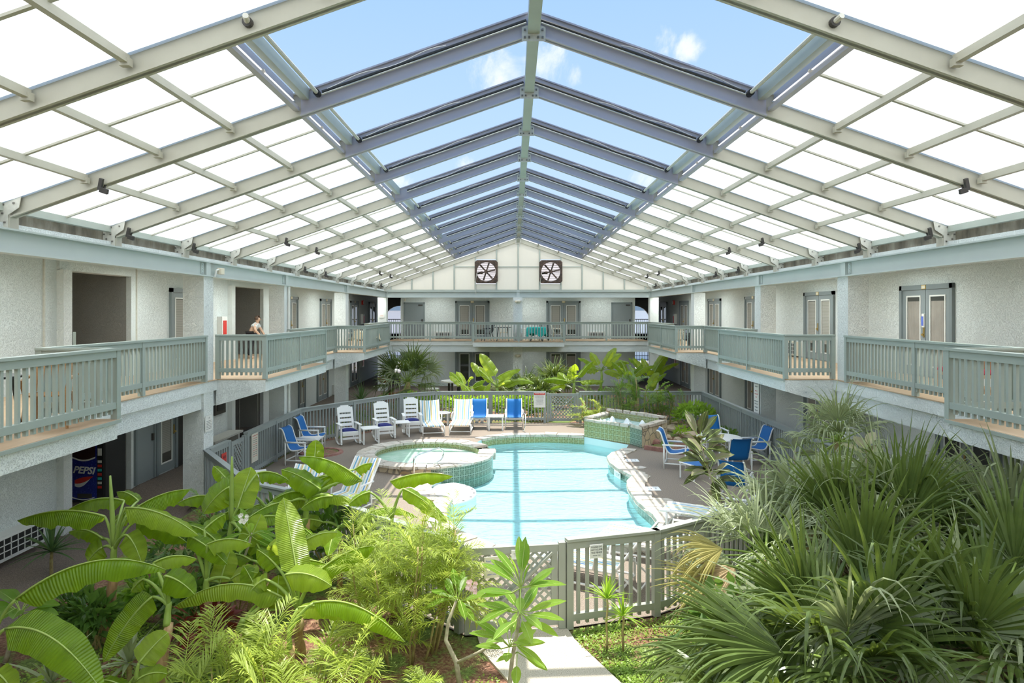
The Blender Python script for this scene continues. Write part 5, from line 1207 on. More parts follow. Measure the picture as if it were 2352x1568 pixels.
banana('banana plant at the fence with a wide arched leaf over the striped chaise', V((-3.42, 9.85, 0)), D(706, 1150, Y8), [
    (832, 1104, 686, 1050, .115, .21, .35, .85, 0, .1, B, 1), (736, 1124, 646, 1078, .06, .20, .6, .55, -.1, 0, B, 1), (896, 1106, 1040, 1094, .09, .17, .3, .95, .1, .2, B, 0),
    (722, 1060, 726, 1010, .0, .14, .85, .3, .3, .4, B, 0), (815, 1078, 856, 1064, .1, .13, .4, .7, .4, .4, B, 1), (764, 1140, 690, 1170, .12, .16, .5, .6, -.2, -.2, B, 1),
    (720, 1110, 800, 1090, .1, .15, .4, .7, .2, .2, B, 1), (700, 1130, 625, 1150, .12, .15, .5, .6, 0, -.1, B, 1)], Y8, .085, auto=3, seed=14)
banana('low banana plant whose dark leaf slants down beside the pool coping', V((-1.9, 9.2, 0)), D(900, 1190, 9.3), [
    (925, 1122, 1028, 1200, .07, .13, .5, .6, 0, -.1, B, 1), (850, 1130, 800, 1160, .1, .13, .5, .6, 0, 0, B, 1)], 9.3, .05, seed=15)
for i, (px, py, h, lab) in enumerate(((610, 1290, 1.2, 'shaded banana plant under the upright oval leaf near the fence'), (610, 1390, .8, 'short banana plant between cut trunk and sunlit plant'), (780, 1290, .9, 'banana plant half swallowed by the feathery palm clump'))):
    p = G(px, py + 60); banana(lab, p, p + UP * h, [], 8, .05, auto=7, seed=30 + i)

# --- fan palms
def fan_frond(par, hub, axis, nrm, R, m='fan', nseg=34, spread=2.5, droop=.35, fold=.35, wseg=.022, stalk=None, split=.34, ragged=.2, name='frond'):
    hub, axis, nrm = V(hub), V(axis).normalized(), V(nrm).normalized(); side = axis.cross(nrm).normalized(); nrm = side.cross(axis).normalized()
    b = MB()
    for k in range(nseg):
        a = (k / (nseg - 1) - .5) * spread * 2 * .5 * 1.0
        a = (k / (nseg - 1) - .5) * spread
        d = (axis * math.cos(a) + side * math.sin(a)); rr = R * (1 - .28 * abs(2 * k / (nseg - 1) - 1) ** 2) * random.uniform(1 - ragged, 1 + ragged)
        dp = droop * (random.uniform(.2, .9) if random.random() < .6 else random.uniform(1.4, 4.0)); tang = d.cross(nrm).normalized()
        rows = []; p = hub.copy(); dirn = d + nrm * (.10 * math.cos(a * 2) + random.uniform(-.10, .10))
        L_ = 9
        half = lambda t: wseg * (.15 + min(1, t / split) * 1.0) if t < split else wseg * 1.15 * (1 - ((t - split) / (1 - split)) ** 1.3) + .0012
        for i in range(L_ + 1):
            t = i / L_; w_ = half(t)
            rows.append([p - tang * w_ - nrm * w_ * fold, p + nrm * w_ * fold, p + tang * w_ - nrm * w_ * fold])
            if t > split * .8: dirn = (dirn + V((0, 0, -1)) * dp * (t - split * .8) * 1.5).normalized()
            p = p + dirn.normalized() * rr / L_
        b.grid(rows)
    o = b.build(name, M[m], par)
    if stalk is not None:
        q = V(stalk); cc = q + (hub - q) * .5 + UP * (hub - q).length * .08; MB().tube(bez(q, cc, hub + axis * .05, 6), [.022, .02, .018, .016, .014, .012, .010], 6).build('frond_stalk', M['petiole'], o, smooth=True)
    return o
def fan_palm(label, base_, h, nf, R, seed, group='fan palms', m='fan', dead=3, rt=.13, el=(-.35, 1.3), stalk=.55, nseg=30, extra=(), wseg=.024, droop=.4, bias=None, trunk_m='cane'):
    random.seed(seed); base_ = V(base_); t = thing('fan_palm', label, 'palm', base_, 0, group); c = base_ + UP * h
    trunk(t, base_, c, rt, rt * .9, trunk_m)
    for k in range(nf):
        a = k * 2.399 + random.uniform(-.3, .3); e_ = el[0] + (el[1] - el[0]) * ((k + .5) / nf) ** .9
        d = V((math.cos(a) * math.cos(e_), math.sin(a) * math.cos(e_), math.sin(e_)))
        if bias is not None: d = (d + V(bias)).normalized()
        L_ = stalk * random.uniform(.8, 1.2); hub = c + d * L_ - UP * .10 * L_; ax = (d * 1 + UP * -.12).normalized(); nr = (UP * math.cos(e_) - V((math.cos(a), math.sin(a), 0)) * math.sin(e_) + V((random.uniform(-.35, .35), random.uniform(-.35, .35), 0)))
        fan_frond(t, hub, ax, nr, R * random.uniform(.85, 1.1), m if random.random() < .72 else 'fan_grey', nseg, random.uniform(2.3, 3.2), droop, .4, wseg, c)
    for k in range(dead):
        a = random.uniform(0, 2 * PI); d = V((math.cos(a) * .6, math.sin(a) * .6, -.8)).normalized(); fan_frond(t, c + d * .35, d, V((math.cos(a), math.sin(a), .5)), R * .8, 'fan_dead', 22, 2.0, .6, .4, wseg, c, name='dead_frond')
    for (hx, hy, hY, ax, ay, r_, mm, sp, dr) in extra:
        hub = D(hx, hy, hY); tip = D(hx + ax, hy + ay, hY - .1); axv = tip - hub; tocam = (CAMP - hub).normalized()
        fan_frond(t, hub, axv, (tocam * .8 + UP * .5), r_, mm, nseg + 8, sp, dr, .4, wseg * 1.05, c)
    return t
fan_palm('big fan palm filling the near right corner, its hub facing the viewer', V((2.95, 6.6, 0)), .7, 16, 1.05, 41, extra=((2030, 1440, 6.3, -60, -200, 1.15, 'fan', 3.6, .25), (1800, 1500, 6.2, -220, -40, 1.15, 'fan', 2.2, .2), (1850, 1400, 6.9, -120, -200, 1.1, 'fan', 1.9, .2), (1980, 1330, 7.2, 40, -250, 1.2, 'fan', 1.6, .15)), nseg=24, wseg=.025, bias=(-.15, -.2, 0))
fan_palm('dark fan palm at the right picture edge with pale folded blades', V((4.3, 6.6, 0)), .8, 15, 1.0, 42, extra=((2240, 1450, 6.2, 20, -220, 1.1, 'fan', 3.8, .5), (2330, 1300, 6.8, 90, -200, 1.1, 'fan', 2.2, .2), (2150, 1400, 6.6, -30, -220, 1.05, 'fan', 1.6, .3)), nseg=24, wseg=.026, bias=(-.05, -.2, 0))
fan_palm('yellowing fan palm leaning over the front fence near the chaises', V((2.85, 8.35, 0)), 1.1, 15, .85, 43, m='fan_grey', dead=7, extra=((1660, 1260, 8.0, -160, 20, .8, 'fan_yellow', 1.6, .6), (1690, 1300, 7.9, -130, 90, .9, 'fan_dead', 1.6, .9), (1640, 1330, 7.9, -180, 10, .7, 'fan_yellow', 1.4, .2), (1600, 1480, 7.3, -150, 90, .8, 'fan', 1.6, .2)), nseg=20, wseg=.012, stalk=.45)
fan_palm('tall upright fan palm behind the front row, spiky fronds against the wall', V((4.7, 8.9, 0)), 1.15, 16, 1.15, 44, el=(.15, 1.45), nseg=28, wseg=.022, droop=.3, extra=((2080, 1210, 8.4, 60, -200, 1.2, 'fan', 1.5, .25), (1930, 1200, 8.6, -60, -190, 1.1, 'fan', 1.5, .3)))
fan_palm('fan palm with long pale drooping blades above the front fence', V((3.85, 9.35, 0)), 1.15, 18, .95, 45, m='fan_grey', el=(0, 1.3), nseg=28, wseg=.018, droop=.8)
fan_palm('fan palm low at the far right edge behind the corner palm', V((6.0, 8.4, 0)), 1.1, 13, 1.1, 46, el=(0, 1.4), nseg=24, wseg=.026)
fan_palm('low fan palm in front of the mulch patch right of the path', V((2.2, 6.4, 0)), .35, 9, .9, 47, el=(-.1, 1.0), nseg=28, wseg=.022, bias=(.1, -.1, 0), extra=((1745, 1486, 6.5, -200, -60, 1.0, 'fan', 2.0, .25), (1745, 1490, 6.6, -200, 60, .9, 'fan', 1.8, .35)))
fan_palm('spiky fan palm standing alone before the first right pillar', V((5.75, 12.5, 0)), 1.75, 22, .78, 48, m='fan_grey', el=(-.9, 1.4), nseg=24, wseg=.013, droop=.9, stalk=.42, rt=.11, dead=4)
fan_palm('dark fan palm frond low before the ground doors on the right', V((7.0, 11.6, 0)), .9, 9, .8, 49, el=(0, 1.0), nseg=24, wseg=.014, droop=.2, stalk=.6)
# far planting
fan_palm('tall fan palm beyond the far fence at the left corner, drooping grey blades', V((-4.9, 29.5, 0)), 1.1, 20, 1.05, 50, m='fan', el=(-.5, 1.35), nseg=22, wseg=.022, droop=.7, stalk=.75, extra=((905, 850, 29.6, -40, -50, 1.1, 'fan', 2.2, .2), (950, 845, 29.6, 20, -60, 1.2, 'fan', 2.0, .2), (985, 850, 29.6, 40, -40, 1.0, 'fan_grey', 2.2, .6)))
fan_palm('low grey-green fan palm behind the rules sign by the end pillar', V((1.6, 31.5, 0)), .8, 14, .95, 51, m='fan', el=(-.1, 1.3), nseg=22, wseg=.028, droop=.4)
fan_palm('small fan palm left of the end pillar beyond the far fence', V((.2, 30.5, 0)), .5, 13, .8, 52, m='fan', el=(-.1, 1.3), nseg=20, wseg=.026)
fan_palm('small fan palm just right of the end pillar beyond the far fence', V((.95, 29.3, 0)), .45, 13, .75, 53, m='fan', el=(-.1, 1.3), nseg=20, wseg=.026)
fan_palm('small fan palm beyond the far fence between left bananas and end pillar', V((-.6, 29.8, 0)), .4, 11, .7, 54, m='fan', el=(-.1, 1.2), nseg=20, wseg=.026)

# --- straight-leaved rosettes
def rosette(label, base_, h, n, ln, wd, seed, m='yucca', name='yucca', cat='plant', el=(-.1, 1.5), group=None, droop=.25, stem_m='cane', rs=.03):
    random.seed(seed); base_ = V(base_); t = thing(name, label, cat, base_, 0, group); c = base_ + UP * h
    if h > .05: trunk(t, base_, c, rs, rs * .8, stem_m, name='stem', bend=.01)
    b = MB()
    for k in range(n):
        a = k * 2.399 + random.uniform(-.2, .2); e_ = el[0] + (el[1] - el[0]) * random.random(); L_ = ln * random.uniform(.75, 1.15)
        d = V((math.cos(a) * math.cos(e_), math.sin(a) * math.cos(e_), math.sin(e_))); p = c + d * .02
        E_ = p + d * L_ - UP * droop * L_ * math.cos(e_); P = bez(p, (p + E_) / 2 + UP * droop * .5 * L_, E_, 6)
        b.grid(ribbon(P, lambda t_: wd * (1 - t_ ** 2.2) * (.55 + min(1, t_ * 4) * .45) + .001, UP + d * .01, -.3, 1, 0))
    b.build('leaves', M[m], t)
    return t
rosette('spiky yucca standing beyond the angled fence under the left balcony', V((-6.2, 26.3, 0)), .7, 60, .75, .022, 60, el=(-.3, 1.5), droop=.1)
rosette('small spiky yucca with pale dead leaves by the left corner pillar', V((-5.6, 28.2, 0)), .25, 40, .6, .02, 61, droop=.2)
rosette('dracaena with bluish strap leaves beside the barred air conditioner', G(118, 1322, -.27), .4, 46, .62, .028, 62, name='dracaena')
rosette('low strap-leaved plant under the broad corner leaf at bottom left', V((-5.0, 6.9, 0)), .35, 24, .55, .028, 63, name='dracaena', m='fan_grey')
rosette('thin yellow-green dracaena on a bare stem on the lawn, nearer the gate', G(1394, 1492), .62, 36, .30, .012, 64, name='dracaena', m='shrub_bright', el=(.3, 1.5), rs=.016)
rosette('shorter bushy dracaena with drooping dead skirt on the lawn', G(1431, 1494), .42, 44, .30, .011, 65, name='dracaena', m='shrub_bright', el=(-.9, 1.5), rs=.018)
rosette('ground rosette of blue-grey straps at the left bed edge', V((-4.6, 7.6, 0)), .2, 20, .5, .03, 66, name='dracaena', m='fan_grey')

# --- feathery palms
def feather(par, S_, E_, arch, ll, nl, m, wl=.009, name='frond', drp=.3, into=None):
    S_, E_ = V(S_), V(E_); Ln = (E_ - S_).length; P = bez(S_, (S_ + E_) / 2 + UP * arch * Ln * 2, E_, 24); b = MB() if into is None else into
    b.tube(P[::3], [.006 - .0045 * k / 8 for k in range(9)], 4)
    for k in range(nl):
        t = .16 + .84 * k / nl; i = min(23, int(t * 24)); p = P[i].lerp(P[i + 1], t * 24 - i); T = (P[i + 1] - P[i]).normalized()
        sd = T.cross(UP).normalized(); l_ = ll * (math.sin(PI * (.18 + .80 * t)) ** .7) * random.uniform(.85, 1.1)
        for s_ in (-1, 1):
            d = (sd * s_ * .80 + T * random.uniform(.35, .9) + UP * random.uniform(-.25, .45)).normalized(); q = p + d * l_ * .55; e_ = q + (d - UP * drp * random.uniform(.5, 1.6)).normalized() * l_ * .45
            wv = d.cross(UP + sd * .3 * s_).normalized() * wl
            b.add([p - wv * .3, p + wv * .3, q + wv, q - wv, e_], [(0, 1, 2, 3), (3, 2, 4)])
    return None if into is not None else b.build(name, M[m], par)
def areca(label, base_, hts, nf, spread, seed, m='areca', fl=(.7, 1.1), ll=.24, nl=26, canes=7, group='feathery palms', wl=.009, cr=.3):
    random.seed(seed); base_ = V(base_); t = thing('feather_palm', label, 'palm', base_, 0, group); tops = []
    for k in range(canes):
        a = random.uniform(0, 2 * PI); r_ = cr * random.random() ** .5; p0 = base_ + V((math.cos(a) * r_, math.sin(a) * r_ * .8, 0)); h = random.uniform(*hts)
        p1 = p0 + V((math.cos(a) * spread * .35, math.sin(a) * spread * .3, h)); trunk(t, p0, p1, .016, .010, 'cane', 6, 'cane', bend=.02); tops.append((p0, p1))
    rest = MB()
    for k in range(nf):
        p0, p1 = tops[k % canes]; s0 = p0.lerp(p1, random.uniform(.45, 1.0)); a = random.uniform(0, 2 * PI); e_ = random.uniform(-.1, 1.25); L_ = random.uniform(*fl)
        d = V((math.cos(a) * math.cos(e_), math.sin(a) * math.cos(e_), math.sin(e_)))
        feather(t, s0, s0 + d * L_ - UP * .25 * L_ * math.cos(e_), random.uniform(.06, .16), ll, nl, m, wl, into=rest if k >= 98 else None)
    if rest.f: rest.build('frond_mass', M[m], t)['kind'] = 'stuff'
    return t
areca('big sunlit feathery palm clump between the banana grove and the near gate', V((-1.55, 8.15, 0)), (.5, 1.5), 150, .8, 70, fl=(.5, .85), ll=.23, nl=22, canes=14, cr=.5, wl=.0058)
areca('feathery palm clump at the pool side of the sunlit clump', V((-2.05, 8.75, 0)), (.6, 1.5), 95, .7, 71, fl=(.5, .85), ll=.23, nl=22, canes=10, cr=.4, wl=.0058)
areca('low feathery palm at the bottom of the near left bed', V((-2.45, 6.65, 0)), (.15, .7), 44, .9, 72, fl=(.6, .95), ll=.27, nl=19, canes=7, cr=.4, wl=.0085)
areca('low feathery palm beside the cut banana trunk', V((-3.2, 6.8, 0)), (.15, .6), 28, .7, 73, fl=(.6, .9), ll=.27, nl=19, canes=5, m='areca', wl=.0085)
areca('slim feathery palm sprouting at the first left pillar inside the curving fence', V((-5.6, 11.4, 0)), (.5, 1.3), 10, .5, 74, fl=(.5, .8), ll=.18, nl=20, canes=3, m='areca_dark')
areca('dense bamboo palm behind the raised fountain at the far fence', V((4.35, 24.6, 0)), (.9, 1.9), 60, .9, 75, fl=(.6, 1.0), ll=.26, nl=20, canes=10, m='areca_dark', cr=.6, wl=.013)
areca('shorter bamboo palm between the raised fountain and round bush', V((5.35, 24.4, 0)), (.5, 1.4), 40, .7, 76, fl=(.5, .9), ll=.26, nl=18, canes=7, m='areca_dark', cr=.45, wl=.013)
areca('yellow-green feathery palm at the right post of the far gate', V((2.65, 24.7, 0)), (.3, .8), 36, .6, 77, fl=(.4, .7), ll=.22, nl=18, canes=7, m='areca', cr=.35, wl=.013)
areca('feathery palm behind the far fence among the right bananas', V((3.2, 28.5, 0)), (.3, .9), 24, .6, 78, fl=(.5, .8), ll=.26, nl=16, canes=5, m='areca_dark', wl=.014)
areca('feathery palm beside the plumeria at the bottom of the path', V((-1.15, 6.7, 0)), (.05, .3), 12, .4, 79, fl=(.35, .6), ll=.16, nl=18, canes=3, m='areca', wl=.008)
areca('yellowed low feathery palm hidden at the foot of the right fan palms', V((2.4, 7.3, 0)), (.1, .5), 16, .6, 80, fl=(.4, .6), ll=.2, nl=18, canes=4, m='areca')

# --- plumerias, rubber plant
def leafy(par, c, n, ln, wd, m, el=(-.3, 1.1), name='leaf', droop=.15, az=None, stalk=.1, midrib=True):
    for k in range(n):
        a = (k * 2.399 if az is None else az[k % len(az)]) + random.uniform(-.25, .25); e_ = random.uniform(*el); L_ = ln * random.uniform(.75, 1.15)
        d = V((math.cos(a) * math.cos(e_), math.sin(a) * math.cos(e_), math.sin(e_))); p = V(c) + d * stalk + V((0, 0, random.uniform(-.10, .06)))
        E_ = p + d * L_ - UP * droop * L_; P = bez(p, (p + E_) / 2 + UP * droop * .5 * L_, E_, 8); b = MB()
        b.grid(ribbon(P, lw(wd), UP * .8 + (CAMP - p).normalized() * .4, -.22, 2, .06, random.uniform(0, 6))); o = b.build(name, M[m], par, smooth=True)
        b = MB(); b.tube([V(c) + UP * -.02] + P, [.006] + [.006 - .0045 * i / 8 for i in range(9)], 4)
        if midrib: b.build('midrib', M['midrib'], o)
random.seed(90)
t = thing('plumeria', 'young plumeria tree with fresh green leaves in front of the near gate', 'plumeria', V((-.33, 6.75, 0)), 0, 'plumeria shrubs')
c0 = D(1192, 1395, 6.75); trunk(t, V((-.36, 6.75, 0)), c0, .028, .016, 'bark_grey', 8, bend=.015); c1 = D(1196, 1345, 6.75); trunk(t, c0, c1, .015, .01, 'petiole', 7, 'upper_stem', bend=0)
leafy(t, c1, 15, .36, .045, 'plumeria', (.1, 1.3)); leafy(t, D(1195, 1400, 6.75), 12, .38, .05, 'plumeria', (-.3, .6)); leafy(t, D(1170, 1480, 6.75), 12, .34, .048, 'plumeria', (-.2, .8)); leafy(t, D(1188, 1492, 6.75), 3, .2, .05, 'plumeria', (-.5, .1))
t = thing('plumeria', 'forked plumeria with a pink flower cluster at the left gate post', 'plumeria', V((-.82, 7.3, 0)), 0, 'plumeria shrubs')
q = [D(1058, 1590, 7.3), D(1048, 1520, 7.3), D(1024, 1470, 7.35), D(1030, 1425, 7.4), D(1050, 1375, 7.45)]
b = MB(); b.tube(q, [.03, .027, .022, .019, .014], 8); b.build('trunk', M['bark_grey'], t, smooth=True)
b = MB(); b.tube([D(1048, 1522, 7.3), D(1095, 1500, 7.2), D(1148, 1470, 7.1)], [.02, .017, .013], 7); b.build('branch', M['bark_grey'], t, smooth=True)
leafy(t, q[-1], 13, .26, .045, 'plumeria', (-.5, 1.2))
for k in range(11):
    p = D(1080 + random.uniform(-16, 16), 1346 + random.uniform(-14, 14), 7.35 + random.uniform(-.06, .06)); b = MB()
    for j in range(5):
        a = j * 2 * PI / 5 + k; d = V((math.cos(a), -.5, math.sin(a))).normalized() * .034; s_ = V((-math.sin(a), 0, math.cos(a))) * .014
        b.add([p, p + d * .6 + s_, p + d, p + d * .6 - s_], [(0, 1, 2, 3)])
    b.build('flower', M['petal'], t)
random.seed(91)
t = thing('plumeria', 'low plumeria rosette in shade at the left picture edge', 'plumeria', V((-6.3, 8.2, 0)), 0, 'plumeria shrubs'); c = D(48, 1402, 7.9); trunk(t, V((-6.3, 8.0, 0)), c, .03, .02, 'bark_grey', 7); leafy(t, c, 14, .36, .075, 'plumeria', (-.1, .6))
t = thing('plumeria', 'plumeria with small white flowers beside the upright oval banana leaf', 'plumeria', V((-4.1, 9.0, 0)), 0, 'plumeria shrubs'); c = D(575, 1225, 9.0); trunk(t, V((-4.1, 9.0, 0)), c, .025, .015, 'bark_grey', 7); leafy(t, c, 14, .28, .045, 'plumeria', (-.4, 1.0))
for k in range(8):
    p = D(562 + random.uniform(-14, 14), 1190 + random.uniform(-9, 9), 8.85); b = MB()
    for j in range(5):
        a = j * 2 * PI / 5 + k; d = V((math.cos(a), -.5, math.sin(a))).normalized() * .035; s_ = V((-math.sin(a), 0, math.cos(a))) * .014; b.add([p, p + d * .6 + s_, p + d, p + d * .6 - s_], [(0, 1, 2, 3)])
    b.build('flower', M['petal_white'], t)
random.seed(92)
t = thing('rubber_plant', 'rubber plant with bronze-green glossy leaves before the dining set', 'rubber plant', V((2.75, 10.3, 0)))
q = [V((2.75, 10.3, 0)), D(1660, 1160, 10.2), D(1640, 1115, 10.2), D(1620, 1060, 10.2), D(1606, 1005, 10.2)]; b = MB(); b.tube(q, [.03, .026, .022, .016, .008], 7); b.build('trunk', M['bark_grey'], t, smooth=True)
for k in range(42):
    i = k % 3; c = q[2].lerp(q[4], random.random()) if k > 5 else q[4]; a = k * 2.4; e_ = random.uniform(-.7, .7) if k > 5 else random.uniform(.5, 1.4); L_ = random.uniform(.26, .38)
    d = V((math.cos(a) * math.cos(e_), math.sin(a) * math.cos(e_), math.sin(e_))); p = c + d * .10; E_ = p + d * L_; P = bez(p, (p + E_) / 2 + UP * .03, E_, 7); b = MB(); b.grid(ribbon(P, lw(.07), UP * .7 + (CAMP - p).normalized() * .5, -.25, 2)); o = b.build('leaf', M['rubber_pale' if random.random() < .14 else 'rubber'], t, smooth=True)
    b = MB(); b.tube([c] + P, .005, 4); b.build('midrib', M['midrib'], o)
for px, py, Y in ((1990, 1035, 9.8), (1735 + 90, 1035, 10.4)):
    p = D(px, py, Y); o = thing('rubber_plant', 'rubber plant mostly hidden in the fan palms, %s' % ('one brown curled leaf showing' if px > 1900 else 'olive leaf before the right fence'), 'rubber plant', V((p.x, Y, 0)), 0); b = MB(); b.tube([V((p.x, Y, 0)), p], .015, 6); b.build('trunk', M['bark_grey'], o); leafy(o, p, 5, .32, .075, 'rubber' if px < 1900 else 'rubber_pale', (.0, .9), stalk=.05)

# --- far bananas beyond the back fence
def far_banana(label, x, y, h, n, seed, L0=.9, extra=()):
    random.seed(seed); t = thing('banana_plant', label, 'banana plant', V((x, y, 0)), 0, 'banana plants beyond the far fence'); c = V((x, y, h)); trunk(t, V((x, y, 0)), c, .09, .05, 'petiole')
    for k in range(n):
        a = k * 2.399 + random.uniform(-.3, .3); e_ = random.uniform(.0, 1.0); d = V((math.cos(a) * math.cos(e_), math.sin(a) * .6 * math.cos(e_), math.sin(e_))).normalized(); s0 = c + d * .3; Ln = L0 * random.uniform(.8, 1.2)
        banana_leaf(t, s0, s0 + d * Ln - UP * .15, random.uniform(.06, .16), random.uniform(.15, .22), random.uniform(.2, .7), random.uniform(.3, .8), random.choice((B, BP)), c)
    for (sx, sy, ex, ey, arch, W, tc, fold) in extra: banana_leaf(t, D(sx, sy, y), D(ex, ey, y), arch, W, tc, fold, BP, c)
far_banana('sunlit banana plant beyond the fence with a tall leaf pointing up left', -.95, 28.2, 1.0, 5, 101, 1.1, ((1138, 862, 1102, 812, .02, .24, .8, .3), (1140, 868, 1196, 848, .10, .24, .4, .7), (1105, 864, 1082, 832, .04, .16, .7, .3), (1143, 880, 1182, 876, .14, .20, .4, .7)))
far_banana('banana plant left of the sunlit one, near the picnic table', -2.2, 28.0, .9, 7, 102, .8)
far_banana('small bright banana shoot at the far fence beside the sunlit plant', -1.7, 27.2, .5, 6, 103, .8)
far_banana('banana plant beyond the far gate with yellow-lit leaf tips', 2.35, 29.2, 1.1, 7, 104, 1.0, ((1305, 878, 1280, 856, .05, .2, .6, .4), (1310, 872, 1318, 838, .0, .2, .8, .3), (1300, 885, 1262, 894, .12, .2, .3, .8)))
far_banana('dark banana plant before the right end doors', 3.7, 30.4, 1.5, 8, 105, 1.0)
far_banana('banana plant between end doors and right corner pillar', 4.8, 29.6, 1.2, 8, 106, .9)
far_banana('banana plant in front of the right corner pillar and barred passage', 5.9, 30.2, 1.2, 9, 107, 1.0)
far_banana('low banana plant behind the bamboo palm by the far fence', 5.2, 27.8, .9, 7, 108, .8)

# --- shrubs
def shrub(label, c, rx, ry, rz, n, sz, m, seed, name='shrub', group=None, stems=5, stemm='cane'):
    random.seed(seed); c = V(c); t = thing(name, label, 'shrub', V((c.x, c.y, 0)), 0, group); b = MB()
    for k in range(n):
        u = V((random.gauss(0, 1), random.gauss(0, 1), random.gauss(0, 1))).normalized(); r_ = random.uniform(.55, 1) ** .5; p = c + V((u.x * rx, u.y * ry, abs(u.z) * rz * 1.0 if u.z < -.2 else u.z * rz)) * r_
        p.z = max(.03, p.z); d = (u + V((random.uniform(-.6, .6), random.uniform(-.6, .6), random.uniform(-.2, .6)))).normalized(); s_ = d.cross(V((random.random(), random.random(), 1)).normalized()).normalized(); L_ = sz * random.uniform(.7, 1.3)
        b.add([p, p + d * L_ * .5 + s_ * L_ * .22, p + d * L_ - UP * L_ * .15, p + d * L_ * .5 - s_ * L_ * .22], [(0, 1, 2, 3)])
    b.build('foliage', M[m], t); b = MB()
    for k in range(stems): b.tube([(c.x + random.uniform(-.1, .1), c.y, 0), c + V((random.uniform(-.5, .5) * rx, random.uniform(-.5, .5) * ry, 0))], .012, 5)
    b.build('stems', M[stemm], t); return t
for i, (x, y, m_, lab) in enumerate(((-4.3, 26.7, 'shrub', 'green shrub beyond the fence behind the shaded striped chaise'), (-3.3, 26.6, 'shrub', 'green shrub behind the far fence corner post'), (-2.3, 26.5, 'shrub_bright', 'bright shrub behind the sunlit striped chaise'), (-1.3, 26.6, 'shrub_bright', 'bright shrub behind the left sunlit blue chair'), (-.3, 26.5, 'shrub_bright', 'bright shrub behind the square side table'), (.6, 26.4, 'shrub', 'leafy shrub behind the pool rules sign'))):
    shrub(lab, (x, y, .42), .62, .45, .55, 420, .17, m_, 120 + i, group='shrubs behind the far fence')
shrub('round green bush at the corner of the fence right of the fountain', (6.0, 23.3, .5), .72, .6, .52, 620, .19, 'shrub', 130)
shrub('small bright shrub in the mulch before the round bush', (5.3, 22.3, .16), .28, .2, .2, 90, .15, 'shrub_bright', 131)
shrub('dark green weedy shrub along the right fence behind the blue chair', (6.35, 20.9, .25), .3, .8, .3, 200, .14, 'shrub_dark', 132)
shrub('strappy shrub under the rules sign at the far fence', (.75, 25.9, .25), .4, .2, .3, 140, .22, 'shrub_dark', 133)
shrub('red-leaved shrub beyond the angled fence behind the rocking chairs', (-5.05, 26.6, .55), .35, .3, .35, 120, .13, 'red_leaf', 134)
shrub('dark shrub by the angled fence behind the nearest rocking chair', (-5.8, 24.0, .3), .4, .3, .4, 160, .16, 'shrub_dark', 135)
shrub('reddish cordyline clump in shade between banana trunks', (-4.0, 8.1, .3), .3, .25, .28, 60, .24, 'red_leaf', 136)
for i, (px, py, rx, rz, m_, lab) in enumerate(((180, 1440, .35, .22, 'shrub_dark', 'dark weedy shrub under the huge arching leaf'), (215, 1490, .25, .32, 'shrub_dark', 'dark broad-leaved shrub at the foot of the first banana trunk'), (335, 1425, .3, .3, 'shrub', 'leafy undergrowth shrub behind the hanging leaf'), (432, 1440, .3, .32, 'shrub_dark', 'dark shrub between the slender and middle banana plants'), (420, 1330, .6, .4, 'shrub_dark', 'dark shrub deep in the grove behind the crossed stalks'), (560, 1400, .6, .5, 'shrub_dark', 'dark shrub behind the cut banana trunk'), (640, 1300, .6, .6, 'shrub_dark', 'dark shrub at the curving fence under the grove'), (520, 1280, .6, .4, 'shrub_dark', 'shrub in shade before the first pillar'), (760, 1340, .5, .6, 'shrub_dark', 'dark shrub between the grove and the feathery palms'))):
    p = G(px, py); shrub(lab, (p.x, p.y, rz * .9), rx, rx * .7, rz, 240, .20, m_, 140 + i, group='undergrowth of the near bed')
for i, (x, y, lab) in enumerate(((3.2, 7.6, 'dark undergrowth shrub at the foot of the big right palm'), (4.2, 7.9, 'dark undergrowth shrub between the two right palms'), (5.2, 8.6, 'dark undergrowth shrub before the right walkway'), (2.3, 7.6, 'grassy undergrowth shrub at the left foot of the palms'), (3.9, 9.9, 'dark shrub behind the drooping pale palm'), (5.4, 7.2, 'dark undergrowth shrub at the right edge palm'))):
    shrub(lab, (x, y, .45), .6, .5, .6, 320, .24, 'shrub_dark', 160 + i, group='undergrowth of the right palms')
# lawn of low ground cover: uncountable, one object
random.seed(5)
def cover(name, pts, n, label, sz=.035, m='green_groundcover'):
    b = MB(); xs = [p[0] for p in pts]; ys = [p[1] for p in pts]
    def inside(x, y):
        c = False; j = len(pts) - 1
        for i in range(len(pts)):
            if (pts[i][1] > y) != (pts[j][1] > y) and x < (pts[j][0] - pts[i][0]) * (y - pts[i][1]) / (pts[j][1] - pts[i][1]) + pts[i][0]: c = not c
            j = i
        return c
    k = 0
    while k < n:
        x, y = random.uniform(min(xs), max(xs)), random.uniform(min(ys), max(ys))
        if not inside(x, y): continue
        if math.sin(x * 2.3 + 1) + math.sin(y * 2.9) + math.sin(x * 1.1 - y * 1.7) < random.uniform(-1.9, .1): k += .2; continue
        k += 1; a = random.uniform(0, 2 * PI); h = random.uniform(0, .03); d = V((math.cos(a), math.sin(a), random.uniform(.1, .8))) * sz * random.uniform(.6, 1.3); s_ = V((-math.sin(a), math.cos(a), 0)) * sz * .45; p = V((x, y, h - .012))
        b.add([p, p + d * .5 + s_, p + d, p + d * .5 - s_], [(0, 1, 2, 3)])
    return tag(b.build(name, M[m]), label, 'ground cover', kind='stuff')
cover('lawn_ground_cover', [(.5, 8.8), (1.7, 9.15), (2.6, 9.6), (2.9, 8.3), (2.2, 7.4), (1.0, 7.5), (.55, 8.4)], 15000, 'bright creeping ground cover on the lawn right of the path', .027)
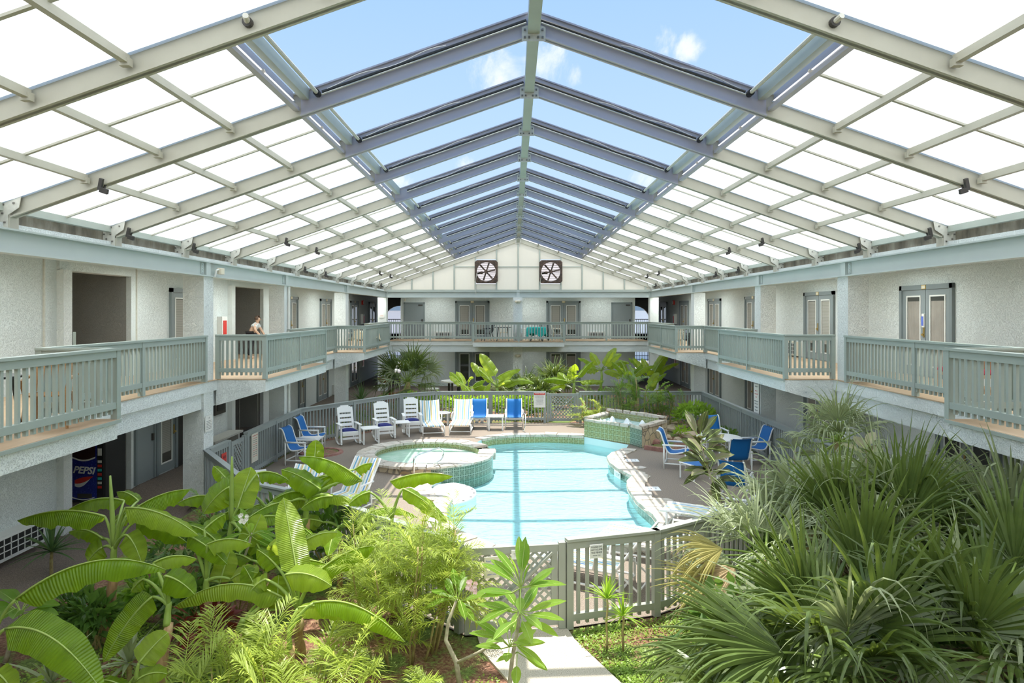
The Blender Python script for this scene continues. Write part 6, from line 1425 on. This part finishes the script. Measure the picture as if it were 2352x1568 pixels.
cover('bed_ground_cover', [(-6.8, 9.5), (-4.5, 8.8), (-3.0, 7.6), (-3.0, 6.6), (-6.2, 6.2)], 7000, 'patchy creeping ground cover under the banana grove', .04)
cover('bed_ground_cover', [(-1.2, 8.2), (-.7, 8.3), (-.4, 7.5), (-.4, 6.6), (-1.4, 6.6)], 1500, 'thin ground cover left of the path', .03)
# ---------------------------------------------------------------- things on the balconies
def patio_chair(label, group, m):
    t = thing('patio_chair', label, 'chair', (0, 0, 0), 0, group)
    P = [[V((x * .21, -.22 + .42 * j / 5, .43 - .02 * math.sin(PI * j / 5))) for x in (-1, -.5, 0, .5, 1)] for j in range(6)]
    b = MB(); b.grid(P, uv=False); b.build('seat', m, t, smooth=True, local=True, solid=.02)
    b = MB()
    for k in range(5): x = -.16 + .08 * k; b.beam((x, .21, .44), (x, .34, .86 + .03 * (1 - abs(k - 2) / 2)), .045, .012, up=(0, 1, 0))
    P = [(x, .34 - .02 * abs(x) * 0, .87 + .045 * math.cos(x * 6)) for x in (-.23, -.15, -.07, 0, .07, .15, .23)]; b.tube(P, .022, 7); b.tube([(-.23, .34, .87 + .045 * math.cos(1.38)), (-.22, .21, .45)], .02, 7); b.tube([(.23, .34, .87 + .045 * math.cos(1.38)), (.22, .21, .45)], .02, 7)
    b.build('backrest', m, t, local=True)
    for sx in (-1, 1):
        MB().tube([(sx * .21, -.20, .42), (sx * .25, -.24, 0)], [.022, .018], 7).build('leg', m, t, local=True)
        MB().tube([(sx * .20, .20, .42), (sx * .24, .30, 0)], [.022, .018], 7).build('leg', m, t, local=True)
        MB().tube([(sx * .22, -.21, .42), (sx * .26, -.22, .62), (sx * .26, -.05, .65), (sx * .25, .27, .66)], .02, 7).build('armrest', m, t, local=True)
    return t
pc = {}
def pchair(x, y, z, rz, label, m, grp):
    if m not in pc: pc[m] = patio_chair(label, grp, M[m]); pc[m].location = (x, y, z); pc[m].rotation_euler = (0, 0, R_(rz))
    else: dup(pc[m], (x, y, z), R_(rz), label, grp)
def balc_table(label, x, y, w_, m, top='white_plastic', h=.72):
    t = thing('balcony_table', label, 'table', (x, y, F)); b = MB(); b.lathe([(.001, F + h), (w_ / 2, F + h), (w_ / 2, F + h - .025), (.001, F + h - .03)], (x, y, 0), 24); b.build('tabletop', M[top], t)
    for sx in (-1, 1):
        for sy in (-1, 1): b = MB(); b.tube([(x + sx * w_ * .25, y + sy * w_ * .25, F + h - .03), (x + sx * w_ * .33, y + sy * w_ * .33, F)], .02, 7); b.build('leg', M[m], t)
    return t
def table_cloth(label, x, y, w_, m, h=.735, drop=.34):
    P = []; n = 40
    for r_, dz, rip in ((0, 0, 0), (w_ * .30, 0, 0), (w_ * .52, 0, 0), (w_ * .56, -.05, .02), (w_ * .58, -drop * .5, .04), (w_ * .60, -drop, .06)):
        P.append([V((x + (r_ + rip * math.sin(8 * 2 * PI * k / n)) * math.cos(2 * PI * k / n), y + (r_ + rip * math.sin(8 * 2 * PI * k / n)) * math.sin(2 * PI * k / n), F + h + dz * (1 + .25 * math.sin(4 * 2 * PI * k / n)))) for k in range(n + 1)])
    b = MB(); b.grid(P, uv=True); return tag(b.build('tablecloth', M[m], smooth=True), label, 'tablecloth')
M['floral'] = ramp_mat('floral_cloth', 16, [(.30, (.55, .08, .06)), (.40, (.72, .60, .36)), (.56, (.80, .74, .56)), (.66, (.62, .40, .12)), (.74, (.25, .32, .10))], .8, 3)
M['stripe_cloth'] = stripe_mat('striped_cloth', [(0, (.85, .84, .78)), (.12, (.02, .36, .42)), (.25, (.85, .84, .78)), (.32, (.10, .08, .36)), (.36, (.85, .84, .78)), (.45, (.85, .45, .05)), (.55, (.85, .84, .78)), (.62, (.30, .55, .10)), (.68, (.85, .84, .78)), (.76, (.80, .10, .25)), (.84, (.02, .36, .42)), (.93, (.85, .84, .78))], 2, 3.2, 'pos')
M['red_seat'] = mat('red_cushion', (.55, .06, .10), .8, .25, 20)
balc_table('table under the flowered cloth in the far left bay', -6.35, 27.9, .9, 'white_plastic'); table_cloth('flowered red and cream tablecloth in the far left bay', -6.35, 27.9, .9, 'floral')
for x, y, rz, lab in ((-6.35, 27.0, 180, 'cream plastic chair on the near side of the flowered table'), (-7.2, 28.1, 90, 'cream plastic chair between flowered table and the far left wall'), (-6.3, 28.8, 0, 'cream plastic chair beyond the flowered table')): pchair(x, y, F, rz, lab, 'cream_plastic', 'cream plastic balcony chairs')
balc_table('bare white table in the far right bay', 6.35, 27.9, .85, 'white_plastic')
for x, y, rz, lab in ((6.25, 26.9, 180, 'cream plastic chair on the near side of the far right bay table'), (6.35, 28.8, 0, 'cream plastic chair beyond the far right bay table')): pchair(x, y, F, rz, lab, 'cream_plastic', 'cream plastic balcony chairs')
for x, y, rz, lab in ((7.3, 28.2, -100, 'black chair beside the cream chairs in the far right bay'), (-1.62, 35.2, -70, 'black high-backed chair at the left of the end balcony bay'), (1.35, 35.7, 0, 'black curled-back chair behind the turquoise cloth'), (-6.6, 7.4, 60, 'black iron chair in the nearest left bay')): pchair(x, y, F, rz, lab, 'iron', 'black iron balcony chairs')
pchair(-.75, 36.0, F, 0, 'cream plastic chair behind the black table on the end balcony', 'cream_plastic', 'cream plastic balcony chairs'); pchair(2.05, 35.3, F, 80, 'cream plastic chair right of the turquoise cloth', 'cream_plastic', 'cream plastic balcony chairs')
balc_table('black round table left of the end pillar on the end balcony', -.80, 35.15, .95, 'iron', 'iron'); balc_table('table under the turquoise cloth on the end balcony', .95, 35.1, .9, 'iron'); table_cloth('turquoise tablecloth on the end balcony', .95, 35.1, .9, 'teal', drop=.4)
pchair(.35, 35.35, F, 90, 'white plastic chair between the black table and turquoise cloth', 'white_plastic', 'white balcony chairs')
balc_table('table under the striped cloth in the nearest right bay', 6.95, 8.0, .95, 'iron'); table_cloth('tablecloth with bright multicoloured stripes in the nearest right bay', 6.95, 8.0, .95, 'stripe_cloth', drop=.45)
balc_table('black lattice-work table in the nearest left bay', -6.75, 8.25, .8, 'iron', 'iron')
pchair(-6.35, 8.85, F, 20, 'brown rattan chair by the corner post of the nearest left bay', 'wicker', None)
t = thing('balcony_bench', 'wooden seat with a red cushion behind the first right walkway railing', 'bench', (8.4, 12.9, F)); b = MB(); b.box(8.1, 12.4, F + .28, 8.7, 13.4, F + .34); b.build('seat', M['board'], t); b = MB(); b.box(8.66, 12.4, F + .3, 8.72, 13.4, F + .62); b.build('backrest', M['wicker'], t)
for x in (8.14, 8.66):
    for y in (12.45, 13.35): b = MB(); b.box(x - .025, y - .025, F, x + .025, y + .025, F + .28); b.build('leg', M['board'], t)
b = MB(); b.box(8.12, 12.42, F + .345, 8.62, 13.38, F + .43); tag(b.build('seat_cushion', M['red_seat'], bevel=.03), 'red patterned cushion on the wooden balcony seat', 'cushion')

# ---------------------------------------------------------------- roof floodlights, pipe stubs, wall fittings
fl = [(9.16, 5.8, 'on the first full roof frame'), (11.6, 6.82, 'at the knee of the second roof frame'), (14.04, 6.86, 'at the knee of the third roof frame'), (16.48, 5.77, 'on the fourth roof frame'), (18.92, 5.75, 'on the fifth roof frame'), (21.36, 6.82, 'at the knee of the sixth roof frame'), (23.8, 6.84, 'at the knee of the seventh roof frame'), (28.68, 5.9, 'on the ninth roof frame'), (31.12, 5.9, 'on the tenth roof frame'), (33.56, 6.8, 'at the knee of the last frame before the gable')]
for sx, side in ((-1, 'left'), (1, 'right')):
    for Y, x, lab in fl:
        z = zb(x) - .03; t = thing('roof_floodlight', 'small black twin-plate floodlight %s, %s slope' % (lab, side), 'light', (sx * x, Y - .06, z), 0, 'roof floodlights')
        b = MB(); b.tube([(sx * x, Y, z + .06), (sx * x, Y - .05, z - .02)], .015, 6); b.build('bracket', M['dark'], t)
        b = MB(); b.obox((sx * (x + .02), Y - .09, z + .03), (.025 * sx, 0, .01), (0, .022, .006), (-.022 * sx, -.012, .075)); b.build('upper_plate', M['dark'], t, bevel=.005)
        b = MB(); b.obox((sx * (x - .03), Y - .10, z - .06), (.055 * sx, 0, .018), (0, .022, .006), (-.008 * sx, -.006, .032)); b.build('lamp_head', M['dark'], t, bevel=.005)
for sx, lab in ((-1, 'pipe coupling on the nearest roof frame, left slope'), (1, 'open pipe stub on the nearest roof frame, right slope')):
    x = 2.9; z = zb(x) + .13; t = thing('pipe_stub', lab, 'pipe', (sx * x, 6.66, z)); b = MB(); b.tube([(sx * x, 6.70, z), (sx * x, 6.64, z)], .05, 12); b.build('flange', M['dark'], t); b = MB(); b.tube([(sx * x, 6.66, z), (sx * x + .02, 6.56, z + .02)], .03, 10); b.build('pipe', M['plate'], t)
def wall_unit(name, label, cat, side, a, z, wd, h, d, m, inner=None, grp=None):
    T = wallframe(side); t = thing(name, label, cat, T(a, 0, z), 0, grp); b = MB(); wbox(b, T, a - wd / 2, a + wd / 2, 0, d, z, z + h); b.build('housing', M[m], t, bevel=.006)
    if inner: b = MB(); wbox(b, T, a - wd * .32, a + wd * .32, d, d + .015, z + h * .12, z + h * .8); b.build('window', M[inner], t)
    return t
wall_unit('extinguisher_cabinet', 'white fire extinguisher cabinet with red cylinder on the upper left wall before the dark passage', 'fire extinguisher', 'left', 20.75, F + .75, .36, .62, .16, 'white_trim', 'red')
wall_unit('extinguisher_cabinet', 'fire extinguisher cabinet at the far end of the upper left walkway', 'fire extinguisher', 'left', 40.2, F + .8, .36, .6, .16, 'white_trim', 'red')
wall_unit('extinguisher_cabinet', 'fire extinguisher cabinet at the far end of the upper right walkway', 'fire extinguisher', 'right', 39.6, F + .8, .36, .6, .16, 'white_trim', 'red')
wall_unit('extinguisher_cabinet', 'fire extinguisher cabinet on the ground floor at far right', 'fire extinguisher', 'right', 39.2, .9, .4, .7, .16, 'white_trim', 'red')
wall_unit('extinguisher_cabinet', 'fire extinguisher cabinet on the ground floor at far left', 'fire extinguisher', 'left', 40.0, .9, .4, .7, .16, 'white_trim', 'red')
wall_unit('fire_alarm', 'red fire alarm high on the far upper left wall', 'alarm', 'left', 40.3, F + 1.95, .22, .26, .1, 'red', 'paper'); wall_unit('fire_alarm', 'red fire alarm high on the far upper right wall', 'alarm', 'right', 40.0, F + 1.95, .22, .26, .1, 'red', 'paper')
wall_unit('wall_telephone', 'dark house telephone panel on the ground floor left wall past the first pillar', 'telephone', 'left', 20.6, 1.05, .75, .95, .10, 'dark', 'black')
wall_unit('door_hanger', 'white paper slip hanging between the nearest right upper doors', 'paper slip', 'right', 15.68, F + 1.15, .09, .32, .06, 'paper', 'blueink')
wall_unit('lightbulb_fixture', 'small white wall light above the left steel door on the end wall', 'light', 'back', -6.35, F + 2.12, .1, .16, .08, 'paper', 'cream_plastic')
for z, lab in ((4.72, 'twin floodlight at the top of the middle end pillar'), (1.86, 'round wall lamp on the middle end pillar under the balcony')):
    t = thing('pillar_lamp', lab, 'light', (-.02, 35.6, z)); b = MB(); b.lathe([(.001, .07), (.14, .06), (.16, 0), (.12, -.06), (.001, -.08)], (-.02, 35.6, z), 14); b.build('lamp_body', M['cream_plastic'], t, smooth=True); b = MB(); b.box(-.25, 35.62, z + .02, .21, 35.66, z + .07); b.build('bracket', M['white_trim'], t)
t = thing('beam_lamp', 'small floodlight with curved conduit on top of the first left pillar', 'light', (-6.9, 15.0, 4.98)); b = MB(); b.tube([(-6.88, 14.95, 4.94), (-6.86, 14.97, 5.08), (-6.84, 15.05, 5.1)], .02, 7); b.build('conduit', M['white_trim'], t); b = MB(); b.box(-6.88, 15.05, 5.0, -6.78, 15.22, 5.14); b.build('lamp_head', M['cream_plastic'], t, bevel=.01)
for side, a, z0, z1, nm in (('left', 12.96, F, 5.22, 'trim_9'), ('left', 16.15, F, 5.22, 'trim_10'), ('right', 11.9, F, 5.22, 'trim_11')):
    b = MB(); wbox(b, wallframe(side), a - .015, a + .015, 0, .03, z0, z1); struct(b.build(nm, M['plate']))
b = MB(); b.box(-6.955, 20.0, 0, -6.90, 20.07, 4.9); struct(b.build('trim_12', M['white_trim']))
UPW, LPW = 42, 6.5
M['lamp'] = bpy.data.materials.new('fluorescent_tube'); M['lamp'].use_nodes = True
_p = M['lamp'].node_tree.nodes['Principled BSDF']; _p.inputs['Emission Color'].default_value = (1, .98, .93, 1); _p.inputs['Emission Strength'].default_value = 1.2
def tube_lamp(label, c, along, pw, grp):
    """ceiling fixture with a lit tube; the tube's light is an area lamp of its size"""
    t = thing('tube_light', label, 'light', c, 0, grp); c = V(c); a = V((0, .7, 0)) if along == 'y' else V((.7, 0, 0)); s_ = V((.08, 0, 0)) if along == 'y' else V((0, .08, 0))
    b = MB(); b.obox(c + UP * .035, a, s_, (0, 0, .02)); b.build('housing', M['white_trim'], t)
    b = MB(); b.tube([c - a * .88, c + a * .88], .018, 8); b.build('tube', M['lamp'], t)
    l = bpy.data.lights.new('tube_glow', 'AREA'); l.shape = 'RECTANGLE'; l.size, l.size_y = (.12, 1.2) if along == 'y' else (1.2, .12); l.energy = pw; l.color = (.93, 1, .985)  # fill added to brighten the walkway walls; the tubes themselves are off
    o = bpy.data.objects.new('tube_glow', l); C.objects.link(o); o.parent = t; o.location = (0, 0, -.03)
names = ['before the first room doors', 'just short of the first pillar', 'between first and second pillars', 'beside the second pillar', 'between second and third pillars', 'beyond the third pillar', 'near the court corner', 'past the court corner']
for sx, side in ((-1, 'left'), (1, 'right')):
    for k, y in enumerate((-4.5, .5, 5.5, 10.5, 15.6, 20.5, 25.5, 30.5, 35.2)):
        nm = 'hidden behind the viewer %d' % (3 - k) if k < 2 else names[k - 2] if k < 9 else names[-1]
        if k < 2: nm = ('farthest behind the viewing balcony', 'level with the viewing balcony')[k]
        tube_lamp('white ceiling tube light of the upper %s walkway, %s' % (side, nm), (sx * 7.75, y, 5.165), 'y', UPW, 'walkway tube lights')
        if k > 1: tube_lamp('ceiling tube light under the ground-floor %s soffit, %s' % (side, nm), (sx * 8.0, y, F - .31), 'y', LPW, 'ground soffit tube lights')
for k, x in enumerate((-4.6, 0.6, 4.6)):
    nm = ('over the left doors', 'by the middle pillar', 'over the right doors')[k]
    tube_lamp('ceiling tube light of the upper end balcony, ' + nm, (x, 36.9, 5.165), 'x', UPW * .42, 'end balcony tube lights'); tube_lamp('ceiling tube light under the end balcony, ' + nm, (x, 37.0, F - .31), 'x', LPW * .7, 'end ground tube lights')
# luggage cart in the dark ground-floor recess, hand rail of the stairs above
t = thing('luggage_cart', 'tall metal-framed luggage cart in the dark ground-floor recess', 'cart', (-8.9, 22.4, 0)); b = MB(); b.box(-9.25, 21.95, .16, -8.55, 22.9, .22); b.build('platform', M['dark'], t)
b = MB(); b.tube([(-9.2, 22.0, .2), (-9.2, 22.0, 1.5), (-9.1, 22.0, 1.6), (-8.7, 22.0, 1.6), (-8.6, 22.0, 1.5), (-8.6, 22.0, .2)], .02, 8); b.build('hoop', M['bolt'], t)
for x in (-9.15, -8.65):
    for y in (22.05, 22.8): b = MB(); b.lathe([(.001, -.02), (.08, -.02), (.08, .02), (.001, .02)], (0, 0, 0), 12); o = b.build('wheel', M['black'], t); o.matrix_parent_inverse = Matrix(); o.rotation_euler = (0, PI / 2, 0); o.location = (x + 8.9, y - 22.4, .08)
t = thing('stair_handrail', 'grey stair handrail inside the upper left passage', 'handrail', (-10.2, 15.2, F)); b = MB(); b.beam((-11.2, 15.5, F + .55), (-9.75, 14.5, F + 1.0), .07, .1); b.build('rail', M['rail'], t); b = MB(); b.box(-9.78, 14.42, F, -9.68, 14.52, F + 1.08); b.build('post', M['rail'], t)
t = thing('concrete_bench', 'low grey bench against the left ground wall past the first pillar', 'bench', (-8.6, 20.2, 0)); b = MB(); b.box(-9.2, 19.2, .40, -8.75, 21.2, .46); b.build('seat', M['plate'], t); 
for y in (19.4, 21.0): b = MB(); b.box(-9.15, y - .06, 0, -8.8, y + .06, .4); b.build('leg', M['plate'], t)
# beyond the far fence: picnic table, hanging basket
t = thing('picnic_table', 'pale round concrete picnic table beyond the left bananas', 'table', (-3.2, 33.2, 0)); b = MB(); b.lathe([(.001, .80), (.62, .80), (.62, .73), (.001, .72)], (-3.2, 33.2, 0), 22); b.build('tabletop', M['plate'], t)
for k in range(3): a = k * 2.1 + .4; b = MB(); b.box(-3.2 + .3 * math.cos(a) - .05, 33.2 + .3 * math.sin(a) - .05, 0, -3.2 + .3 * math.cos(a) + .05, 33.2 + .3 * math.sin(a) + .05, .73); b.build('leg', M['dark'], t)
for k in range(3):
    a = k * 2.1 + 1.4; x, y = -3.2 + 1.05 * math.cos(a), 33.2 + 1.05 * math.sin(a); t = thing('picnic_bench', 'curved concrete seat %s of the round picnic table' % ('behind', 'at the left', 'in front')[k], 'bench', (x, y, 0), 0, 'picnic seats'); b = MB(); b.lathe([(.001, .46), (.34, .46), (.34, .39), (.001, .38)], (x, y, 0), 14); b.build('seat', M['plate'], t); b = MB(); b.box(x - .08, y - .08, 0, x + .08, y + .08, .39); b.build('leg', M['dark'], t)
random.seed(77); hb = D(890, 868, 29.8); hb.x = -5.97; t = thing('hanging_basket', 'brown hanging basket with trailing plant before the far left pillar', 'hanging basket', hb); b = MB(); b.lathe([(.001, -.22), (.18, -.18), (.30, 0), (.31, .03)], hb, 16); b.build('basket', M['wicker'], t); b = MB()
for k in range(90):
    a = random.uniform(0, 2 * PI); r_ = random.uniform(0, .4); p = hb + V((r_ * math.cos(a), r_ * math.sin(a), random.uniform(-.08, .25))); d = V((math.cos(a), math.sin(a), random.uniform(-.5, .6))) * .13; s_ = V((-math.sin(a), math.cos(a), .3)) * .04; b.add([p, p + d * .5 + s_, p + d, p + d * .5 - s_], [(0, 1, 2, 3)])
b.build('foliage', M['shrub'], t); b = MB()
for a in (0, 2.1, 4.2): b.tube([hb + V((.3 * math.cos(a), .3 * math.sin(a), .03)), hb + V((0, 0, 1.0))], .008, 4)
b.tube([hb + V((0, 0, 1.0)), V((hb.x, hb.y, F - .25))], .008, 4); b.build('hanger', M['dark'], t)
# outside the end passages
for sx, lab, cm in ((-1, 'pale neighbouring building with a bluish window seen through the left archway', (.74, .70, .70)), (1, 'white-sided neighbouring building seen through the right archway', (.80, .82, .84))):
    t = thing('neighbour_building', lab, 'building', (sx * 12, 62, 0)); b = MB(); b.box(sx * 8.5, 60, 0, sx * 17, 66, 6.2); b.build('wall', mat('neighbour_wall', cm, .8, .06, 1), t)
    b = MB(); b.box(sx * 8.2, 59.6, 6.2, sx * 17.3, 66.4, 6.6); b.build('roof', mat('neighbour_roof', (.45, .36, .34), .8, .1, 2), t)
    b = MB(); b.box(sx * 10.3, 59.95, 4.3, sx * 11.9, 60, 5.6); b.build('window', mat('neighbour_glass', (.25, .34, .42), .1, .1, 2), t)
b = MB(); b.box(-40, 47, -.4, 40, 100, -.05); struct(b.build('ground_outside', mat('pale_concrete', (.55, .53, .50), .9, .1, 2)))
# ---------------------------------------------------------------- the person on the upper left walkway
px0, py0 = -8.80, 22.0
t = thing('person', 'person in a white top and dark trousers stooping on the upper left walkway', 'person', (px0, py0, F))
def skin(name, verts, edges, radii, m, root=0, subs=2):
    me = bpy.data.meshes.new(name); me.from_pydata([(px0 + a, py0 + b_, F + c) for a, b_, c in verts], edges, []); me.materials.append(m)
    o = bpy.data.objects.new(name, me); C.objects.link(o); o.parent = t; o.matrix_parent_inverse = mw(t).inverted()
    sk = o.modifiers.new('skin', 'SKIN'); sk.use_smooth_shade = True
    for v, r_ in zip(me.skin_vertices[0].data, radii): v.radius = (r_, r_)
    me.skin_vertices[0].data[root].use_root = True; ss = o.modifiers.new('sub', 'SUBSURF'); ss.levels = subs; ss.render_levels = subs; return o
# 0 pelvis 1 waist 2 chest 3 neck base 4 head low 5 head mid 6 crown | legs | arms
bv = [(0, 0, .82), (.06, -.01, .94), (.15, -.02, 1.06), (.19, -.03, 1.16), (.21, -.04, 1.22), (.23, -.05, 1.28), (.24, -.05, 1.34),
      (0, -.09, .78), (.02, -.10, .44), (-.03, -.10, .08), (.05, -.11, .035), (.12, -.11, .03), (0, .09, .78), (-.03, .10, .44), (-.10, .10, .08), (-.02, .11, .035), (.05, .11, .03),
      (.16, -.16, 1.09), (.22, -.24, .92), (.32, -.18, .78), (.36, -.17, .73), (.16, .14, 1.09), (.24, .22, .92), (.34, .18, .78), (.38, .17, .73)]
be = [(0, 1), (1, 2), (2, 3), (3, 4), (4, 5), (5, 6), (0, 7), (7, 8), (8, 9), (9, 10), (10, 11), (0, 12), (12, 13), (13, 14), (14, 15), (15, 16), (2, 17), (17, 18), (18, 19), (19, 20), (2, 21), (21, 22), (22, 23), (23, 24)]
br = [.12, .115, .125, .055, .06, .088, .06, .085, .06, .042, .045, .03, .085, .06, .042, .045, .03, .055, .042, .034, .03, .055, .042, .034, .03]
skin('body', bv, be, br, M['skin'])
skin('trousers', [bv[i] for i in (0, 7, 8, 9, 12, 13, 14)], [(0, 1), (1, 2), (2, 3), (0, 4), (4, 5), (5, 6)], [.135, .098, .075, .058, .098, .075, .058], M['cloth_dark'])
skin('shirt', [bv[1], bv[2], bv[3], bv[17], (.20, -.21, .99), bv[21], (.21, .19, .99)], [(0, 1), (1, 2), (1, 3), (3, 4), (1, 5), (5, 6)], [.135, .142, .07, .068, .055, .068, .055], M['shirt'])
b = MB(); b.grid([[V((px0 + .235 - .01 + .10 * math.sin(th) * math.cos(ph) , py0 - .05 + .105 * math.sin(th) * math.sin(ph), F + 1.30 + .095 * math.cos(th))) for ph in [R_(60 + 24 * k) for k in range(11)]] for th in [R_(6 + 17 * k) for k in range(7)]], uv=False); b.build('hair', M['hair'], t, smooth=True, solid=.012)
for s_ in (-1, 1): b = MB(); b.lathe([(.001, -.009), (.009, 0), (.001, .009)], (px0 + .315, py0 - .05 + s_ * .03, F + 1.285), 8); b.build('eye', M['ink'], t)
b = MB(); b.lathe([(.016, -.02), (.006, .02), (.001, .022)], (px0 + .322, py0 - .05, F + 1.262), 8); b.build('nose', M['skin'], t, smooth=True)
for s_, i in ((-1, 20), (1, 24)):
    p = V(bv[i]); b = MB()
    for k in range(4): q = p + V((.02, -.03 + .02 * k, -.03)); b.tube([(px0 + q.x, py0 + q.y, F + q.z), (px0 + q.x + .02, py0 + q.y, F + q.z - .045), (px0 + q.x + .012, py0 + q.y, F + q.z - (.07, .08, .085, .072)[k])], [.009, .008, .006], 6)
    q = p + V((.0, -.045 * s_, -.01)); b.tube([(px0 + q.x, py0 + q.y, F + q.z), (px0 + q.x + .025, py0 + q.y - .012 * s_, F + q.z - .03), (px0 + q.x + .03, py0 + q.y - .01 * s_, F + q.z - .05)], [.011, .009, .007], 6); b.build('fingers', M['skin'], t, smooth=True)
